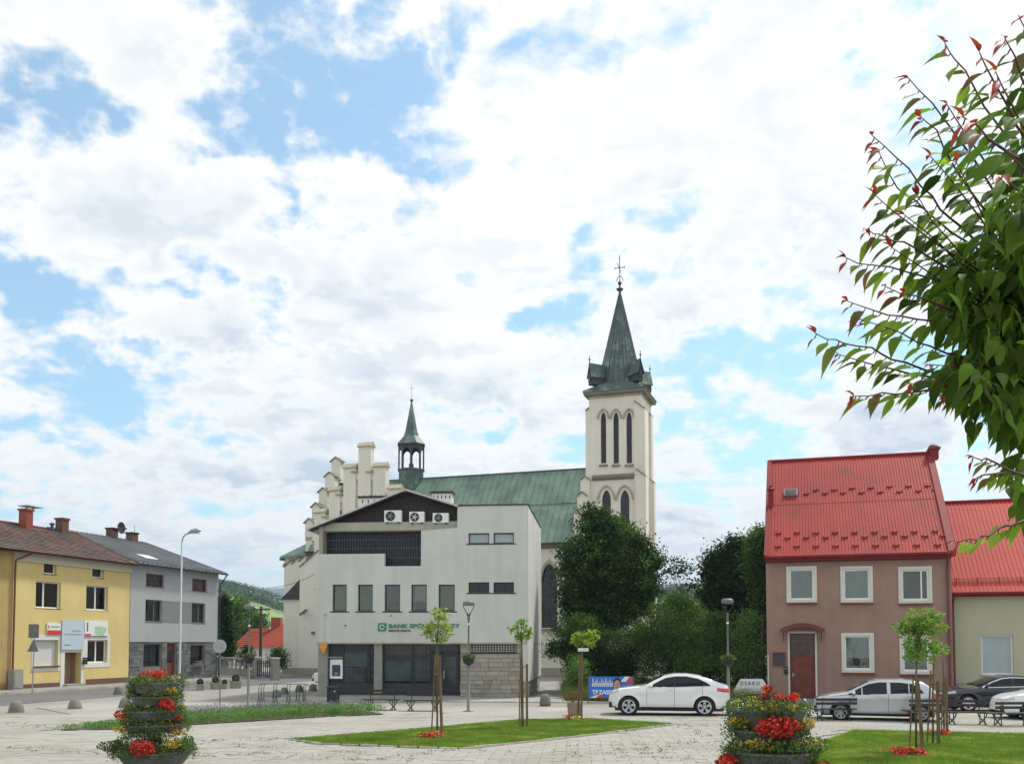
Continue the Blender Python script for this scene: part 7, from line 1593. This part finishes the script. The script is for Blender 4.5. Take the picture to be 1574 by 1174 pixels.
# ------------------------------------------------------------------ flower towers
def tower_planter(label, base, clusters, seed):
    """clusters: (kind, angle deg from the camera side, z, radius of spread m, height, n)"""
    t = thing('flower_tower', label, 'flower tower', tuple(base), 0, 'tiered flower towers on the square'); rng = np.random.default_rng(seed); rd = random.Random(seed)
    tiers = [(.42,.82,.60,.30),(1.0,.67,.55,.17),(1.30,.61,.52,.20),(1.60,.52,.43,.19),(1.90,.54,.44,.23)]
    MB().lathe([(.42,0),(.42,.10),(.16,.12),(.12,1.8),(0,1.8)], 20).build('stem', M['plastic'], t, False)
    for (z, r, r2, h) in tiers:
        a = MB(); a.lathe([(.1,z-h),(r2,z-h),(r-.02,z-.03),(r+.015,z-.03),(r+.015,z),(r-.03,z),(r-.05,z-.05),(.1,z-.05)], 28); bw = a.build('bowl', M['bowl'], t)
        C = []; n = int(3200*r/.6)
        ang = rng.uniform(0, 6.283, n); sw = .5+.5*np.sin(ang*3+z*7)+.3*np.sin(ang*7+z*3); rr = r-.09+rng.normal(0, .065, n)+.09*sw; zz = z-.03+rng.random(n)*.17*(.4+.8*sw)-(rr > r)*rng.random(n)*.16
        C = np.stack([rr*np.cos(ang), rr*np.sin(ang), zz], 1); V, F = leaf_quads(C, .042, .3, .5); npmesh('foliage', V, F, M['fol'], bw, kind='stuff')
        nt = 900; at_ = rng.choice(rng.uniform(0, 6.283, 14), nt)+rng.normal(0, .13, nt); ht = rng.random(nt); rt = r+.03+rng.normal(0, .03, nt)-.02*ht; V, F = leaf_quads(np.stack([rt*np.cos(at_), rt*np.sin(at_), z+.05-ht*.24], 1), .036, .3, .5, .8); npmesh('trailing_stems', V, F, M['fol'], bw, kind='stuff')
        nf = 700; af = rng.uniform(0, 6.283, nf); rf_ = r2*.98*np.sqrt(rng.random(nf)*.4+.6); V, F = leaf_quads(np.stack([rf_*np.cos(af), rf_*np.sin(af), z-h-rng.random(nf)*.10], 1), .045, .3, .5); npmesh('undergrowth', V, F, M['fol'], bw, kind='stuff') if z > .5 else None
        if z < .5:
            nb = 2600; ab = rng.uniform(0, 6.283, nb); rb_ = .52+.3*np.sqrt(rng.random(nb)); hb_ = (.05+.36*rng.random(nb)**.8)*(1.15-(rb_-.5)*1.6)*(.75+.25*np.sin(ab*4+1)); V, F = leaf_quads(np.stack([rb_*np.cos(ab), rb_*np.sin(ab), z+hb_], 1), .05, .3, .5); npmesh('foliage', V, F, M['fol'], bw, kind='stuff')
            nb = 260; ab = rng.uniform(0, 6.283, nb); V, F = leaf_quads(np.stack([.66*np.cos(ab), .66*np.sin(ab), z+.2+.2*rng.random(nb)], 1), .03, .8, .9); npmesh('yellow_blossoms', V, F, M['yflower'], bw, kind='stuff')
        for m, fr_, s_, ph in (('yflower', .11, .028, 1.0), ('wflower', .07, .022, 2.6)):
            k = int(n*fr_); a2 = rng.uniform(0, 6.283, k*2); a2 = a2[(np.sin(a2*2+z*9+ph)+.6*np.sin(a2*5+ph*3+z*4)) > .1][:k]; k = len(a2); r3_ = r-.04+rng.normal(0, .045, k); C = np.stack([r3_*np.cos(a2), r3_*np.sin(a2), z+.02+rng.random(k)*.12-(r3_ > r)*.06], 1)
            V, F = leaf_quads(C, s_, .8, .9); npmesh('yellow_blossoms' if m == 'yflower' else 'white_blossoms', V, F, M[m], bw, kind='stuff')
    for i, (kind, an_, z, dist, sx_, sz_, n) in enumerate(clusters):
        th = math.radians(an_-90); c = np.array([math.cos(th)*dist, math.sin(th)*dist, z]); d = rng.normal(size=(n, 3)); d /= np.linalg.norm(d, axis=1)[:, None]
        C = c+d*np.array([sx_, min(sx_, .16), sz_])*(rng.random(n)**.4)[:, None]; V, F = leaf_quads(C, .052, .1, .62); npmesh('red_flowers' if kind == 'r' else 'yellow_flowers' if kind == 'y' else 'bronze_foliage' if kind == 'b' else 'foliage', V, F, M[{'r':'rflower','y':'yflower','b':'bronzeleaf','g':'fol'}[kind]], t, kind='stuff')
        if kind == 'r':
            C = c+d[:n//3]*np.array([sx_, .14, sz_])*1.0; V, F = leaf_quads(C+np.array([0,.05,-.02]), .06, .3, .6); npmesh('bronze_foliage', V, F, M['bronzeleaf'], t, kind='stuff')
    return t
tower_planter('flower tower on the left with five grey bowls and red begonias at its foot', G(237, 1182), [('r',3,.55,.82,.30,.19,520),('r',-62,1.22,.66,.19,.12,200),('r',42,1.42,.58,.20,.16,260),('r',66,1.15,.66,.09,.07,60),('r',-8,2.06,.16,.30,.10,240),('r',35,2.10,.32,.13,.09,110),('b',-40,2.02,.30,.16,.12,150),
  ('y',55,1.74,.46,.18,.08,130),('y',-45,.92,.72,.22,.07,150),('y',-55,1.66,.46,.16,.06,60),('y',45,.60,.82,.22,.10,140),('b',50,.95,.66,.26,.10,160),('g',-55,.55,.86,.34,.14,420),('g',60,.55,.86,.34,.14,420),('g',0,.80,.64,.5,.12,420),('y',60,.85,.70,.2,.08,80),('g',-50,1.70,.48,.12,.08,100)], 41)
rt_ = tower_planter('flower tower on the right cut by the frame, red cluster on its upper bowls', G(1184, 1290), [('r',-4,1.68,.60,.32,.16,520),('r',-64,1.16,.74,.15,.12,200),('r',58,1.02,.78,.22,.17,420),('r',-14,2.20,.12,.06,.05,50),('r',-26,2.12,.20,.06,.06,60),('r',15,2.08,.28,.09,.05,70),('r',38,2.08,.42,.09,.06,80),('b',-4,2.02,.20,.25,.13,280),
  ('y',-62,1.72,.52,.17,.09,150),('y',55,1.70,.50,.18,.09,130),('y',20,1.94,.46,.25,.05,80),('y',-15,1.94,.46,.25,.05,80),('y',-25,1.44,.62,.3,.08,110),('y',35,1.44,.62,.3,.08,110),('g',10,1.42,.64,.5,.09,300),('g',5,1.92,.50,.42,.07,220),('y',10,1.06,.68,.34,.08,150),('g',-60,1.70,.54,.14,.10,120),('g',62,1.40,.62,.2,.12,180),('g',-60,.98,.68,.2,.12,200)], 42)
rt_.scale = (1, 1, .965)
# ------------------------------------------------------------------ cars
def interp(x, pts):
    if x <= pts[0][0]: return pts[0][1]
    for (a, va), (b, vb) in zip(pts, pts[1:]):
        if x <= b: t = (x-a)/(b-a) if b > a else 0; return va+(vb-va)*t
    return pts[-1][1]
def smooth_prof(pts, n=110):
    xs_ = np.linspace(pts[0][0], pts[-1][0], 400); z = np.array([interp(x, pts) for x in xs_]); k = np.hanning(17); k /= k.sum(); zp_ = np.pad(z, 8, mode='edge'); zs_ = np.convolve(zp_, k, 'valid')
    w_ = np.minimum(1, np.minimum(np.arange(400), np.arange(400)[::-1])/8.0); zs_ = zs_*w_+z*(1-w_); return list(zip(xs_.tolist(), zs_.tolist()))
def make_car(label, paint, L, W, prof, wheels, wr, belt, glass, pillars, tail, head, base, deg, sill=.26, group='parked cars', chrome=False, handles=(), seams=(), shoulder=None, cladd=False, screen=None, rearscreen=None, spokes=5, mirror=None):
    t = thing('parked_car', label, 'car', tuple(base), deg, group); prof = smooth_prof(prof); top = max(z for _, z in prof); R = wr+.055
    beltf = lambda x: interp(x, belt)
    def zt(x): return interp(x, prof)
    def zbt(x):
        z = sill+.10*max(0, (.35-x)/.35)+.14*max(0, (x-(L-.35))/.35)
        for wx in wheels:
            d = abs(x-wx)
            if d < R: z = max(z, wr+math.sqrt(R*R-d*d))
        return z
    def yw(x, z):
        e = abs(2*x/L-1); f = (1-e**7)**.28*(1-.05*e*e) if e < 1 else 0; f = max(f, .55)
        w_ = W/2*f; b = beltf(x)
        if z > b: w_ -= (z-b)*.36+(z-b)**2*.12
        else:
            q = (b-z)/max(.01, b-sill); w_ += .0-.05*(max(0, q-.72)/.28)**2*1.2; w_ -= .035*math.exp(-((z-b)/.05)**2)*.5; w_ += .018*math.exp(-((q-.22)/.12)**2)
        for wx in wheels:
            d = math.hypot(x-wx, z-wr)
            if R-.02 < d < R+.14: w_ += .022*(1-(d-R)/.14 if d > R else 1)
        return w_
    xs_ = sorted(set([0, .03, .08, L-.08, L-.03, L]+[L*i/64 for i in range(65)]+[wx+R*math.cos(a) for wx in wheels for a in np.linspace(0, math.pi, 15)]))
    xs_ = [x for i, x in enumerate(xs_) if i == 0 or x-xs_[i-1] > .004]
    nr = 16; b = MB(); V = []; Fc = []
    def col(x):
        z0, z1 = zbt(x), zt(x); o_ = []
        for j in range(nr+1):
            s = j/nr; z = z0+(z1-z0)*s; y = yw(x, z)-.05*s**10; o_.append((y, z))
        return o_
    cols = [col(x) for x in xs_]; m = len(xs_); ntop = 8
    for x, c in zip(xs_, cols):
        for y, z in c: V.append((x, -y, z))
        yt, zt_ = c[-1]
        for k in range(1, ntop): s = 1-2*k/ntop; V.append((x, -yt*s, zt_+.035*(1-s**4)))
        for y, z in reversed(c): V.append((x, y, z))
    K = 2*(nr+1)+ntop-1
    for i in range(m-1):
        for j in range(K-1): a = i*K+j; Fc.append((a, a+1, a+K+1, a+K))
    Fc.append(tuple(range(K))); Fc.append(tuple(range((m-1)*K, m*K))[::-1]); b.add(V, Fc); bo = b.build('body', M[paint], t, True)
    bo.data.set_sharp_from_angle(angle=math.radians(38)) if hasattr(bo.data, 'set_sharp_from_angle') else None
    def strip(name, xa_, xb_, lo, hi, m_, off=.008, n=18, k=5, par=t, sides=(-1, 1)):
        for sd_ in sides:
            q = MB(); V = []; 
            for i in range(n+1):
                x = xa_+(xb_-xa_)*i/n; l, h = lo(x), hi(x)
                for j in range(k+1): z = l+(h-l)*j/k; V.append((x, sd_*(yw(x, z)-.05*((z-zbt(x))/(zt(x)-zbt(x)+1e-6))**10+off), z))
            q.add(V, [(i*(k+1)+j, i*(k+1)+j+1, (i+1)*(k+1)+j+1, (i+1)*(k+1)+j) for i in range(n) for j in range(k)]); q.build(name, m_, par, True)
    # side glass between the pillars
    glo, ghi = glass; ga, gb2 = glo[0][0], glo[-1][0]; cuts = [ga]+[c for p in pillars for c in p]+[gb2]
    lo = lambda x: interp(x, glo); hi = lambda x: max(interp(x, ghi), interp(x, glo)+.002)
    if chrome: strip('window_trim', ga-.03, gb2+.03, lambda x: lo(min(max(x, ga), gb2))-.028, lambda x: hi(min(max(x, ga), gb2))+.028, M['chrome'], .004, 40)
    else: strip('window_trim', ga-.02, gb2+.02, lambda x: lo(min(max(x, ga), gb2))-.016, lambda x: hi(min(max(x, ga), gb2))+.016, M['plastic'], .004, 40)
    for i in range(0, len(cuts), 2): strip('side_window', cuts[i], cuts[i+1], lo, hi, M['carglass'], .010, 18)
    for (a_, c_) in pillars: strip('pillar', a_+.003, c_-.003, lo, hi, M[paint if paint == 'carsilver' else 'plastic'], .009, 3)
    # windscreens on the upper surface
    def topstrip(name, xa_, xb_):
        q = MB(); V = []; n = 12
        for i in range(n+1):
            x = xa_+(xb_-xa_)*i/n; zt_ = zt(x); y = yw(x, zt_)-.05
            for k in range(9): s = .90*(1-2*k/8); V.append((x, -y*s, zt_+.035*(1-s**4)+.008))
        q.add(V, [(i*9+k, i*9+k+1, (i+1)*9+k+1, (i+1)*9+k) for i in range(n) for k in range(8)]); q.build(name, M['carglass'], t, True)
    topstrip('windscreen', *screen); topstrip('rear_window', *rearscreen)
    for (xa_, xb_, l0, l1, h0, h1) in tail: strip('taillight', xa_, xb_, lambda x: l0+(l1-l0)*(x-xa_)/(xb_-xa_), lambda x: h0+(h1-h0)*(x-xa_)/(xb_-xa_), M['taillight'], .010, 8)
    for (xa_, xb_, l0, l1, h0, h1) in head: strip('headlight', xa_, xb_, lambda x: l0+(l1-l0)*(x-xa_)/(xb_-xa_), lambda x: h0+(h1-h0)*(x-xa_)/(xb_-xa_), M['headlight'], .010, 8)
    for (xa_, za_, zb_) in seams: strip('door_seam', xa_-.006, xa_+.006, lambda x: za_, lambda x: zb_, M['plastic'], .003, 1, 10)
    strip('sill_trim', wheels[0]+R+.02, wheels[1]-R-.02, lambda x: sill-.03, lambda x: sill+.05, M['plastic'], .006, 10)
    for (hx__, hz__) in handles:
        for sd_ in (-1, 1): yy = sd_*(yw(hx__, hz__)+.02); MB().box(hx__-.10, hx__+.10, yy-.014, yy+.014, hz__-.014, hz__+.014).build('handle', M[paint], t)
    if mirror:
        for sd_ in (-1, 1):
            mx_, mz_ = mirror; yy = sd_*(yw(mx_, mz_)+.10); q = MB(); q.lathe([(0,-.10),(.055,-.085),(.075,0),(.055,.085),(0,.10)], 10, (mx_, yy, mz_+.02), 'y'); q.build('mirror', M[paint], t, True)
    ub = MB(); ub.box(.25, L-.25, -W/2*.80, W/2*.80, .19, .55); ub.box(.02, .4, -W/2*.7, W/2*.7, .30, .52); ub.box(L-.4, L-.02, -W/2*.7, W/2*.7, .34, .55); ub.build('underbody', M['plastic'], t)
    tyre = MB().lathe([(wr*.62,-.10),(wr*.9,-.11),(wr,-.075),(wr,.075),(wr*.9,.11),(wr*.62,.10)], 28, (0,0,0), 'y', False).mesh('tyre', M['tyre'], True)
    rimb = MB(); rimb.lathe([(wr*.66,-.10),(wr*.66,.05),(wr*.60,.06)], 28, (0,0,0), 'y', False); rimb.lathe([(wr*.70,-.112),(wr*.60,-.108),(wr*.585,-.06)], 28, (0,0,0), 'y', False)
    for k in range(spokes):
        for dd in ((-.10, .10) if spokes == 5 else (0,)):
            a_ = 2*math.pi*k/spokes+.3; a2 = a_+dd*1.6; p0 = Vector((math.cos(a_)*wr*.10, -.075, math.sin(a_)*wr*.10)); p1 = Vector((math.cos(a2)*wr*.60, -.085, math.sin(a2)*wr*.60)); n_ = Vector((-math.sin(a_), 0, math.cos(a_)))*(.024 if spokes == 5 else .032)
            rimb.add([p0-n_*1.4, p0+n_*1.4, p1+n_, p1-n_, p0-n_*1.4+Vector((0,.03,0)), p0+n_*1.4+Vector((0,.03,0)), p1+n_+Vector((0,.03,0)), p1-n_+Vector((0,.03,0))], [(0,1,2,3),(4,7,6,5),(0,4,5,1),(1,5,6,2),(2,6,7,3),(3,7,4,0)])
    rimb.lathe([(0,-.09),(wr*.13,-.085),(wr*.15,-.06)], 12, (0,0,0), 'y'); rim = rimb.mesh('rim', M['rim'])
    dark = MB().lathe([(0,-.03),(wr*.64,-.03)], 20, (0,0,0), 'y').mesh('brake_disc', M['darkmetal'])
    for wx in wheels:
        for sd_ in (-1, 1):
            w_ = link('wheel', tyre, t, (wx, sd_*(W/2-.125), wr), (0, 0, 0 if sd_ < 0 else math.pi)); link('rim', rim, w_); link('brake_disc', dark, w_)
    return t
def place(u0, v0, u1, v1, L):
    """left and right wheel contact points seen -> axle line"""
    a, b = G(u0, v0), G(u1, v1); return a, math.degrees(math.atan2(b.y-a.y, b.x-a.x)), (b-a).length
# white coupe-like SUV
a = G(966.5, 1099.5); dg = -9; wl = 2.9; wb = 2.9
s_ = .975; ca_, sa_ = math.cos(math.radians(dg)), math.sin(math.radians(dg))
def origin(a, dg, wx, s, W): d = math.radians(dg); return a-Vector((math.cos(d), math.sin(d), 0))*wx*s+Vector((-math.sin(d), math.cos(d), 0))*(W/2)*s
suv = make_car('white coupe-shaped car with dark windows parked facing left by the banner', 'carwhite', 4.67, 1.88,
  [(0,.62),(.02,.80),(.14,.93),(.41,1.03),(.85,1.09),(1.40,1.15),(1.73,1.34),(2.16,1.54),(2.55,1.61),(3.05,1.61),(3.55,1.54),(3.96,1.41),(4.38,1.25),(4.60,1.17),(4.67,1.02)],
  (.80,3.70), .37, [(0,.95),(1.4,1.10),(3.9,1.17),(4.67,1.15)], ([(1.60,1.12),(3.90,1.19)], [(1.60,1.13),(1.97,1.33),(2.25,1.46),(2.62,1.52),(3.02,1.52),(3.48,1.43),(3.80,1.28),(3.90,1.20)]), [(2.53,2.60)],
  [(4.18,4.66,.98,.90,1.10,1.06)], [(.04,.40,.82,.90,.90,.98)], origin(a, dg, .80, s_, 1.88), dg, screen=(1.48,2.10), rearscreen=(3.6,4.35), seams=[(1.50,.40,1.10),(2.56,.36,1.12),(3.62,.75,1.16)], handles=[(2.40,1.02),(3.48,1.05)], mirror=(1.66,1.14), sill=.30)
suv.scale = (s_, s_, s_)
a, dg, wl = place(1292.5, 1107.6, 1404, 1110.2, 0); wb = 2.63; s_ = 1.0
HP = [(0,.52),(.03,.68),(.14,.78),(.45,.88),(.85,.95),(1.12,.99),(1.46,1.18),(1.86,1.37),(2.26,1.45),(2.9,1.46),(3.40,1.42),(3.66,1.37),(3.90,1.22),(4.08,1.05),(4.22,.92),(4.25,.60)]
hg = ([(1.20,.93),(3.62,1.03)], [(1.20,.94),(1.50,1.12),(1.85,1.29),(2.20,1.36),(2.9,1.36),(3.30,1.31),(3.52,1.18),(3.62,1.05)])
def hatch(label, paint, org, dg, s_, grp='parked cars'):
    c = make_car(label, paint, 4.25, 1.75, HP, (.92,3.55), .315, [(0,.80),(1.2,.92),(3.8,1.02),(4.25,1.0)], hg, [(1.62,1.66),(2.46,2.58),(3.16,3.20)], [(3.92,4.22,.80,.72,1.06,.92)], [(.03,.42,.66,.74,.74,.84)], org, dg, screen=(1.16,1.85), rearscreen=(3.68,4.02), seams=[(1.34,.32,.92),(2.50,.30,.96),(3.30,.62,1.0)], handles=[(2.28,.86),(3.16,.90)], mirror=(1.36,.97), sill=.24, spokes=7, group=grp); c.scale = (s_, s_, s_); return c
hatch('silver hatchback parked facing left in front of the pink house', 'carsilver', origin(a, dg, .92, s_, 1.75), dg, s_)
a = G(1508, 1098); 
blk = make_car('black saloon with chrome window line before the cream house', 'carblack', 4.85, 1.85, [(0,.55),(.04,.72),(.3,.84),(.9,.93),(1.35,.98),(1.75,1.16),(2.2,1.36),(2.6,1.44),(3.1,1.44),(3.6,1.33),(4.05,1.14),(4.35,1.05),(4.75,1.02),(4.85,.7)],
  (.95,3.85), .34, [(0,.85),(1.4,.95),(3.9,1.03),(4.85,1.0)], ([(1.55,.99),(4.0,1.07)], [(1.55,1.0),(1.9,1.18),(2.3,1.32),(2.65,1.36),(3.1,1.35),(3.6,1.24),(4.0,1.08)]), [(2.62,2.72)], [(4.45,4.84,.84,.84,1.0,.98)], [(.03,.5,.68,.74,.76,.84)], P(1443, 988, 38.4)*Vector((1,1,0)) if False else Vector(((1436-787)/1450*38.9, 38.9, 0)), -6, screen=(1.42,2.15), rearscreen=(3.65,4.2), seams=[(1.5,.36,.98),(2.67,.34,1.02),(3.72,.6,1.05)], handles=[(2.5,.94),(3.6,.98)], chrome=True, mirror=(1.66,1.03), sill=.25)
hatch('white hatchback nose at the right picture edge', 'carwhite', Vector(((1525-787)/1450*34.6, 34.6, 0)), -8, 1.0)
hatch('white car nose just visible behind the left bank corner', 'carwhite', Vector(((481-787)/1450*62, 62, 0)), 10, .95)
# ------------------------------------------------------------------ the air over the valley
hz = MB().box(-6000, 6000, -60, 4800, -1.1, 330); hm = bpy.data.materials.new('haze'); hm.use_nodes = True; hn = hm.node_tree; hn.nodes.clear()
ho = hn.nodes.new('ShaderNodeOutputMaterial'); hv = hn.nodes.new('ShaderNodeVolumePrincipled'); hn.links.new(hv.outputs[0], ho.inputs['Volume'])
hv.inputs['Color'].default_value = (.60, .76, 1, 1); hv.inputs['Density'].default_value = 0.00019; hv.inputs['Anisotropy'].default_value = .2
o = hz.build('haze', hm); o['kind'] = 'stuff'; SC.cycles.volume_bounces = 0
